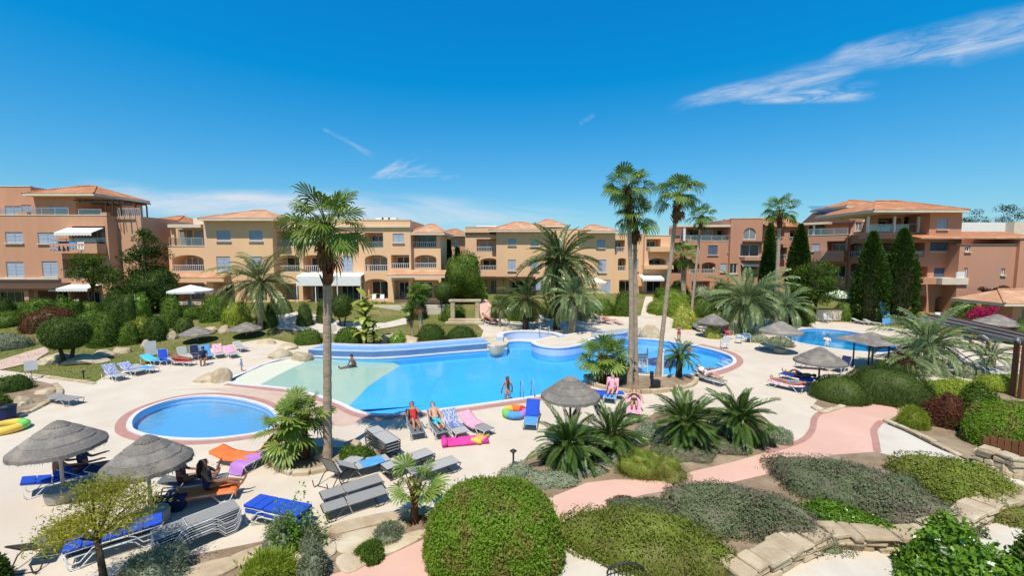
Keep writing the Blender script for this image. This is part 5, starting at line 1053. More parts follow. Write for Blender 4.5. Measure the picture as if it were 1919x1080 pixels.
# --- left margin and the lawn
gm = 'garden shrubs left of the pools'
bush(82, 174, 690, 596, 'topi', 'umbrella shaped clipped tree on two trunks on the lawn', name='topiary_tree', cat='clipped tree', depth=.9, trunk=.34, amp=.03, n=11000, size=.09)
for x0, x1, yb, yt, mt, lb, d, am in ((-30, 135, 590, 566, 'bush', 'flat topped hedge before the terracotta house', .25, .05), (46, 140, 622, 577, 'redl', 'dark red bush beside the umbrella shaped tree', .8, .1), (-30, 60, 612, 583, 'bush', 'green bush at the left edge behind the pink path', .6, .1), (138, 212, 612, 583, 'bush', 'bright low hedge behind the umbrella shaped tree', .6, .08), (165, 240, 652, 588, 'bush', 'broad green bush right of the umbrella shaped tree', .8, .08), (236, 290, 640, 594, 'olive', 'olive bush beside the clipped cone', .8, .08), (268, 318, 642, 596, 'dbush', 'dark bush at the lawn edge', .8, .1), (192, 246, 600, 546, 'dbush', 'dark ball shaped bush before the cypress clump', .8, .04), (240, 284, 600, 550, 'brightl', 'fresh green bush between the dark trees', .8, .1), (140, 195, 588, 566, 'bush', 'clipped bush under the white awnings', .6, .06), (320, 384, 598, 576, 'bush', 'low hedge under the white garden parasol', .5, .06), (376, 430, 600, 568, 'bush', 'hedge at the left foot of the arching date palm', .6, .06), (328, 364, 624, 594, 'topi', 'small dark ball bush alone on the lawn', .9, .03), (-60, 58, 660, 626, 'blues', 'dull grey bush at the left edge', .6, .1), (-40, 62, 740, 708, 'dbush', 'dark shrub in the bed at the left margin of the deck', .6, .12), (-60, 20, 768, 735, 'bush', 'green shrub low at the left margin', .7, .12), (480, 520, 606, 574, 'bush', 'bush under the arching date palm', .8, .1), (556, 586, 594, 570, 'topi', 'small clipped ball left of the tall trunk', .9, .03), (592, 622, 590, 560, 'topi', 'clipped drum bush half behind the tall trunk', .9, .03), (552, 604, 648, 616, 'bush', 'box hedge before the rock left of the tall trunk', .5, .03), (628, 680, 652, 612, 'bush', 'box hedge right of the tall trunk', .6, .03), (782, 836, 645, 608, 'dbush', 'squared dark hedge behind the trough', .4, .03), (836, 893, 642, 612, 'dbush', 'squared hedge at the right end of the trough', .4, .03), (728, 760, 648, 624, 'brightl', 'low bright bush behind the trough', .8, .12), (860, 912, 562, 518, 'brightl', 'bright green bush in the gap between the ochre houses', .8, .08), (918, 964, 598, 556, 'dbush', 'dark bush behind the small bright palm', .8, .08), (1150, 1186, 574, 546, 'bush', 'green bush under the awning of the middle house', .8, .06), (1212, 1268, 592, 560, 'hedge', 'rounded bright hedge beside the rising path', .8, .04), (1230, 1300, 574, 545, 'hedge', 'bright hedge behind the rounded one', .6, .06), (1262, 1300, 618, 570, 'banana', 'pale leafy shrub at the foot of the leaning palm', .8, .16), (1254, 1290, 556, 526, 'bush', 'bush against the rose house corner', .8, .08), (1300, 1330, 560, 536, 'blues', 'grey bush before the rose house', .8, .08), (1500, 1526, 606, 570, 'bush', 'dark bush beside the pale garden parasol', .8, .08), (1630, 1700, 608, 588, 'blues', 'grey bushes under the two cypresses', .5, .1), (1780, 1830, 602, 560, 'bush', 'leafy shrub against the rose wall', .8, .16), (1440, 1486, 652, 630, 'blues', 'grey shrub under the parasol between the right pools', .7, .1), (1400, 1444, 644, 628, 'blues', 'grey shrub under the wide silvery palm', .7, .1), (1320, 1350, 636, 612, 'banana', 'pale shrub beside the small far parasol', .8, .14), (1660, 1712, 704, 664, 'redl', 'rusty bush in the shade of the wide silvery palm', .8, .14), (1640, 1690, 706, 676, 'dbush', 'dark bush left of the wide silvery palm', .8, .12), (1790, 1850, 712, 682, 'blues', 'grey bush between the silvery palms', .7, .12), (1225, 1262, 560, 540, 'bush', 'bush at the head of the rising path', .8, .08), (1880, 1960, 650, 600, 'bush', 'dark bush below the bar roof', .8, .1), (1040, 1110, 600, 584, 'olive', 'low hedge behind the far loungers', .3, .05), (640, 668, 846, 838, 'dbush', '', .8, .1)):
    if lb: bush(x0, x1, yb, yt, mt, lb, depth=d, amp=am, group=gm, dens=.8)
bush(638, 700, 872, 836, 'bush', 'low green bush at the right foot of the tall left palm', depth=.7, size=.06, amp=.12, n=4000)
bush(622, 662, 614, 552, 'topi', 'clipped lollipop tree beside the tall trunk', name='topiary_tree', cat='clipped tree', depth=.9, trunk=.3, amp=.03, size=.1, n=3500, group='clipped lollipop trees')
bush(814, 848, 592, 528, 'topi', 'clipped lollipop tree on the lawn by the stone frame', name='topiary_tree', cat='clipped tree', depth=.9, trunk=.42, amp=.03, size=.1, n=3000, group='clipped lollipop trees')
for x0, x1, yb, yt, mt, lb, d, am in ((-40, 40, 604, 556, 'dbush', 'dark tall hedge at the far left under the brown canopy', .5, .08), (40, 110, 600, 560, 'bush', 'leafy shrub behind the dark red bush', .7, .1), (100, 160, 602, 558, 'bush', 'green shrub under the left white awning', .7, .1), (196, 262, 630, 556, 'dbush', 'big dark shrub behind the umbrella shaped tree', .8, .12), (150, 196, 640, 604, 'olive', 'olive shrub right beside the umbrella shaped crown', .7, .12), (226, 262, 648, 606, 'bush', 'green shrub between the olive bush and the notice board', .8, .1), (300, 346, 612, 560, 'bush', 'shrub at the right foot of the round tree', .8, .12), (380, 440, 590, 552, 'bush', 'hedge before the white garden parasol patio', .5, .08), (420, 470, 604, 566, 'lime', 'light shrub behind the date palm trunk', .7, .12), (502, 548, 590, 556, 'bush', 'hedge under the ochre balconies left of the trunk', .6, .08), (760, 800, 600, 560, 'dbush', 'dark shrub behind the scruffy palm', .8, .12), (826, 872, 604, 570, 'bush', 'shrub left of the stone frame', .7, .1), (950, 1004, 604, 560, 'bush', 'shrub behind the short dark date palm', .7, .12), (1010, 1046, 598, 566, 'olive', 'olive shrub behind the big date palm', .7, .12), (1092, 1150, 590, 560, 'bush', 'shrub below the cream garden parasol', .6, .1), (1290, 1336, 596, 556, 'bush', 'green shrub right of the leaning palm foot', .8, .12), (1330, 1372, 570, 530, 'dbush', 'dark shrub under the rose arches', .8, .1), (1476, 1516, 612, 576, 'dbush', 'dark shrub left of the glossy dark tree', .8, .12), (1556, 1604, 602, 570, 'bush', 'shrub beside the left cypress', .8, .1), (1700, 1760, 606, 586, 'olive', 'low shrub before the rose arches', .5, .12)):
    bush(x0, x1, yb, yt, mt, lb, depth=d, amp=am, group=gm, dens=.8)
# banana like plant behind the trough
def broad_plant(px, yb, yt, label, n=26, w=.34, mat='banana'):
    b = G(px, yb); h = ztop(b, yt) - b.z; o = thing('broad_leaved_plant', label, 'plant', b)
    m = MB(); m.tube([(0, 0, -.05), (.05, 0, h * .5), (0, 0, h * .85)], [.09, .07, .04], 7); m.build('stem', M['barkd'], o)
    for i in range(n):
        z = h * (.18 + .72 * i / n); a = i * 2.4 + U_(-.3, .3); L = h * U_(.22, .34); e = R(U_(10, 65)); pts, _ = spine(L, e, R(70), 5)
        q = MB(); vs = []
        for k, p in enumerate(pts):
            ww = w * L * .5 * math.sin(PI * (k + .4) / 5.8); vs += [(p.x, -ww, p.z - .1 * ww), (p.x, 0, p.z), (p.x, ww, p.z - .1 * ww)]
        q.add(vs, [f for k in range(5) for f in ((3 * k, 3 * k + 1, 3 * k + 4, 3 * k + 3), (3 * k + 1, 3 * k + 2, 3 * k + 5, 3 * k + 4))])
        q.build('leaf', M[mat], o, loc=(0, 0, z), rz=a)
    return o
broad_plant(686, 652, 546, 'tall plant with big yellow green leaves behind the trough', 44, .42)
broad_plant(700, 650, 600, 'short broad leaved plant right of the tall one', 20, .5)
broad_plant(1366, 624, 596, 'broad leaved plant by the red chair', 18, .45)
# --- trees
tree(172, 582, 470, 142, 218, 'bush', 'open leafy tree against the terracotta house', .35, 5200, 30, tr=.12)
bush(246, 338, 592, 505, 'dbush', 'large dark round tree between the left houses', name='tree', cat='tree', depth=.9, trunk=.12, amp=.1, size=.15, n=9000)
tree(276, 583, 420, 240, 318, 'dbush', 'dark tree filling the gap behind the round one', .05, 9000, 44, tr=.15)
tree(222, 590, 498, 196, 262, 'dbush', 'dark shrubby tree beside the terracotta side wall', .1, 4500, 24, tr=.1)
bush(836, 902, 566, 478, 'bush', 'bushy green tree between the two ochre houses', name='tree', cat='tree', depth=.9, trunk=.1, amp=.16, size=.2, n=5000)
tree(1525, 602, 486, 1484, 1574, 'bush', 'glossy dark tree before the slanted rose wing', .25, 7500, 34, tr=.16)
tree(1862, 598, 528, 1822, 1906, 'redl', 'reddish leafy shrub tree between the rose wall and the bar roof', .2, 3500, 24, tr=.08, depth=.35)
tree(1852, 630, 572, 1816, 1892, 'boug', 'magenta bougainvillea before the bar', .1, 3000, 18, tr=.06, name='bougainvillea', cat='climber')
def cypress(px, yb, yt, w, label, grp='tall dark cypresses'):
    b = G(px, yb); h = ztop(b, yt) - b.z; r = w / ppm(b) / 2; o = thing('cypress_tree', label, 'cypress', b, 0, grp); n = 9000
    t = rng.uniform(0, 1, n) ** .8; a = rng.uniform(0, 2 * PI, n)
    prof = r * np.minimum(1, 1.5 * (1 - t) ** .7) * np.minimum(1, .55 + 3 * t); d = np.stack([np.cos(a), np.sin(a), t * 2.2], 1)
    rr = prof * (1 + lumps(d * 2.5, int(px), .13, (2, 5, 10))) * rng.uniform(.82, 1.04, n)
    p = np.stack([np.cos(a) * rr, np.sin(a) * rr, t * h], 1); nn = np.stack([np.cos(a), np.sin(a), np.full(n, .9)], 1)
    v, f = up_leaf(p, nn, max(.16, 5.2 * b.y / FPX), .42, .3); link('crown', mesh_np('crown', v, f, M['cyp']), o)
    m = MB(); m.tube([(0, 0, -.1), (0, 0, h * .5), (0, 0, h * .96)], [r * .8 * .5, r * .55, .03], 9); m.build('trunk', M['barkd'], o)
cypress(1626, 604, 436, 50, 'left one of the two broad cypresses before the rose house'); cypress(1682, 606, 430, 56, 'right one of the two broad cypresses before the rose house')
cypress(1437, 575, 420, 26, 'slim cypress left of the pale palm trunk'); cypress(1492, 590, 422, 38, 'slim cypress right of the pale palm trunk')
cypress(832, 556, 446, 9, 'thin cypress at the end of the ochre house'); cypress(842, 556, 452, 8, 'second thin cypress in the gap between the houses'); cypress(858, 560, 466, 9, 'third thin cypress in the gap between the houses')
tree(1832, 500, 388, 1796, 1862, 'conif', 'dark distant conifer left above the flat white roof', .35, 2600, 16, tr=.3, size=.5, group='distant conifers')
tree(1888, 500, 374, 1852, 1926, 'conif', 'tall distant conifer right above the flat white roof', .3, 3000, 18, tr=.3, size=.5, group='distant conifers')
# thin yellow green tree in the left foreground
def wispy_tree(px, yb, yt, x0, x1, label):
    b = G(px, yb); h = ztop(b, yt) - b.z; w = (x1 - x0) / ppm(b); o = thing('feathery_tree', label, 'tree', b)
    m = MB(); m.tube([(.06, 0, -.1), (.0, 0, h * .26), (-.06, 0, h * .52)], [.075, .06, .045], 8); m.build('trunk', M['barkd'], o, smooth=True)
    tips = [(-.40, .1, .58), (-.30, -.15, .66), (-.12, .2, .74), (.0, -.1, .86), (.14, .1, .90), (.26, -.1, .84), (.38, .12, .72), (.18, -.25, .72), (-.24, .2, .60), (.05, .25, .82), (.3, .2, .78), (-.38, 0, .54), (-.05, 0, .93), (.30, 0, .64), (-.14, -.3, .62), (.40, -.1, .66)]
    for tx, ty, tz in tips:
        e = Vector((tx * w, ty * w, tz * h)); s = Vector((-.06, 0, h * .50)); mid = s.lerp(e, .5) + Vector((0, 0, h * .03))
        q = MB(); q.tube([s, mid, e], [.028, .018, .008], 5); br = q.build('limb', M['barkd'], o)
        n = 460; d = rng.normal(size=(n, 3)) * np.array((.115, .115, .05)) * w; p = np.array(e) + d + np.array([[0, 0, .03 * h]])
        v, f = up_leaf(p, np.tile(np.array([[tx, ty, .55]]), (n, 1)), .085, .22, .8); link('foliage', mesh_np('foliage', v, f, M['yellowg']), br)
wispy_tree(196, 1120, 905, 104, 262, 'small feathery yellow green tree in front of the blue loungers')

# flowers on the corner shrub
c = G(1790, 1150); fl = MB()
# ------------------------------------------------------------------ thatched parasols
def parasol(px, yb, ya, r, label, group='thatched parasols on the deck', pole='pole', hh=.62, pot=True, tiers=4, tilt=0.0, name='thatched_parasol'):
    b = G(px, yb); h = ztop(b, ya) - b.z; o = thing(name, label, 'parasol', b, U_(0, 6), group)
    m = MB(); m.tube([(0, 0, .02), (0, 0, h - .12)], .042, 10); m.build('pole', M[pole], o, smooth=True)
    if pot:
        m = MB(); m.lathe([(.30, 0), (.37, .03), (.40, .28), (.37, .34), (.10, .34), (.06, .37)], 22); m.build('base', M['concrete'], o, smooth=False)
    ca = None
    for k in range(tiers):
        a, c = max(.0, k / tiers - .04), (k + 1) / tiers + .015; n = 48
        z0, z1 = h - hh * (a ** 1.08) - .028 * k, h - hh * (c ** 1.08) - .028 * k
        m = MB(); prof = [(r * a + .01, z0), (r * (a + c) / 2, (z0 + z1) / 2 + .02), (r * c, z1), (r * c + .012, z1 - .095), (r * c - .04, z1 - .085), (r * (a + c) / 2, (z0 + z1) / 2 - .06), (r * a + .01, z0 - .05)]
        vs = []; L = len(prof)
        jz = [U_(-.03, .015) for _ in range(n)]; jr = [U_(-.02, .02) for _ in range(n)]
        for i, (rr, z) in enumerate(prof):
            for q in range(n):
                an = 2 * PI * q / n; e = i in (2, 3, 4)
                vs.append(((rr + (jr[q] if e else 0)) * math.cos(an), (rr + (jr[q] if e else 0)) * math.sin(an), z + (jz[q] if i in (3, 4) else 0)))
        m.add(vs, [(i * n + q, i * n + (q + 1) % n, (i + 1) * n + (q + 1) % n, (i + 1) * n + q) for i in range(L - 1) for q in range(n)])
        t = m.build('canopy' if k == 0 else 'thatch_tier', M['thatch'], o if k == 0 else ca)
        if k == 0: ca = t
        sm = MB(); cn = 150                # loose reed ends round the lip of the tier
        for q in range(cn):
            an = U_(0, 2 * PI); d = Vector((math.cos(an), math.sin(an), 0)); sd = Vector((-d.y, d.x, 0)); p = d * (r * c + U_(-.03, .012)) + Vector((0, 0, z1 - U_(.0, .07))); e = p + d * U_(.01, .07) - Vector((0, 0, U_(.05, .15))) + sd * U_(-.03, .03); sm.add([p - sd * .012, p + sd * .012, e], [(0, 1, 2)])
        fr_ = sm.build('reed_fringe', M['thatch'], t if k == 0 else ca); fr_['kind'] = 'stuff'
    m = MB()
    for q in range(8):
        an = q * PI / 4; m.tube([(0, 0, h - .12), (r * .93 * math.cos(an), r * .93 * math.sin(an), h - hh - .05)], .018, 5)
    m.build('rib', M['dpole'], ca)
    if tilt: o.rotation_euler[0] = tilt
    return o
parasol(120, 936, 788, 1.0, 'thatched parasol nearest the left edge with a torn rim')
parasol(285, 982, 815, .93, 'front thatched parasol over the couple on the orange towel')
parasol(1068, 834, 704, 1.04, 'thatched parasol standing behind the large sago palm', pole='dpole')
parasol(1533, 735, 650, 1.10, 'thatched parasol over the pink loungers on the right', pole='dpole', pot=False)
parasol(1461, 662, 602, 1.32, 'thatched parasol beside the second pool', pole='pole')
parasol(1335, 632, 588, 1.2, 'dark small parasol under the wide silvery palm', pole='pole')
parasol(370, 640, 612, 1.15, 'low thatched parasol at the edge of the lawn', hh=.45, pot=False)
parasol(462, 630, 604, 1.15, 'thatched parasol in the shadow of the arching date palm', hh=.45, pot=False)
parasol(1865, 640, 589, 1.45, 'grey thatched parasol before the magenta bougainvillea', pole='dpole')
def cloth_parasol(px, yb, ya, r, mat, label, z=None):
    b = G(px, yb); h = ztop(b, ya) - b.z; o = thing('garden_parasol', label, 'parasol', b)
    m = MB(); m.tube([(0, 0, 0), (0, 0, h)], .03, 8); m.build('pole', M['white'], o)
    m = MB(); n = 8; m.add([(0, 0, h)] + [(r * math.cos(2 * PI * k / n), r * math.sin(2 * PI * k / n), h - .55) for k in range(n)] + [(r * math.cos(2 * PI * k / n), r * math.sin(2 * PI * k / n), h - .75) for k in range(n)], [(0, 1 + k, 1 + (k + 1) % n) for k in range(n)] + [(1 + k, 9 + k, 9 + (k + 1) % n, 1 + (k + 1) % n) for k in range(n)]); m.build('canopy', M[mat], o)
    return o
cloth_parasol(360, 584, 534, 1.9, 'cloth', 'white garden parasol before the ochre house'); cloth_parasol(1570, 592, 544, 1.7, 'mint', 'pale green garden parasol left of the two cypresses'); cloth_parasol(1116, 566, 520, 1.4, 'trimw', 'cream garden parasol on the patio of the middle house')
# square reed shade on posts by the second pool
c = G(1630, 690); o = thing('reed_shade', 'square reed shade on dark posts in front of the second pool', 'shade canopy', c, R(8)); hz = ztop(c, 640)
for sx in (-1, 1):
    for sy in (-1, 1):
        m = MB(); m.tube([(sx * .55, sy * .6, 0), (sx * .55, sy * .6, hz)], .045, 6); m.build('post', M['dpole'], o)
for k in range(3):
    m = MB(); s = 1.35 - .42 * k; m.add([(-s, -s, hz + .17 * k), (s, -s, hz + .17 * k), (s, s, hz + .17 * k), (-s, s, hz + .17 * k), (-s + .5, -s + .5, hz + .24 + .17 * k), (s - .5, -s + .5, hz + .24 + .17 * k), (s - .5, s - .5, hz + .24 + .17 * k), (-s + .5, s - .5, hz + .24 + .17 * k)], [(3, 2, 1, 0), (4, 5, 6, 7), (0, 1, 5, 4), (1, 2, 6, 5), (2, 3, 7, 6), (3, 0, 4, 7)]); m.build('thatch_tier', M['thatch'], o)
m = MB(); m.tube([(-.55, -.6, .25), (.55, -.6, .7)], .03, 5); m.build('brace', M['dpole'], o)

# ------------------------------------------------------------------ sun loungers
LEN, HW, SH = 1.92, .31, .33
LS = .88                               # these loungers are a little shorter than that pattern
PROTO = {}
def lounger_proto(frame, sling, back, mattress=None):
    key = (frame, sling, back, mattress)
    if key in PROTO: return PROTO[key]
    o = thing('sun_lounger', 'sun lounger', 'sun lounger'); b = R(back); hx = .70; bl = .70; cb, sb = math.cos(b), math.sin(b)
    m = MB()
    for s in (-1, 1):
        y = s * HW
        m.tube([(.04, y, .30), (.10, y, .06), (.17, y, .018), (.30, y, .02), (.55, y, .29), (.72, y, SH), (1.22, y, SH - .02), (1.36, y, .24), (1.52, y, .025), (1.74, y, .02), (1.82, y, .10), (LEN, y, SH)], .017, 6)
    m.build('frame', M[frame], o, smooth=True)
    m = MB()
    for s in (-1, 1): m.tube([(hx - .02, s * HW, SH), (LEN - .03, s * HW, SH)], .015, 6)
    for x in (hx, 1.3, LEN - .03): m.tube([(x, -HW, SH - .005), (x, HW, SH - .005)], .013, 6)
    m.tube([(.22, -HW, .02), (.22, HW, .02)], .013, 6); m.tube([(1.62, -HW, .02), (1.62, HW, .02)], .013, 6); m.build('rail', M[frame], o, smooth=True)
    m = MB(); P_ = lambda t, y, z=0: (hx - t * cb - z * sb, y, SH + t * sb - z * cb)
    m.tube([P_(0, -HW + .03), P_(bl - .05, -HW + .03), P_(bl, -HW + .08), P_(bl, HW - .08), P_(bl - .05, HW - .03), P_(0, HW - .03)], .015, 6); m.build('back_frame', M[frame], o, smooth=True)
    Mx = Matrix.Rotation(0, 3, 'Y')
    m = MB(); m.box(((hx + LEN) / 2, 0, SH + .012), (LEN - hx - .04, HW * 2 - .05, .012)); m.build('seat', M[sling], o)
    m = MB(); m.box((hx - cb * bl / 2, 0, SH + .012 + sb * bl / 2), (bl - .03, HW * 2 - .09, .012), M=Matrix.Rotation(b, 3, 'Y')); m.build('backrest', M[sling], o)
    if mattress:
        m = MB()
        for k in range(3): m.box((hx + .02 + (LEN - hx) * (k + .5) / 3, 0, SH + .062), ((LEN - hx) / 3 - .012, HW * 2 - .02, .085))
        bevel(m.build('seat_mattress', M[mattress], o), .025, 2)
        m = MB(); q = Matrix.Rotation(b, 3, 'Y')
        for k in range(2):
            t = bl * (k + .5) / 2; m.box((hx - cb * t - sb * -.062 * -1, 0, SH + sb * t + .062 * cb), (bl / 2 - .012, HW * 2 - .02, .085), M=q)
        bevel(m.build('back_mattress', M[mattress], o), .025, 2)
    kids = [(c_, []) for c_ in children_of(o)]; PROTO[key] = [o, kids, False]; return PROTO[key]
def lounger(head, foot, label, frame='frameg', sling='sling', back=0, mattress=None, group='sun loungers on the deck', z=0.0, at=None, cat='sun lounger'):
    if at is None:
        a, b = G(*head), G(*foot); mid = (a + b) / 2; rz = math.atan2(b.y - a.y, b.x - a.x); d = Vector((math.cos(rz), math.sin(rz), 0)); p = mid - d * LEN * LS / 2
        p.z = gz(mid.x, mid.y) + z
    else: p, rz = at
    pr = lounger_proto(frame, sling, back, mattress)
    if not pr[2]: pr[2] = True; o = pr[0]; o.location = p; o.rotation_euler = (0, 0, rz); o['label'] = label; o['group'] = group
    else: o = copy_tree(pr[0], p, rz, label, group, pr[1])
    o.scale = (LS, LS, LS)
    return o
def on(l, x, y, z):                    # a point in a lounger's own frame -> world
    a = l.rotation_euler[2]; return Vector(l.location) + Vector((x * math.cos(a) - y * math.sin(a), x * math.sin(a) + y * math.cos(a), z)) * LS
def towel(l, x0, x1, mat, label, back=0, w=.60, z=.0, y=0, drop=.0, nm='towel'):
    """a towel lying on a lounger, following the raised back and hanging over the sides"""
    m = MB(); n = 14; rows = []
    for i in range(n + 1):
        x = x0 + (x1 - x0) * i / n
        if x < .70: t = .70 - x; px, pz = .70 - t * math.cos(R(back)), SH + .035 + t * math.sin(R(back))
        else: px, pz = x, SH + .035
        if x > LEN: px, pz = LEN + (x - LEN) * .4, SH + .035 - (x - LEN)
        row = []
        for j in range(9):
            v = (j / 8 - .5) * (w + drop * 2); yy = max(-HW - .02, min(HW + .02, v)); dz = max(0, abs(v) - HW - .02)
            row.append((px + U_(-.006, .006), y + yy, pz + z - dz + .012 * math.sin(x * 9 + j) + U_(0, .006)))
        rows += row
    m.add(rows, [(i * 9 + j, i * 9 + j + 1, (i + 1) * 9 + j + 1, (i + 1) * 9 + j) for i in range(n) for j in range(8)])
    o = m.build(nm, M[mat], None, smooth=True); o.location = l.location; o.rotation_euler = l.rotation_euler; o.scale = (LS, LS, LS); tag(o, label, 'towel'); return o
def stack(head, foot, n, labels, frame, sling, group, dz=.085):
    for k in range(n): lounger(head, foot, labels[k], frame, sling, 0, None, group, z=k * dz)
ordw = ['lowest', 'second lowest', 'third from the ground', 'fourth from the ground', 'fifth from the ground', 'sixth from the ground']
# foreground
lounger((48, 1072), (122, 1010), 'grey lounger with its back raised in the bottom left corner', 'framed', 'slingd', 42)
for k in range(2): lounger((130, 1062), (300, 1008), ('lower one of two blue padded loungers stacked behind the feathery tree', 'upper one of two blue padded loungers stacked behind the feathery tree')[k], 'framew', 'slingd', 0, 'blue' if k else None, 'blue padded loungers', z=.14 * k)
for k in range(6): lounger((308, 1044), (432, 992), ('lowest' if k == 0 else 'topmost' if k == 5 else ordw[k]) + ' grey lounger of the stack below the front parasol', 'framew' if k % 2 else 'frameg', 'slingd' if k < 5 else 'sling', 0, None, 'grey loungers in the front stack', z=.062 * k)
lounger((452, 966), (596, 998), 'lower one of two blue padded loungers behind the lime sprig', 'framew', 'slingd', 0, 'blue', 'blue padded loungers')
lounger((452, 966), (596, 998), 'upper one of two blue padded loungers behind the lime sprig', 'framew', 'slingd', 0, 'blue', 'blue padded loungers', z=.14)
l_or = lounger((312, 952), (444, 930), 'lounger with an orange towel under the front parasol', 'framew', 'blue', 8, None); towel(l_or, .2, 2.05, 'orange', 'orange and yellow beach towel spread on the lounger of the seated couple', 8, drop=.12)
l_or2 = lounger((300, 930), (424, 912), 'second lounger of the couple, behind the orange towel', 'framew', 'slingd', 20, None); 
l_u1 = lounger((70, 926), (168, 900), 'blue lounger under the parasol nearest the left edge', 'framew', 'blue', 15, 'blue'); l_u2 = lounger((128, 910), (222, 890), 'white framed blue lounger between the two front parasols', 'framew', 'sky', 35, None); l_u3 = lounger((186, 908), (268, 894), 'navy lounger with a white frame right of the left parasol', 'framew', 'navy', 28, None)
l_p1 = lounger((424, 868), (470, 872), 'orange draped lounger left of the bushy fan palm', 'framew', 'coral', 18, None); towel(l_p1, 0, 1.6, 'orange', 'plain orange towel on the lounger left of the bushy fan palm', 18, drop=.15)
l_p2 = lounger((520, 850), (455, 884), 'lounger with a lilac towel by the children pool', 'framew', 'coral', 30, None); towel(l_p2, .9, 2.25, 'purple', 'lilac towel hanging over the end of a lounger', 0, drop=.1); towel(l_p2, 0, .7, 'orange', 'orange cloth over the raised back of the lilac towel lounger', 30, drop=.05)
for k in range(4): lounger((692, 826), (744, 866), ('lowest' if k == 0 else 'topmost' if k == 3 else ordw[k]) + ' pale lounger of the stack right of the tall left palm', 'framed', 'slingl', 0, None, 'pale loungers in the stack by the palm', z=.10 * k)
l_m1 = lounger((768, 790), (788, 834), 'lounger under the dark haired woman sunbathing', 'framew', 'slingd', 45, None); l_m2 = lounger((806, 792), (834, 830), 'lounger under the man in turquoise shorts', 'framew', 'slingd', 42, None)
l_m3 = lounger((838, 796), (868, 826), 'lounger with a blue towel right of the man in turquoise shorts', 'framew', 'slingl', 40, None); towel(l_m3, 0, 1.3, 'stripe', 'blue striped towel over the lounger right of the man', 40, drop=.1)
l_m4 = lounger((868, 796), (918, 820), 'grey lounger beside the magenta air bed', 'framew', 'sling', 26, None); towel(l_m4, 0, 1.2, 'pink', 'pale pink towel on the grey lounger beside the air bed', 26, drop=.18)
l_m5 = lounger((640, 900), (718, 876), 'lounger with a blue towel folded among dark frames', 'framed', 'slingl', 30, None); towel(l_m5, .9, 1.7, 'sky', 'bright blue folded towel on the pale lounger', 0, drop=.05)
lounger((612, 912), (660, 880), 'folded dark framed lounger at the left of the group behind the young fan palm', 'framed', 'slingl', 62, None)
lounger((612, 946), (706, 916), 'flat grey lounger farther from the lower deck edge', 'framed', 'sling', 0, None, 'flat grey loungers by the young fan palm'); lounger((612, 972), (716, 938), 'flat grey lounger nearest the lower deck edge', 'framed', 'sling', 0, None, 'flat grey loungers by the young fan palm')
for k in range(2): lounger((726, 896), (802, 868), ('lower', 'upper')[k] + ' grey lounger of the pair hidden by the young fan palm', 'framed', 'slingl', 0, None, 'grey loungers behind the young fan palm', z=.09 * k)
lounger((776, 904), (846, 880), 'grey lounger right of the young fan palm near the clipped bush', 'framed', 'slingl', 10, None, 'grey loungers behind the young fan palm')
l_b = lounger((1000, 778), (992, 812), 'blue towelled lounger beside the rainbow swim ring', 'framew', 'sky', 40, None); towel(l_b, -.1, 1.0, 'blue', 'royal blue towel over the lounger beside the swim ring', 40, drop=.12)
l_b2 = lounger((1112, 748), (1160, 748), 'blue lounger under the thatched parasol by the sago palm', 'framew', 'blue', 12, None); towel(l_b2, -.05, 1.2, 'blue', 'blue towel on the lounger behind the pale fan palm', 12, drop=.14)
l_b3 = lounger((1150, 735), (1140, 762), 'lounger heaped with pink and white towels', 'framew', 'sky', 50, None); towel(l_b3, -.1, 1.1, 'floral', 'pink and white patterned towel thrown over a lounger', 50, drop=.15)
l_w = lounger((1188, 752), (1188, 796), 'lounger with a pink towel under the long haired woman', 'framew', 'slingd', 25, None); towel(l_w, .0, 2.0, 'pink', 'pink towel under the long haired woman', 25, drop=.08)
l_r = lounger((1308, 712), (1352, 724), 'grey lounger of the person reading by the small sago palm', 'frameg', 'sling', 30, None)
l_f1 = lounger((1510, 738), (1440, 722), 'lounger with a bright pink towel on the right deck', 'framew', 'slingd', 8, None); towel(l_f1, .0, 1.95, 'floral', 'bright pink patterned towel on the right deck', 8, drop=.1)
l_f2 = lounger((1528, 724), (1462, 708), 'blue lounger beside the bright pink towel', 'framed', 'blue', 8, None); towel(l_f2, -.1, .7, 'blue', 'blue towel hanging from the head of the blue lounger', 8, drop=.2)
l_f3 = lounger((1494, 690), (1550, 694), 'coral lounger under the right hand parasol', 'framed', 'coral', 10, None); towel(l_f3, .0, 1.95, 'coral', 'coral towel under the woman at the right hand parasol', 10, drop=.08)
l_f4 = lounger((1518, 680), (1572, 686), 'coral lounger behind the woman at the right hand parasol', 'framed', 'coral', 12, None)
lounger((1596, 690), (1560, 700), 'navy lounger with its back raised beside the reed shade', 'framew', 'navy', 60, None)
l_g = lounger((1424, 652), (1470, 664), 'lounger with a mint patterned towel in the shade', 'framed', 'sling', 6, None); towel(l_g, .3, 1.9, 'mint', 'mint and cream patterned towel on a shaded lounger', 6, drop=.1)
lounger((1420, 668), (1470, 672), 'empty dark lounger in the shade beside the mint towel', 'framed', 'slingd', 0, None) if False else None
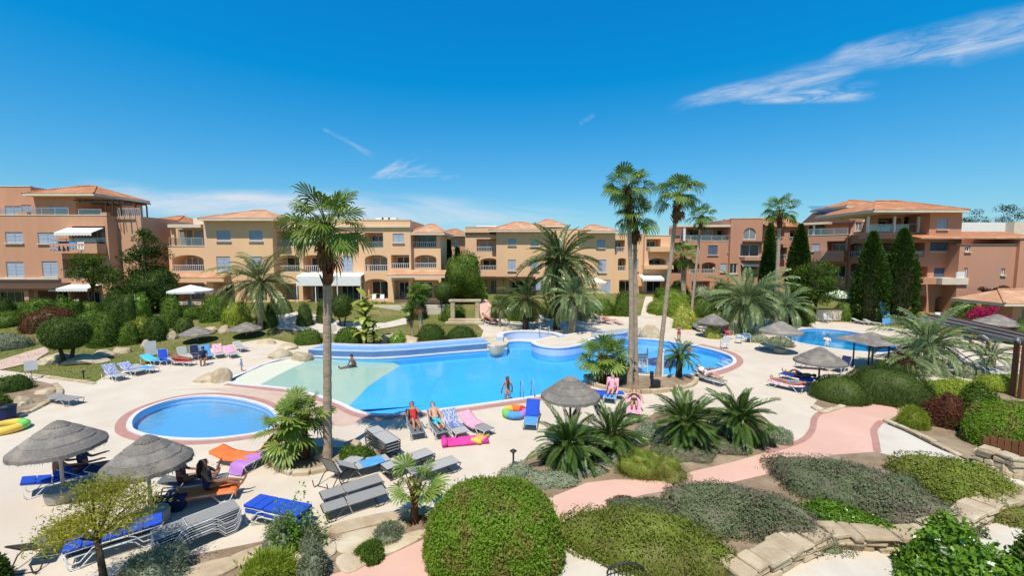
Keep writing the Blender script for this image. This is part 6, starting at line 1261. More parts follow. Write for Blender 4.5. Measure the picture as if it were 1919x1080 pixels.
# left middle group
l_c1 = lounger((196, 706), (236, 716), 'lounger with a blue striped towel nearest the lawn edge', 'framew', 'slingl', 45, None); towel(l_c1, -.05, 1.0, 'stripe', 'blue striped towel over a raised back at the lawn edge', 45, drop=.06)
l_c2 = lounger((222, 698), (274, 706), 'second lounger with a striped towel by the lawn', 'framew', 'slingl', 30, None); towel(l_c2, -.05, 1.1, 'stripe', 'second blue striped towel by the lawn', 30, drop=.06)
l_c3 = lounger((246, 696), (294, 700), 'third pale lounger of the row by the lawn', 'framew', 'slingl', 10, None); towel(l_c3, .7, 1.6, 'sky', 'light blue towel on the third lounger by the lawn', 0, drop=.06)
l_c4 = lounger((266, 678), (306, 686), 'lounger with a turquoise towel by the lawn', 'framew', 'sky', 20, None); towel(l_c4, .0, 1.5, 'turq', 'turquoise towel on a lounger by the lawn', 20, drop=.12)
l_c5 = lounger((300, 672), (316, 690), 'blue lounger with a steep back by the lawn', 'framew', 'blue', 60, None)
l_c6 = lounger((318, 684), (364, 686), 'lounger with a red towel among the left group', 'framew', 'slingl', 18, None); towel(l_c6, .5, 1.7, 'red', 'red towel in the left group', 0, drop=.08)
for (h_, f_, lb, sl_, bk, tw, tl) in (((336, 668), (352, 684), 'white framed lounger with a steep back at the left group', 'slingl', 62, None, ''), ((358, 664), (376, 680), 'dark blue lounger in the left group', 'navy', 60, None, ''), ((380, 664), (394, 680), 'light blue lounger in the left group', 'sky', 58, 'sky', 'light blue towel hung over a chair back in the left group'), ((404, 662), (416, 676), 'lounger with a pink patterned towel in the left group', 'slingl', 50, 'floral', 'pink patterned towel in the left group'), ((424, 664), (444, 674), 'lounger with a pale pink towel at the right of the left group', 'slingl', 35, 'pink', 'pale pink towel at the right of the left group'), ((440, 654), (462, 662), 'white lounger farthest right in the left group', 'framew' and 'slingl', 30, None, '')):
    q = lounger(h_, f_, lb, 'framew', sl_, bk, None, 'loungers of the left group')
    if tw: towel(q, 0, 1.1, tw, tl, bk, drop=.1)
lounger((84, 752), (160, 762), 'single grey lounger beside the earth bed at the left', 'frameg', 'sling', 6, None)
# far deck
gf_ = 'loungers on the far deck'
for (h_, f_, lb, fr_, sl_, bk, mt) in (((908, 604), (926, 610), 'maroon lounger beside the stone frame', 'framew', 'maroon', 20, None), ((922, 606), (942, 612), 'second maroon lounger beside the small bright palm', 'framew', 'maroon', 20, None), ((968, 596), (986, 604), 'white draped lounger left of the big date palm', 'framew', 'cloth', 40, None), ((1012, 600), (1032, 606), 'white lounger right of the short dark date palm', 'framew', 'cloth', 30, None), ((1084, 596), (1102, 606), 'maroon lounger with a steep back on the far deck', 'framew', 'maroon', 60, 'maroon'), ((1108, 600), (1128, 608), 'dark lounger right of the maroon one', 'framew', 'slingd', 30, None), ((1126, 602), (1146, 610), 'coral lounger on the far deck', 'framew', 'coral', 20, None), ((1146, 602), (1170, 612), 'brown lounger nearest the twin trunks on the far deck', 'framew', 'coral', 12, None), ((1262, 608), (1280, 618), 'grey lounger with a raised back by the rising path', 'framew', 'slingl', 55, None), ((1296, 616), (1318, 624), 'dark lounger under the small dark parasol', 'framed', 'slingd', 30, None), ((1318, 622), (1346, 630), 'second dark lounger under the small dark parasol', 'framed', 'slingd', 20, None), ((1346, 620), (1372, 632), 'third dark lounger beside the red chair', 'framed', 'slingd', 30, None), ((1600, 606), (1628, 610), 'pale lounger at the far side of the second pool', 'framew', 'slingl', 18, None), ((1622, 608), (1650, 612), 'second pale lounger at the far side of the second pool', 'framew', 'slingl', 18, None), ((1500, 600), (1520, 606), 'dark lounger behind the second pool', 'framed', 'slingd', 20, None)):
    lounger(h_, f_, lb, fr_, sl_, bk, mt, gf_)
gpg = 'loungers under the timber pergola'
for i, (h_, f_, bk, sl_) in enumerate((((1812, 694), (1846, 700), 20, 'stripe'), ((1836, 700), (1872, 706), 15, 'slingl'), ((1850, 710), (1886, 716), 25, 'stripe'), ((1790, 686), (1822, 692), 20, 'slingd'), ((1850, 654), (1890, 658), 10, 'slingl'), ((1872, 662), (1912, 666), 14, 'red'), ((1730, 660), (1760, 664), 25, 'sky'), ((1900, 706), (1940, 708), 20, 'blue'))):
    lounger(h_, f_, ('striped towel lounger behind the pergola beam', 'pale lounger in the middle of the pergola row', 'striped lounger nearest the viewer in the pergola row', 'dark lounger at the left end of the pergola row', 'pale lounger in the sun beyond the pergola', 'red towelled lounger in the sun beyond the pergola', 'light blue lounger behind the wide silvery palm', 'blue lounger at the right edge by the pergola post')[i], 'framew', sl_, bk, None, gpg)
# ------------------------------------------------------------------ people
PEOPLE = []
def person(label, loc, rz, T=90, th=(-90, -90), shn=(-90, -90), ua=(-80, -80), fa=(-70, -70), spread=.06, scale=1.0, skin=0, suit='trunks', suit_mat='navy', hair=0, long=False, head=0, hat=None, legs_apart=.0, group=None, lab2=None):
    V_, E_, Rr, lab = [], [], [], []
    def add(p, r, par=None, l='torso'):
        V_.append(Vector(p)); Rr.append(r); lab.append(l)
        if par is not None: E_.append((par, len(V_) - 1))
        return len(V_) - 1
    def dr(a, y=0.0): return Vector((math.cos(R(a)), y, math.sin(R(a)))).normalized()
    t = dr(T); fw = dr(T - 90); hd = dr(T - head)
    pel = add((0, 0, 0), .135, None, 'hip'); be = add(t * .16, .118, pel, 'belly'); ch = add(t * .34 + fw * .01, .142, be, 'chest'); nb = add(t * .47, .085, ch, 'chest'); nk = add(t * .535, .052, nb, 'neck')
    jaw = add(t * .535 + hd * .075 + fw * .02, .072, nk, 'head'); mid = add(V_[jaw] + hd * .075 - fw * .01, .098, jaw, 'head'); top = add(V_[mid] + hd * .075, .070, mid, 'head')
    for k, s in enumerate((-1, 1)):
        hp = add((0, s * .095, -.02) if T > 40 else (.02, s * .095, 0), .098, pel, 'hip'); d = dr(th[k], s * legs_apart)
        th1 = add(V_[hp] + d * .20, .084, hp, 'thigh'); kn = add(V_[hp] + d * .43, .058, th1, 'knee'); d2 = dr(shn[k], s * legs_apart * .5)
        ca = add(V_[kn] + d2 * .14, .058, kn, 'leg'); an = add(V_[kn] + d2 * .40, .037, ca, 'leg'); ft = dr(shn[k] + 78)
        he = add(V_[an] + d2 * .05, .036, an, 'foot'); add(V_[he] + ft * .19, .026, he, 'foot')
        sh = add(t * .455 + Vector((0, s * .165, 0)), .060, nb, 'shoulder'); d = dr(ua[k], s * (.12 + spread)); el = add(V_[sh] + d * .28, .043, sh, 'arm')
        d = dr(fa[k], s * spread * .5 - s * .05); wr = add(V_[el] + d * .25, .029, el, 'arm'); pa = add(V_[wr] + d * .075, .034, wr, 'hand')
        side = Vector((0, 1, 0)); nrm = d.cross(side).normalized()
        for i, (o, L) in enumerate(((-.028, .062), (-.010, .075), (.010, .070), (.028, .055))):
            f1 = add(V_[pa] + d * (.035 + L * .45) + side * o * 1.1, .0095, pa, 'hand'); add(V_[f1] + d * L * .5 - nrm * .02, .008, f1, 'hand')
        t1 = add(V_[wr] + d * .05 - side * s * .045 + nrm * .005, .011, pa, 'hand'); add(V_[t1] + d * .04 - side * s * .012, .009, t1, 'hand')
    me = bpy.data.meshes.new('person'); me.from_pydata([tuple(v) for v in V_], E_, []); o = bpy.data.objects.new('person', me); C.objects.link(o)
    md = o.modifiers.new('skin', 'SKIN'); md.use_smooth_shade = True
    for i, sv in enumerate(me.skin_vertices[0].data): sv.radius = (Rr[i], Rr[i] * (1.0 if lab[i] not in ('belly', 'chest', 'hip') else 1.0)); sv.use_root = (i == 0)
    ss = o.modifiers.new('sub', 'SUBSURF'); ss.levels = 1; ss.render_levels = 1
    o.location = loc; o.rotation_euler = (0, 0, rz); o.scale = (scale,) * 3; tag(o, label, 'person', group)
    PEOPLE.append((o, V_, lab, dict(hd=hd, fw=fw, t=t, mid=V_[mid], suit=suit, suit_mat=suit_mat, hair=hair, long=long, skin=skin, hat=hat)))
    return o
def lies(l, back, label, x=.78, up=.0, **k):
    """somebody reclining on a lounger whose back is raised by back degrees"""
    k.setdefault('ua', (-20, -20)); k.setdefault('fa', (-4, -4)); k.setdefault('th', (4, 8)); k.setdefault('shn', (-3, -8))
    return person(label, on(l, x, 0, SH + .15 + up), l.rotation_euler[2], T=180 - back if back else 176, **k)
# the couple under the front parasol, sitting on their loungers
person('dark silhouetted person sitting upright under the front parasol', on(l_or2, .66, .0, SH + .16), l_or2.rotation_euler[2], T=98, th=(12, 6), shn=(-16, -6), ua=(-72, -66), fa=(-20, -14), skin=2, suit='shirt', suit_mat='maroon', hair=0)
person('woman with tied dark hair sitting on the orange towel with a raised hand', on(l_or, 1.12, .05, SH + .17), l_or.rotation_euler[2], T=96, th=(14, 8), shn=(-20, -12), ua=(-60, -40), fa=(-10, 70), skin=2, suit='onepiece', suit_mat='navy', hair=0, long=True)
person('man bending forward under the left parasol', on(l_u1, .82, 0, SH + .20), l_u1.rotation_euler[2], T=84, th=(8, 10), shn=(-40, -40), ua=(-50, -50), fa=(-10, -10), skin=2, suit='trunks', suit_mat='blue', hair=0)
person('person in a navy top wearing a pale headband under the left parasol', on(l_u2, .75, 0, SH + .16), l_u2.rotation_euler[2], T=98, th=(10, 5), shn=(-10, -8), ua=(-50, -45), fa=(5, 10), skin=2, suit='shirt', suit_mat='navy', hair=0, hat='cloth')
lies(l_m1, 50, 'dark haired woman in a red swimsuit reclining by the large pool', skin=0, suit='onepiece', suit_mat='red', th=(30, 6), shn=(-40, -6), ua=(-40, -20), fa=(60, 30))
lies(l_m2, 45, 'man in turquoise shorts reclining with sunglasses by the large pool', skin=1, suit='shorts', suit_mat='turq', ua=(-30, -40), fa=(10, 0))
lies(l_w, 25, 'long haired woman lying on the pink towel with her arms bent', skin=1, suit='bikini', suit_mat='black', hair=1, long=True, spread=.5, ua=(0, 0), fa=(-30, -30), up=.02)
lies(l_r, 35, 'person reading on the grey lounger by the small sago palm', skin=1, suit='shirt', suit_mat='white', ua=(-30, -30), fa=(60, 60), th=(35, 30), shn=(-35, -30), hair=0)
lies(l_f1, 8, 'sunbather stretched on the bright pink towel', skin=0, suit='bikini', suit_mat='sky', hair=1)
lies(l_f2, 10, 'sunbather in dark trunks on the blue lounger', skin=2, suit='trunks', suit_mat='navy', hair=0, th=(30, 6), shn=(-35, -5))
lies(l_f3, 14, 'woman with reddish hair lying under the right hand parasol', skin=1, suit='bikini', suit_mat='black', hair=1, up=.02)
lies(l_f4, 14, 'tanned person lying behind the woman at the right hand parasol', skin=0, suit='trunks', suit_mat='red', hair=0)
lies(l_b3, 50, 'person in pink sitting among the towels behind the pale fan palm', skin=1, suit='shirt', suit_mat='pink', hair=2)
lies(l_c6, 22, 'tanned person on the red towel of the left group', skin=2, suit='trunks', suit_mat='red', hair=0)
q = G(382, 684); person('person in dark clothes sitting at the edge of the left group', (q.x, q.y, .42), R(-60), T=84, th=(0, 0), shn=(-88, -88), ua=(-70, -70), fa=(-20, -20), skin=2, suit='shirt', suit_mat='navy', hair=0)
q = G(453, 697); person('toddler in a light blue shirt walking beside the beach end', (q.x, q.y, .40), R(200), T=90, th=(-80, -100), shn=(-95, -110), ua=(-60, -120), fa=(-60, -110), scale=.48, skin=1, suit='shirt', suit_mat='sky', hair=0)
q = G(1272, 640); person('girl standing at the pool edge by the leaning palm', (q.x, q.y, .72), R(-100), T=90, th=(-90, -88), shn=(-90, -92), ua=(-50, -40), fa=(20, 40), spread=.2, scale=.80, skin=0, suit='bikini', suit_mat='red', hair=0)
q = G(951, 738, WATER_Z); person('woman with long auburn hair wading in the large pool', (q.x, q.y, .02), R(100), T=90, th=(-90, -90), shn=(-90, -90), ua=(-78, -78), fa=(-60, -60), spread=.22, skin=1, suit='bikini', suit_mat='coral', hair=1, long=True)
q = G(663, 684, WATER_Z); person('dark haired swimmer sitting in the shallow beach end', (q.x, q.y, -.16), R(-140), T=80, th=(2, 2), shn=(-4, -4), ua=(-60, -120), fa=(-60, -90), skin=2, suit='trunks', suit_mat='navy', hair=0)
q = G(1549, 648, WATER_Z); person('person in a white top standing in the second pool', (q.x, q.y, .0), R(-120), T=90, ua=(-40, -50), fa=(30, 10), skin=1, suit='shirt', suit_mat='white', hair=0)
q = G(1326, 694, WATER_Z); person('swimmer floating near the right end of the large pool', (q.x, q.y, -.12), R(190), T=176, th=(0, 2), shn=(-4, -4), ua=(-160, -10), fa=(-160, 10), skin=2, suit='trunks', suit_mat='navy', hair=0)
q = G(1291, 655, WATER_Z); person('swimmer whose head shows at the far pool edge', (q.x, q.y, -.50), R(-90), T=86, ua=(-30, -30), fa=(10, 10), skin=0, suit='trunks', suit_mat='navy', hair=0)
for i, (a, b, sk, c, lb) in enumerate(((912, 606, 0, 'maroon', 'person lying on the far deck beside the stone frame'), (1120, 604, 1, 'white', 'pale person lounging on the far deck'), (1136, 608, 0, 'coral', 'tanned person lounging on the far deck'))):
    q = G(a, b); person(lb, (q.x, q.y, .48), R(-40), T=140, th=(6, 3), shn=(-6, -4), ua=(-30, -30), fa=(0, 0), skin=sk, suit='trunks', suit_mat=c, hair=i)
def finish_people():
    bpy.context.view_layer.update(); dg = bpy.context.evaluated_depsgraph_get()
    ev = [(o, bpy.data.meshes.new_from_object(o.evaluated_get(dg))) for o, *_ in PEOPLE]
    for (o, me), (_, V_, lab, k) in zip(ev, PEOPLE):
        o.modifiers.clear(); o.data = me; me.name = 'person'; me.materials.clear(); me.materials.append(SKIN[k['skin']])
        me.polygons.foreach_set('use_smooth', np.ones(len(me.polygons), dtype=bool))
        P = np.array([tuple(v) for v in V_]); co = np.empty(len(me.vertices) * 3, dtype=np.float32); me.vertices.foreach_get('co', co); co = co.reshape(-1, 3)
        no = np.empty(len(me.vertices) * 3, dtype=np.float32); me.vertices.foreach_get('normal', no); no = no.reshape(-1, 3)
        fc = [np.array(p.vertices) for p in me.polygons]; cen = np.array([co[f].mean(0) for f in fc]); nr = np.argmin(((cen[:, None] - P[None]) ** 2).sum(2), 1)
        L = np.array(lab)[nr]; t = np.array(k['t']); along = cen @ t
        want = dict(trunks=np.isin(L, ['hip', 'thigh']) & (along < .12), shorts=np.isin(L, ['hip', 'thigh', 'knee']) & (along < .12), shirt=np.isin(L, ['belly', 'chest', 'shoulder', 'hip']), onepiece=np.isin(L, ['belly', 'hip']) | ((L == 'chest') & (along < .42)), bikini=((L == 'hip') & (along < .07)) | ((L == 'chest') & (along > .27) & (along < .38)))[k['suit']]
        def shell(sel, name, mat, off):
            ids = [f for f, s in zip(fc, sel) if s]
            if not ids: return
            used = sorted({int(v) for f in ids for v in f}); mp = {v: i for i, v in enumerate(used)}
            q = bpy.data.meshes.new(name); q.from_pydata([tuple(co[v] + no[v] * off) for v in used], [], [[mp[int(v)] for v in f] for f in ids]); q.materials.append(mat)
            q.polygons.foreach_set('use_smooth', np.ones(len(q.polygons), dtype=bool)); link(name, q, o)
        shell(want, 'clothing', M[k['suit_mat']], .009)
        hd, fw, mid = np.array(k['hd']), np.array(k['fw']), np.array(k['mid']); rel = cen - mid
        shell((L == 'head') & ((rel @ hd > .045) | ((rel @ fw < -.005) & (rel @ hd > -.07))), 'hair', HAIR[k['hair']], .018)
        hdv, fwv, midv = k['hd'], k['fw'], k['mid']
        if k['long']:
            m = MB(); m.tube([midv + hdv * .06 - fwv * .05, midv - fwv * .115 - hdv * .06, midv - fwv * .15 - hdv * .20, midv - fwv * .16 - hdv * .36, midv - fwv * .15 - hdv * .46], [.06, .085, .08, .065, .02], 8); m.build('long_hair', HAIR[k['hair']], o, smooth=True)
        if k['hat']:
            m = MB(); n = 14; a = Vector((0, 1, 0)); vs = []
            for z, r in ((.02, .112), (.055, .108)): vs += [midv + hdv * z + (fwv * math.cos(2 * PI * i / n) + a * math.sin(2 * PI * i / n)) * r * 1.05 for i in range(n)]
            m.add(vs, [(i, (i + 1) % n, n + (i + 1) % n, n + i) for i in range(n)]); m.build('headband', M[k['hat']], o)
        for s in (-1, 1):
            m = MB(); c = midv + fwv * .083 + Vector((0, s * .034, 0)) - hdv * .005; m.box(c, (.016, .022, .012)); m.build('eye', HAIR[0], o)
        m = MB(); c = midv + fwv * .088 - hdv * .032; m.add([c - hdv * .02 + Vector((0, .016, 0)), c - hdv * .02 - Vector((0, .016, 0)), c + hdv * .035, c + fwv * .026 - hdv * .016], [(0, 1, 3), (1, 2, 3), (2, 0, 3)]); m.build('nose', SKIN[k['skin']], o)
finish_people()
# ------------------------------------------------------------------ rocks, walls, fences, small things
def rock(px0, px1, yb, yt, label, depth=.8, mat='stone', group='sandstone boulders', name='boulder', seed=None, flat=1.0):
    c = G((px0 + px1) / 2, yb); w = (px1 - px0) / ppm(c); dv = Vector((c.x, c.y, 0)).normalized(); c = c + dv * w * depth * .4; c.z = gz(c.x, c.y); h = max(.12, ztop(c, yt) - c.z)
    SEED[0] += 1; r = np.random.default_rng(SEED[0]); bm = bmesh.new(); bmesh.ops.create_icosphere(bm, subdivisions=3, radius=1); d = np.array([tuple(v.co) for v in bm.verts])
    pl_ = unit(r.normal(size=(9, 3))); cut = r.uniform(.62, .9, 9); rad = np.ones(len(d))
    for n_, q in zip(pl_, cut): rad = np.minimum(rad, q / np.maximum(d @ n_, 1e-3))
    rad *= 1 + lumps(d * 2, SEED[0], .05, (3, 7, 14))
    for v, k, e in zip(bm.verts, rad, d): v.co = Vector((e[0] * k * w * .56, e[1] * k * w * depth * .56, max(-.1, e[2] * k * h * 1.12 * flat)))
    me = bpy.data.meshes.new(name); bm.to_mesh(me); bm.free(); me.materials.append(M[mat]); o = link(name, me); o.location = c; o.rotation_euler = (0, 0, U_(-.3, .3)); tag(o, label, 'boulder', group); return o
for a in ((500, 545, 672, 654, 'big pale outcrop left of the overflow trough'), (542, 584, 675, 659, 'pale rock against the end of the trough'), (484, 516, 646, 636, 'low pale rock behind the outcrop'), (520, 556, 656, 644, 'rock behind the outcrop by the box hedge'), (368, 414, 716, 698, 'flat rock at the left of the beach end'), (400, 436, 718, 692, 'rounded rock beside the toddler'), (898, 930, 642, 632, 'flat stone behind the trough end'), (1194, 1238, 634, 610, 'tall pale boulder at the far pool edge'), (176, 214, 668, 657, 'rock on the lawn right of the umbrella shaped tree'), (216, 242, 662, 650, 'small rock on the lawn edge'), (70, 130, 682, 664, 'wide flat rock under the umbrella shaped tree'), (130, 196, 682, 666, 'flat rock right of the two trunks'), (264, 284, 652, 638, 'rock behind the white notice board'), (312, 334, 636, 622, 'pale rock by the dark bush at the lawn edge'), (374, 406, 624, 612, 'rock behind the low lawn parasol'), (410, 434, 624, 611, 'pale rock on the lawn'), (710, 745, 644, 626, 'pale rock behind the trough by the tall leafy plant'), (750, 790, 646, 630, 'pale rock right of the low bright bush'), (1820, 1860, 962, 924, 'pale upright boulder at the head of the low wall'), (1646, 1678, 1012, 994, 'small pale boulder on the low wall'), (30, 62, 760, 742, 'rock in the bed at the left margin'), (70, 104, 738, 728, 'pale rock at the tip of the left bed'), (1880, 1916, 896, 862, 'rounded boulder at the end of the stone wall'), (590, 622, 862, 846, 'stone at the foot of the bushy fan palm'), (646, 676, 840, 826, 'stone right of the tall left trunk'), (30, 60, 592, 584, 'pale stone at the left hedge'), (1020, 1046, 642, 626, 'stone at the foot of the big date palm'), (938, 962, 626, 612, 'stone by the spa wall')):
    rock(*a)
pf = gp([(903, 646), (930, 636), (946, 638), (953, 650), (938, 657), (919, 657)]); m = MB(); m.prism(catmull(pf, 3), -.3, .34); o = bevel(m.build('stone_platform', M['limestone']), .05, 2); tag(o, 'flat pale stone platform between the trough end and the spa wall', 'rock')
# kerb stones of the beds
def kerb(pts, label, step=.55, w=.22, h=.14, mat='stone', name='kerb'):
    c = catmull(gp(pts), 6, False); o = thing(name, label, 'kerb', (c[0].x, c[0].y, gz(c[0].x, c[0].y))); L = 0; i = 0; run = [c[0]]
    dist = [0]
    for a, b in zip(c, c[1:]): dist.append(dist[-1] + (b - a).length)
    s = 0
    while s < dist[-1] - .1:
        l = step * U_(.75, 1.3); e = min(s + l, dist[-1]); m_ = (s + e) / 2 - .0
        k = max(j for j in range(len(dist)) if dist[j] <= m_); k = min(k, len(c) - 2); f = (m_ - dist[k]) / max(1e-6, dist[k + 1] - dist[k]); p = c[k].lerp(c[k + 1], f); t = c[k + 1] - c[k]
        q = MB(); hh = h * U_(.8, 1.25); q.box((p.x + U_(-.02, .02), p.y + U_(-.02, .02), gz(p.x, p.y) + hh / 2 - .03), (e - s - .02, w * U_(.85, 1.15), hh + .06), math.atan2(t.y, t.x) + U_(-.04, .04)); ob = q.build('stone', M[mat], o, world=True); bevel(ob, .025, 1)
        s = e
    return o
kerb([(1096, 708), (1120, 726), (1190, 738), (1262, 733), (1300, 722), (1304, 708)], 'pale stone kerb round the raised bed of the twin palms', h=.2)
kerb([(505, 862), (530, 884), (570, 890), (640, 876), (700, 866)], 'low stone kerb round the foot of the tall left palm')
kerb([(1522, 764), (1545, 774), (1580, 762)], 'short stone kerb at the left of the dark rounded hedge', h=.1)
kerb([(1656, 790), (1700, 808), (1760, 838), (1800, 858)], 'dark edged kerb along the pale path', h=.12)
kerb([(0, 786), (30, 784), (82, 760), (112, 740), (104, 722)], 'stone kerb of the bed at the left margin', h=.12)
kerb([(60, 704), (150, 716), (178, 720)], 'low kerb at the front of the left lawn', h=.08)
# sandstone retaining wall at the lower right: separate blocks in courses
def stone_wall(pts, hgt, courses, label, cap=True, step=.8, th=.4):
    c = catmull(gp(pts), 8, False); o = thing('stone_wall', label, 'wall', (c[0].x, c[0].y, 0)); dist = [0]
    for a, b in zip(c, c[1:]): dist.append(dist[-1] + (b - a).length)
    def at(s):
        k = min(max(j for j in range(len(dist)) if dist[j] <= s + 1e-6), len(c) - 2); f = (s - dist[k]) / max(1e-6, dist[k + 1] - dist[k]); return c[k].lerp(c[k + 1], f), (c[k + 1] - c[k]).normalized()
    for r_ in range(courses + (1 if cap else 0)):
        s = -U_(0, .3); iscap = r_ == courses; z0 = hgt * r_ / courses; z1 = z0 + hgt / courses if not iscap else z0 + .13
        while s < dist[-1]:
            l = step * U_(.4, 1.4); a, e = max(s, 0), min(s + l, dist[-1])
            if e - a > .12:
                p, t = at((a + e) / 2); q = MB(); q.box((p.x + U_(-.03, .03), p.y + U_(-.03, .03), (z0 + z1) / 2 - .02), (e - a - .02, (th + .08 if iscap else th) * U_(.86, 1.14), (z1 - z0 - .012) * U_(.86, 1.12)), math.atan2(t.y, t.x) + U_(-.07, .07))
                ob = q.build('stone', M['stone'], o, world=True); bevel(ob, .05, 2); ob.data.vertices.foreach_set('co', (np.array([v.co[:] for v in ob.data.vertices]) + rng.normal(scale=.009, size=(len(ob.data.vertices), 3))).astype(np.float32).ravel())
            s += l
    return o
stone_wall([(1370, 1100), (1430, 1070), (1490, 1040), (1545, 1020), (1600, 1022), (1670, 1026), (1740, 1024)], .30, 2, 'curved sandstone retaining wall at the bottom right', step=.62, th=.5)
stone_wall([(1740, 1018), (1800, 990), (1860, 962), (1930, 946), (2050, 936)], .30, 2, 'sandstone wall running off behind the upright boulder', step=.62, th=.5)
stone_wall([(1826, 868), (1856, 878), (1886, 888), (1912, 900)], .55, 3, 'rubble stone wall below the brown plank fence', step=.4, cap=True)
# plank fence
a, b = G(1838, 866), G(1990, 892); o = thing('plank_fence', 'red brown plank fence under the clipped hedge at the right', 'fence', a); d = (b - a); n = int(d.length / .16); rz = math.atan2(d.y, d.x)
for i in range(n):
    p = a + d * (i + .5) / n; q = MB(); q.box((p.x, p.y, .45 + U_(-.02, .02)), (.145, .03 + U_(0, .012), .9), rz); q.build('plank', M['redwood'], o, world=True)
for z in (.2, .75):
    q = MB(); p = (a + b) / 2 + Vector((-math.sin(rz), math.cos(rz), 0)) * .05; q.box((p.x, p.y, z), (d.length, .05, .09), rz); q.build('rail', M['redwood'], o, world=True)
# timber pergola over the deck at the right
P0, P1, P2, P3 = G(1897, 742), G(1850, 668), G(1910, 690), G(1640 + 110, 640); o = thing('timber_pergola', 'weathered timber pergola at the right edge of the deck', 'pergola', P0)
def post(p, py, w=.16): m = MB(); h = ztop(p, py); m.box((p.x, p.y, h / 2), (w, w, h)); m.build('post', M['redwood'], o, world=True); return Vector((p.x, p.y, h))
t0, t1, t2, t3 = post(P0, 640), post(P1, 640), post(G(1912, 748), 640), post(G(1818, 652), 618, .12)
far = G(1700, 640); far.z = ztop(far, 594); far2 = G(1762, 630); far2.z = ztop(far2, 590)
for i in range(6):
    s = far.lerp(far2, i / 5); e = t0.lerp(t2, i / 5) + Vector((.4 * i, .3 * i, 0)); m = MB(); dd = e - s; mid_ = (s + e) / 2; q = dd.to_track_quat('X', 'Z').to_matrix(); m.box(mid_, (dd.length + .6, .08, .14), M=q); m.build('beam', M['redwood' if i % 2 else 'pole'], o, world=True)
for a_, b_ in ((t0, t2), (t1, t3), (t0, t1)):
    m = MB(); dd = b_ - a_; m.box((a_ + b_) / 2 + Vector((0, 0, .09)), (dd.length + .4, .1, .16), M=dd.to_track_quat('X', 'Z').to_matrix()); m.build('cross_beam', M['pole'], o, world=True)
for z in (.45, .8):
    m = MB(); a_, b_ = Vector((P1.x, P1.y, z)), Vector((G(1818, 652).x, G(1818, 652).y, z)); dd = b_ - a_; m.box((a_ + b_) / 2, (dd.length, .05, .07), M=dd.to_track_quat('X', 'Z').to_matrix()); m.build('rail', M['redwood'], o, world=True)
# stone frame monument on the lawn
c = G(872, 606); o = thing('stone_monument', 'square sandstone frame on a stepped base on the lawn', 'monument', c); hz = ztop(c, 566); w = 46 / ppm(c)
for s in (-1, 1): m = MB(); m.box((s * w / 2, 0, hz / 2), (.42, .5, hz)); bevel(m.build('pillar', M['stone'], o), .03, 1)
m = MB(); m.box((0, 0, hz + .12), (w + .75, .6, .24)); bevel(m.build('lintel', M['stone'], o), .03, 1)
for k in range(2): m = MB(); m.box((0, -.3 - .35 * k, .36 - .24 * k), (w + .8 + .5 * k, .7, .26)); bevel(m.build('step', M['stone'], o), .03, 1)
# signs
def board(px, yb, yt, w, h, mat, label, name='notice_board', legs=2, round_=False):
    c = G(px, yb); z = ztop(c, yt); o = thing(name, label, 'sign', c, math.atan2(c.y, c.x) - PI / 2)
    for s in ((-1, 1) if legs == 2 else (0,)): m = MB(); m.tube([(s * w * .4, .03, 0), (s * w * .4, .03, z - h * .2)], .022, 6); m.build('post', M['rail'], o)
    m = MB()
    if round_:
        n = 20; m.add([(w / 2 * math.cos(2 * PI * k / n), y, z - h / 2 + h / 2 * math.sin(2 * PI * k / n)) for y in (-.03, .0) for k in range(n)], [tuple(range(n)), tuple(range(n, 2 * n))[::-1]] + [(k, (k + 1) % n, n + (k + 1) % n, n + k) for k in range(n)])
    else: m.box((0, -.02, z - h / 2), (w, .03, h))
    m.build('panel', M[mat], o); return o
board(283, 668, 640, .62, .95, 'coping', 'pale blue white notice board on the left lawn'); board(60, 712, 676, .5, .55, 'white', 'small white sign on a thin post at the left lawn', legs=1); board(624, 652, 608, .6, .62, 'trimw', 'round cream sign beside the tall left trunk', 'round_sign', 1, True)
# garden lamps
def garden_lamp(px, yb, yt, label):
    c = G(px, yb); h = ztop(c, yt); o = thing('garden_lamp', label, 'garden lamp', c, 0, 'black garden lamps')
    m = MB(); m.tube([(0, 0, 0), (0, 0, h - .12)], .03, 8); m.build('post', M['black'], o); m = MB(); m.lathe([(.05, h - .14), (.055, h - .06), (.12, h - .07), (.02, h)], 12); m.build('lamp_shade', M['black'], o)
garden_lamp(962, 876, 842, 'black garden lamp on the deck beside the large sago palm'); garden_lamp(157, 710, 694, 'black garden lamp at the front of the left lawn')
c = G(300, 1000)
# pool ladder, lifeguard stand, speaker, bins, white chairs
c = G(988, 742); o = thing('pool_ladder', 'steel pool ladder rails at the near edge of the large pool', 'pool ladder', c, R(12))
for s in (-.28, .28): m = MB(); m.tube([(s, -.35, .0), (s, -.35, .55), (s, -.28, .72), (s, -.05, .78), (s, .2, .7), (s, .32, .4), (s, .34, -.6)], .022, 7); m.build('rail', M['rail'], o, smooth=True)
for z in (-.25, -.55): m = MB(); m.tube([(-.28, .34, z), (.28, .34, z)], .02, 6); m.build('rung', M['rail'], o)
c = G(1198, 694); c.z = WATER_Z; o = thing('slatted_board', 'white slatted board standing in the pool behind the twin trunks', 'board', c, R(4)); h = ztop(c, 660)
for s in (-.48, .48): m = MB(); m.box((s, 0, h / 2 + .0), (.07, .07, h + .6)); m.build('post', M['white'], o)
for k in range(5): m = MB(); m.box((0, 0, h - .08 - k * .17), (.9, .035, .13)); m.build('slat', M['white'], o)
c = G(1241, 706); o = thing('white_post', 'tall white post beside the leaning palm trunk', 'post', c); m = MB(); m.box((0, 0, .75), (.10, .10, 1.5)); m.build('shaft', M['white'], o); m = MB(); m.box((0, 0, 1.53), (.16, .16, .06)); m.build('cap', M['white'], o)
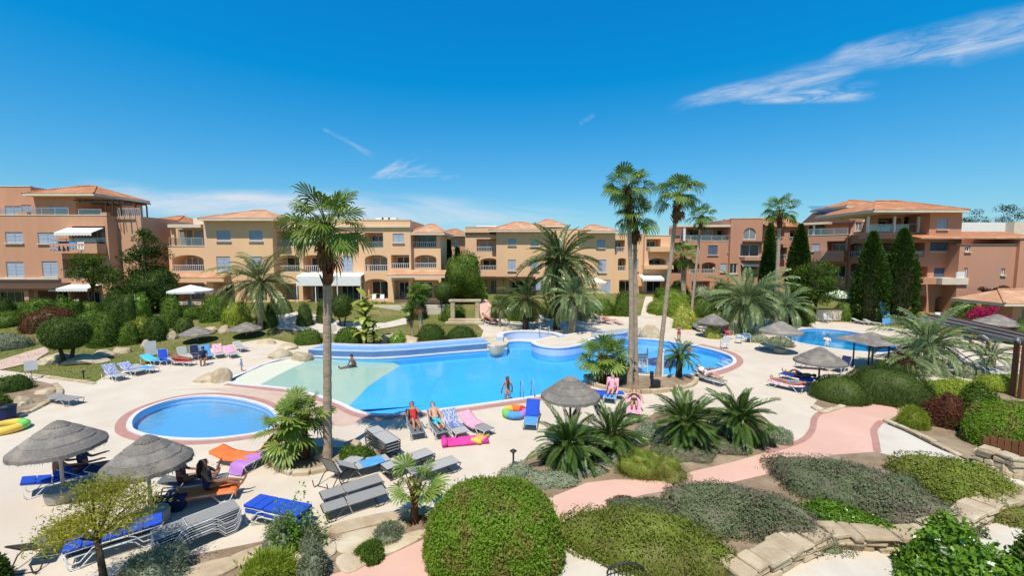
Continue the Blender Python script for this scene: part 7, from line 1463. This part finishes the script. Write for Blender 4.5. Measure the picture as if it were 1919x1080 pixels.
c = G(1228, 732); o = thing('speaker_box', 'black box on a short stand at the foot of the leaning palm', 'box', c)
m = MB(); m.box((0, 0, .32), (.42, .36, .44)); bevel(m.build('body', M['black'], o), .03, 2); m = MB(); m.box((-.2, 0, .78), (.16, .16, .42)); bevel(m.build('column', M['black'], o), .02, 1)
for s in (-.14, .14): m = MB(); m.tube([(s, 0, 0), (s, 0, .12)], .02, 6); m.build('leg', M['black'], o)
def bin_(px, yb, mat, label, r=.3, h=.62):
    c = G(px, yb); o = thing('litter_bin', label, 'bin', c); m = MB(); m.lathe([(r * .82, 0), (r, h), (r * 1.06, h), (r * 1.06, h - .04), (r * .9, h - .06), (r * .8, .06)], 16); m.build('tub', M[mat], o, smooth=False); m = MB(); m.lathe([(r * .9, h - .1), (r * .5, h + .02), (.02, h + .05)], 12); m.build('bag', M['black'], o)
bin_(14, 788, 'navy', 'dark blue tub at the left margin of the deck')
c = G(312, 968); o = thing('beach_bag', 'dark blue beach bag behind the foot of the front parasol', 'bag', G(316, 958), R(15)); m = MB(); m.add([(-.38, -.16, 0), (.38, -.16, 0), (.38, .16, 0), (-.38, .16, 0), (-.44, -.1, .42), (.44, -.1, .40), (.44, .1, .42), (-.44, .1, .44)], [(3, 2, 1, 0), (4, 5, 6, 7), (0, 1, 5, 4), (1, 2, 6, 5), (2, 3, 7, 6), (3, 0, 4, 7)]); bevel(m.build('body', M['navy'], o), .05, 2)
for s in (-.1, .1): m = MB(); m.tube([(-.2, s, .40), (-.15, s, .6), (.15, s, .6), (.2, s, .40)], .016, 6); m.build('handle', M['black'], o)
# swim ring, air bed, inflatable
def torus(name, mats, loc, Rr, r, label, cat, tilt=(0, 0, 0), n=28, k=10):
    o = thing(name, label, cat, loc); o.rotation_euler = tilt; seg = len(mats)
    for s in range(seg):
        m = MB(); i0, i1 = n * s // seg, n * (s + 1) // seg; vs = []
        for i in range(i0, i1 + 1):
            a = 2 * PI * i / n
            for j in range(k): b = 2 * PI * j / k; vs.append(((Rr + r * math.cos(b)) * math.cos(a), (Rr + r * math.cos(b)) * math.sin(a), r * math.sin(b) + r))
        m.add(vs, [(i * k + j, i * k + (j + 1) % k, (i + 1) * k + (j + 1) % k, (i + 1) * k + j) for i in range(i1 - i0) for j in range(k)]); m.build('segment', M[mats[s]], o, smooth=True)
    return o
torus('swim_ring', ['red', 'orange', 'yellow', 'green', 'sky', 'purple'], G(966, 780), .42, .17, 'rainbow swim ring leaning by the blue towel lounger', 'swim ring')
torus('swim_ring', ['green', 'yellow', 'green', 'yellow'], G(14, 808), .48, .16, 'green and yellow swim ring at the left edge of the deck', 'swim ring')
def airbed(px, yb, rz, mat, label, L=1.7, Wd=.62):
    c = G(px, yb); o = thing('air_bed', label, 'air bed', c, rz)
    for k in range(5): m = MB(); y = -Wd / 2 + Wd * (k + .5) / 5; m.tube([(-L / 2 + .2, y, .07), (L / 2, y, .07)], .066, 8); m.build('air_tube', M[mat], o, smooth=True)
    m = MB(); m.tube([(-L / 2 + .08, -Wd / 2, .12), (-L / 2 + .08, Wd / 2, .12)], .11, 8); m.build('pillow', M[mat], o, smooth=True)
airbed(872, 830, R(12), 'hotpink', 'magenta air bed lying on the deck before the grey lounger'); airbed(900, 826, R(70), 'yellow', 'small yellow float beside the magenta air bed', .8, .4)
# clear inflatable boat behind the air bed is a towel heap: a folded pale cloth
# red chair, blue table, white chairs
def chair(px, yb, rz, mat, label, frame='framew', group='garden chairs'):
    c = G(px, yb); o = thing('garden_chair', label, 'chair', c, rz, group)
    for sx in (-1, 1):
        for sy in (-1, 1): m = MB(); m.tube([(sx * .24, sy * .23, 0), (sx * .21, sy * .21, .44)], .02, 6); m.build('leg', M[frame], o)
    m = MB(); m.box((0, 0, .45), (.48, .48, .04)); m.build('seat', M[mat], o); m = MB(); m.box((-.25, 0, .72), (.04, .46, .5), M=Matrix.Rotation(R(-12), 3, 'Y')); m.build('backrest', M[mat], o)
    for s in (-1, 1): m = MB(); m.tube([(-.22, s * .25, .66), (.2, s * .25, .66), (.22, s * .24, .45)], .018, 6); m.build('arm', M[frame], o)
chair(1366, 636, R(-60), 'red', 'red chair under the wide silvery palm'); chair(1384, 644, R(150), 'sky', 'light blue chair on the deck under the wide silvery palm'); chair(1400, 642, R(-30), 'sky', 'second light blue chair on the deck under the silvery palm')
chair(1358, 654, R(80), 'white', 'white chair at the pool edge near the red chair'); chair(700, 568, R(-90), 'white', 'white chair on the left of the ochre patio'); chair(716, 568, R(-80), 'white', 'white chair on the right of the ochre patio'); chair(1708, 602, R(-60), 'white', 'white chair in the left arch of the rose house'); chair(1760, 604, R(-100), 'white', 'white chair in the right arch of the rose house'); chair(140, 580, R(-70), 'white', 'white chair on the terrace of the terracotta house'); chair(352, 580, R(-110), 'white', 'white chair under the white garden parasol'); chair(1550, 606, R(-70), 'white', 'white chair at the far side of the second pool')
# light blue slatted rack by the second pool
c = G(1414, 622); o = thing('towel_rack', 'light blue slatted rack beside the wide silvery palm', 'rack', c, R(-6)); h = ztop(c, 596)
for s in (-.55, 0, .55): m = MB(); m.box((s, 0, h / 2), (.07, .07, h)); m.build('post', M['sky'], o)
for k in range(5): m = MB(); m.box((0, -.02, h * (.2 + .19 * k)), (1.25, .03, .12)); m.build('slat', M['sky'], o)
# sloped blue sheet on legs for an unclear blue patch between the two cypresses
c = G(1652, 606); o = thing('blue_fixture', 'small bright blue slide between the two cypresses', 'fixture', c); h = ztop(c, 566)
m = MB(); m.add([(-.35, 0, h), (.35, 0, h), (.5, -.7, .1), (-.5, -.7, .1), (-.35, 0, h - .1), (.35, 0, h - .1), (.5, -.7, 0), (-.5, -.7, 0)], [(0, 1, 2, 3), (7, 6, 5, 4), (0, 4, 5, 1), (1, 5, 6, 2), (2, 6, 7, 3), (3, 7, 4, 0)]); m.build('sloping_face', M['sky'], o)
for s in (-.3, .3): m = MB(); m.tube([(s, .05, 0), (s, .05, h)], .04, 6); m.build('leg', M['rail'], o)
# low curved bar terrace wall behind the second pool
c = G(1540, 600); o = thing('terrace_counter', 'low curved cream counter behind the second pool', 'counter', c)
arc_ = catmull([Vector((-1.6, .6, 0)), Vector((-1.2, -.2, 0)), Vector((0, -.5, 0)), Vector((1.6, -.3, 0)), Vector((3.2, .5, 0))], 5, False); bk_ = [p + Vector((0, .35, 0)) for p in arc_]
m = MB(); m.prism(arc_ + bk_[::-1], 0, 1.15); m.build('body', M['trimw'], o); m = MB(); m.prism([p + Vector((0, -.08, 0)) for p in arc_] + [p + Vector((0, .05, 0)) for p in bk_][::-1], 1.152, 1.22); m.build('top', M['brown'], o)
# glass fence along the far pool edge
a, b = G(1108, 644), G(1200, 634); o = thing('glass_fence', 'clear glass fence along the far pool edge', 'fence', a); d = b - a
for i in range(5):
    p = a + d * i / 4; m = MB(); m.tube([(p.x, p.y, 0), (p.x, p.y, .95)], .02, 6); m.build('post', M['rail'], o, world=True)
    if i < 4: q = p + d / 8; m = MB(); m.box((q.x, q.y, .52), (d.length / 4 - .08, .012, .8), math.atan2(d.y, d.x)); m.build('panel', M['glassrail'], o, world=True)
# spa handrails
c = G(1018, 640); o = thing('spa_handrail', 'pair of steel handrails in the spa alcove', 'handrail', c, R(-8))
for s in (-.35, .35): m = MB(); m.tube([(s, .3, .3), (s, .3, 1.1), (s + .1, .1, 1.2), (s + .2, -.5, .5), (s + .2, -.5, -.1)], .025, 6); m.build('rail', M['rail'], o)
# half round black grille at the bottom edge
c = G(1174, 1086); o = thing('round_grille', 'half round black iron grille at the bottom edge', 'grille', c); n = 12
m = MB(); m.tube([(.42 * math.cos(PI * k / n), 0, .12 + .42 * math.sin(PI * k / n) * .6) for k in range(n + 1)], .022, 6); m.build('rim', M['black'], o)
for k in range(-4, 5): x = k * .085; m = MB(); m.tube([(x, 0, .0), (x, 0, .11 + .6 * math.sqrt(max(0, .42 ** 2 - x * x)))], .01, 5); m.build('bar', M['black'], o)
# irrigation hose on the bare earth at the lower right
m = MB(); m.tube([p + Vector((0, 0, .03)) for p in catmull(gp([(1560, 1012), (1640, 1004), (1720, 990), (1756, 972), (1762, 954), (1740, 940)]), 6, False)], .014, 6); o = m.build('hose', M['black'], None, smooth=True); tag(o, 'thin black irrigation hose on the bare earth by the low wall', 'hose')
m = MB(); m.tube([p + Vector((0, 0, .03)) for p in catmull(gp([(1664, 796), (1700, 812), (1760, 842), (1820, 866)]), 6, False)], .02, 6); o = m.build('hose', M['black'], None, smooth=True); tag(o, 'black pipe along the kerb of the pale path', 'hose')
# white flowers on the corner shrub
gfl = 'white flowers on the corner shrub'
fm = MB()
for k in range(5):
    a = k * 2 * PI / 5; d = Vector((math.cos(a), math.sin(a), .25)); s = Vector((-math.sin(a), math.cos(a), 0)); fm.add([(0, 0, 0), d * .03 + s * .018, d * .055, d * .03 - s * .018], [(0, 1, 2, 3)])
fme = fm.mesh('flower', M['flower'])
sh_o = next(o_ for o_ in C.objects if o_.name.startswith('flowering_shrub')); vv = [v.co.copy() for v in sh_o.data.vertices]
mwz = Matrix.Translation(sh_o.location) @ Matrix.Rotation(sh_o.rotation_euler[2], 4, 'Z'); cands = [mwz @ v for v in vv[200::7]]
cands = [p for p in cands if p.z > .5 and p.y < sh_o.location.y + .2]; random.shuffle(cands)
for p in cands[:26]:
    o = link('flower', fme, sh_o); o.matrix_world = Matrix.Identity(4); dd = (Vector((0, 0, EYE)) - p).normalized()
    lp = mwz.inverted() @ (p + dd * .05); o.location = lp; o.rotation_euler = (U_(.3, .9), U_(-.4, .4), U_(0, 6)); o.scale = (1.5, 1.5, 1.5)
# grass tufts over the lawn
n = 42000; xs = rng.uniform(-46, 40, n); ys = rng.uniform(22, 50, n); keep = []
pads = wide
deck_b = deck_xy
for i in range(n):
    if not inside((xs[i], ys[i]), deck_b): keep.append(i)
p = np.array([(xs[i], ys[i], gz(xs[i], ys[i]) - .02) for i in keep]); v, f = up_leaf(p, np.tile(np.array([[0, 0, 1.0]]), (len(p), 1)), .11, .3, .5)
M['grassb'] = leafm('lawn_blade', (0.13, 0.155, 0.03), (0.19, 0.19, 0.05), (0.17, 0.15, 0.05), .25, .5)
o = link('grass', mesh_np('grass', v, f, M['grassb'])); tag(o, 'short green grass blades on the lawns', 'grass', kind='stuff')
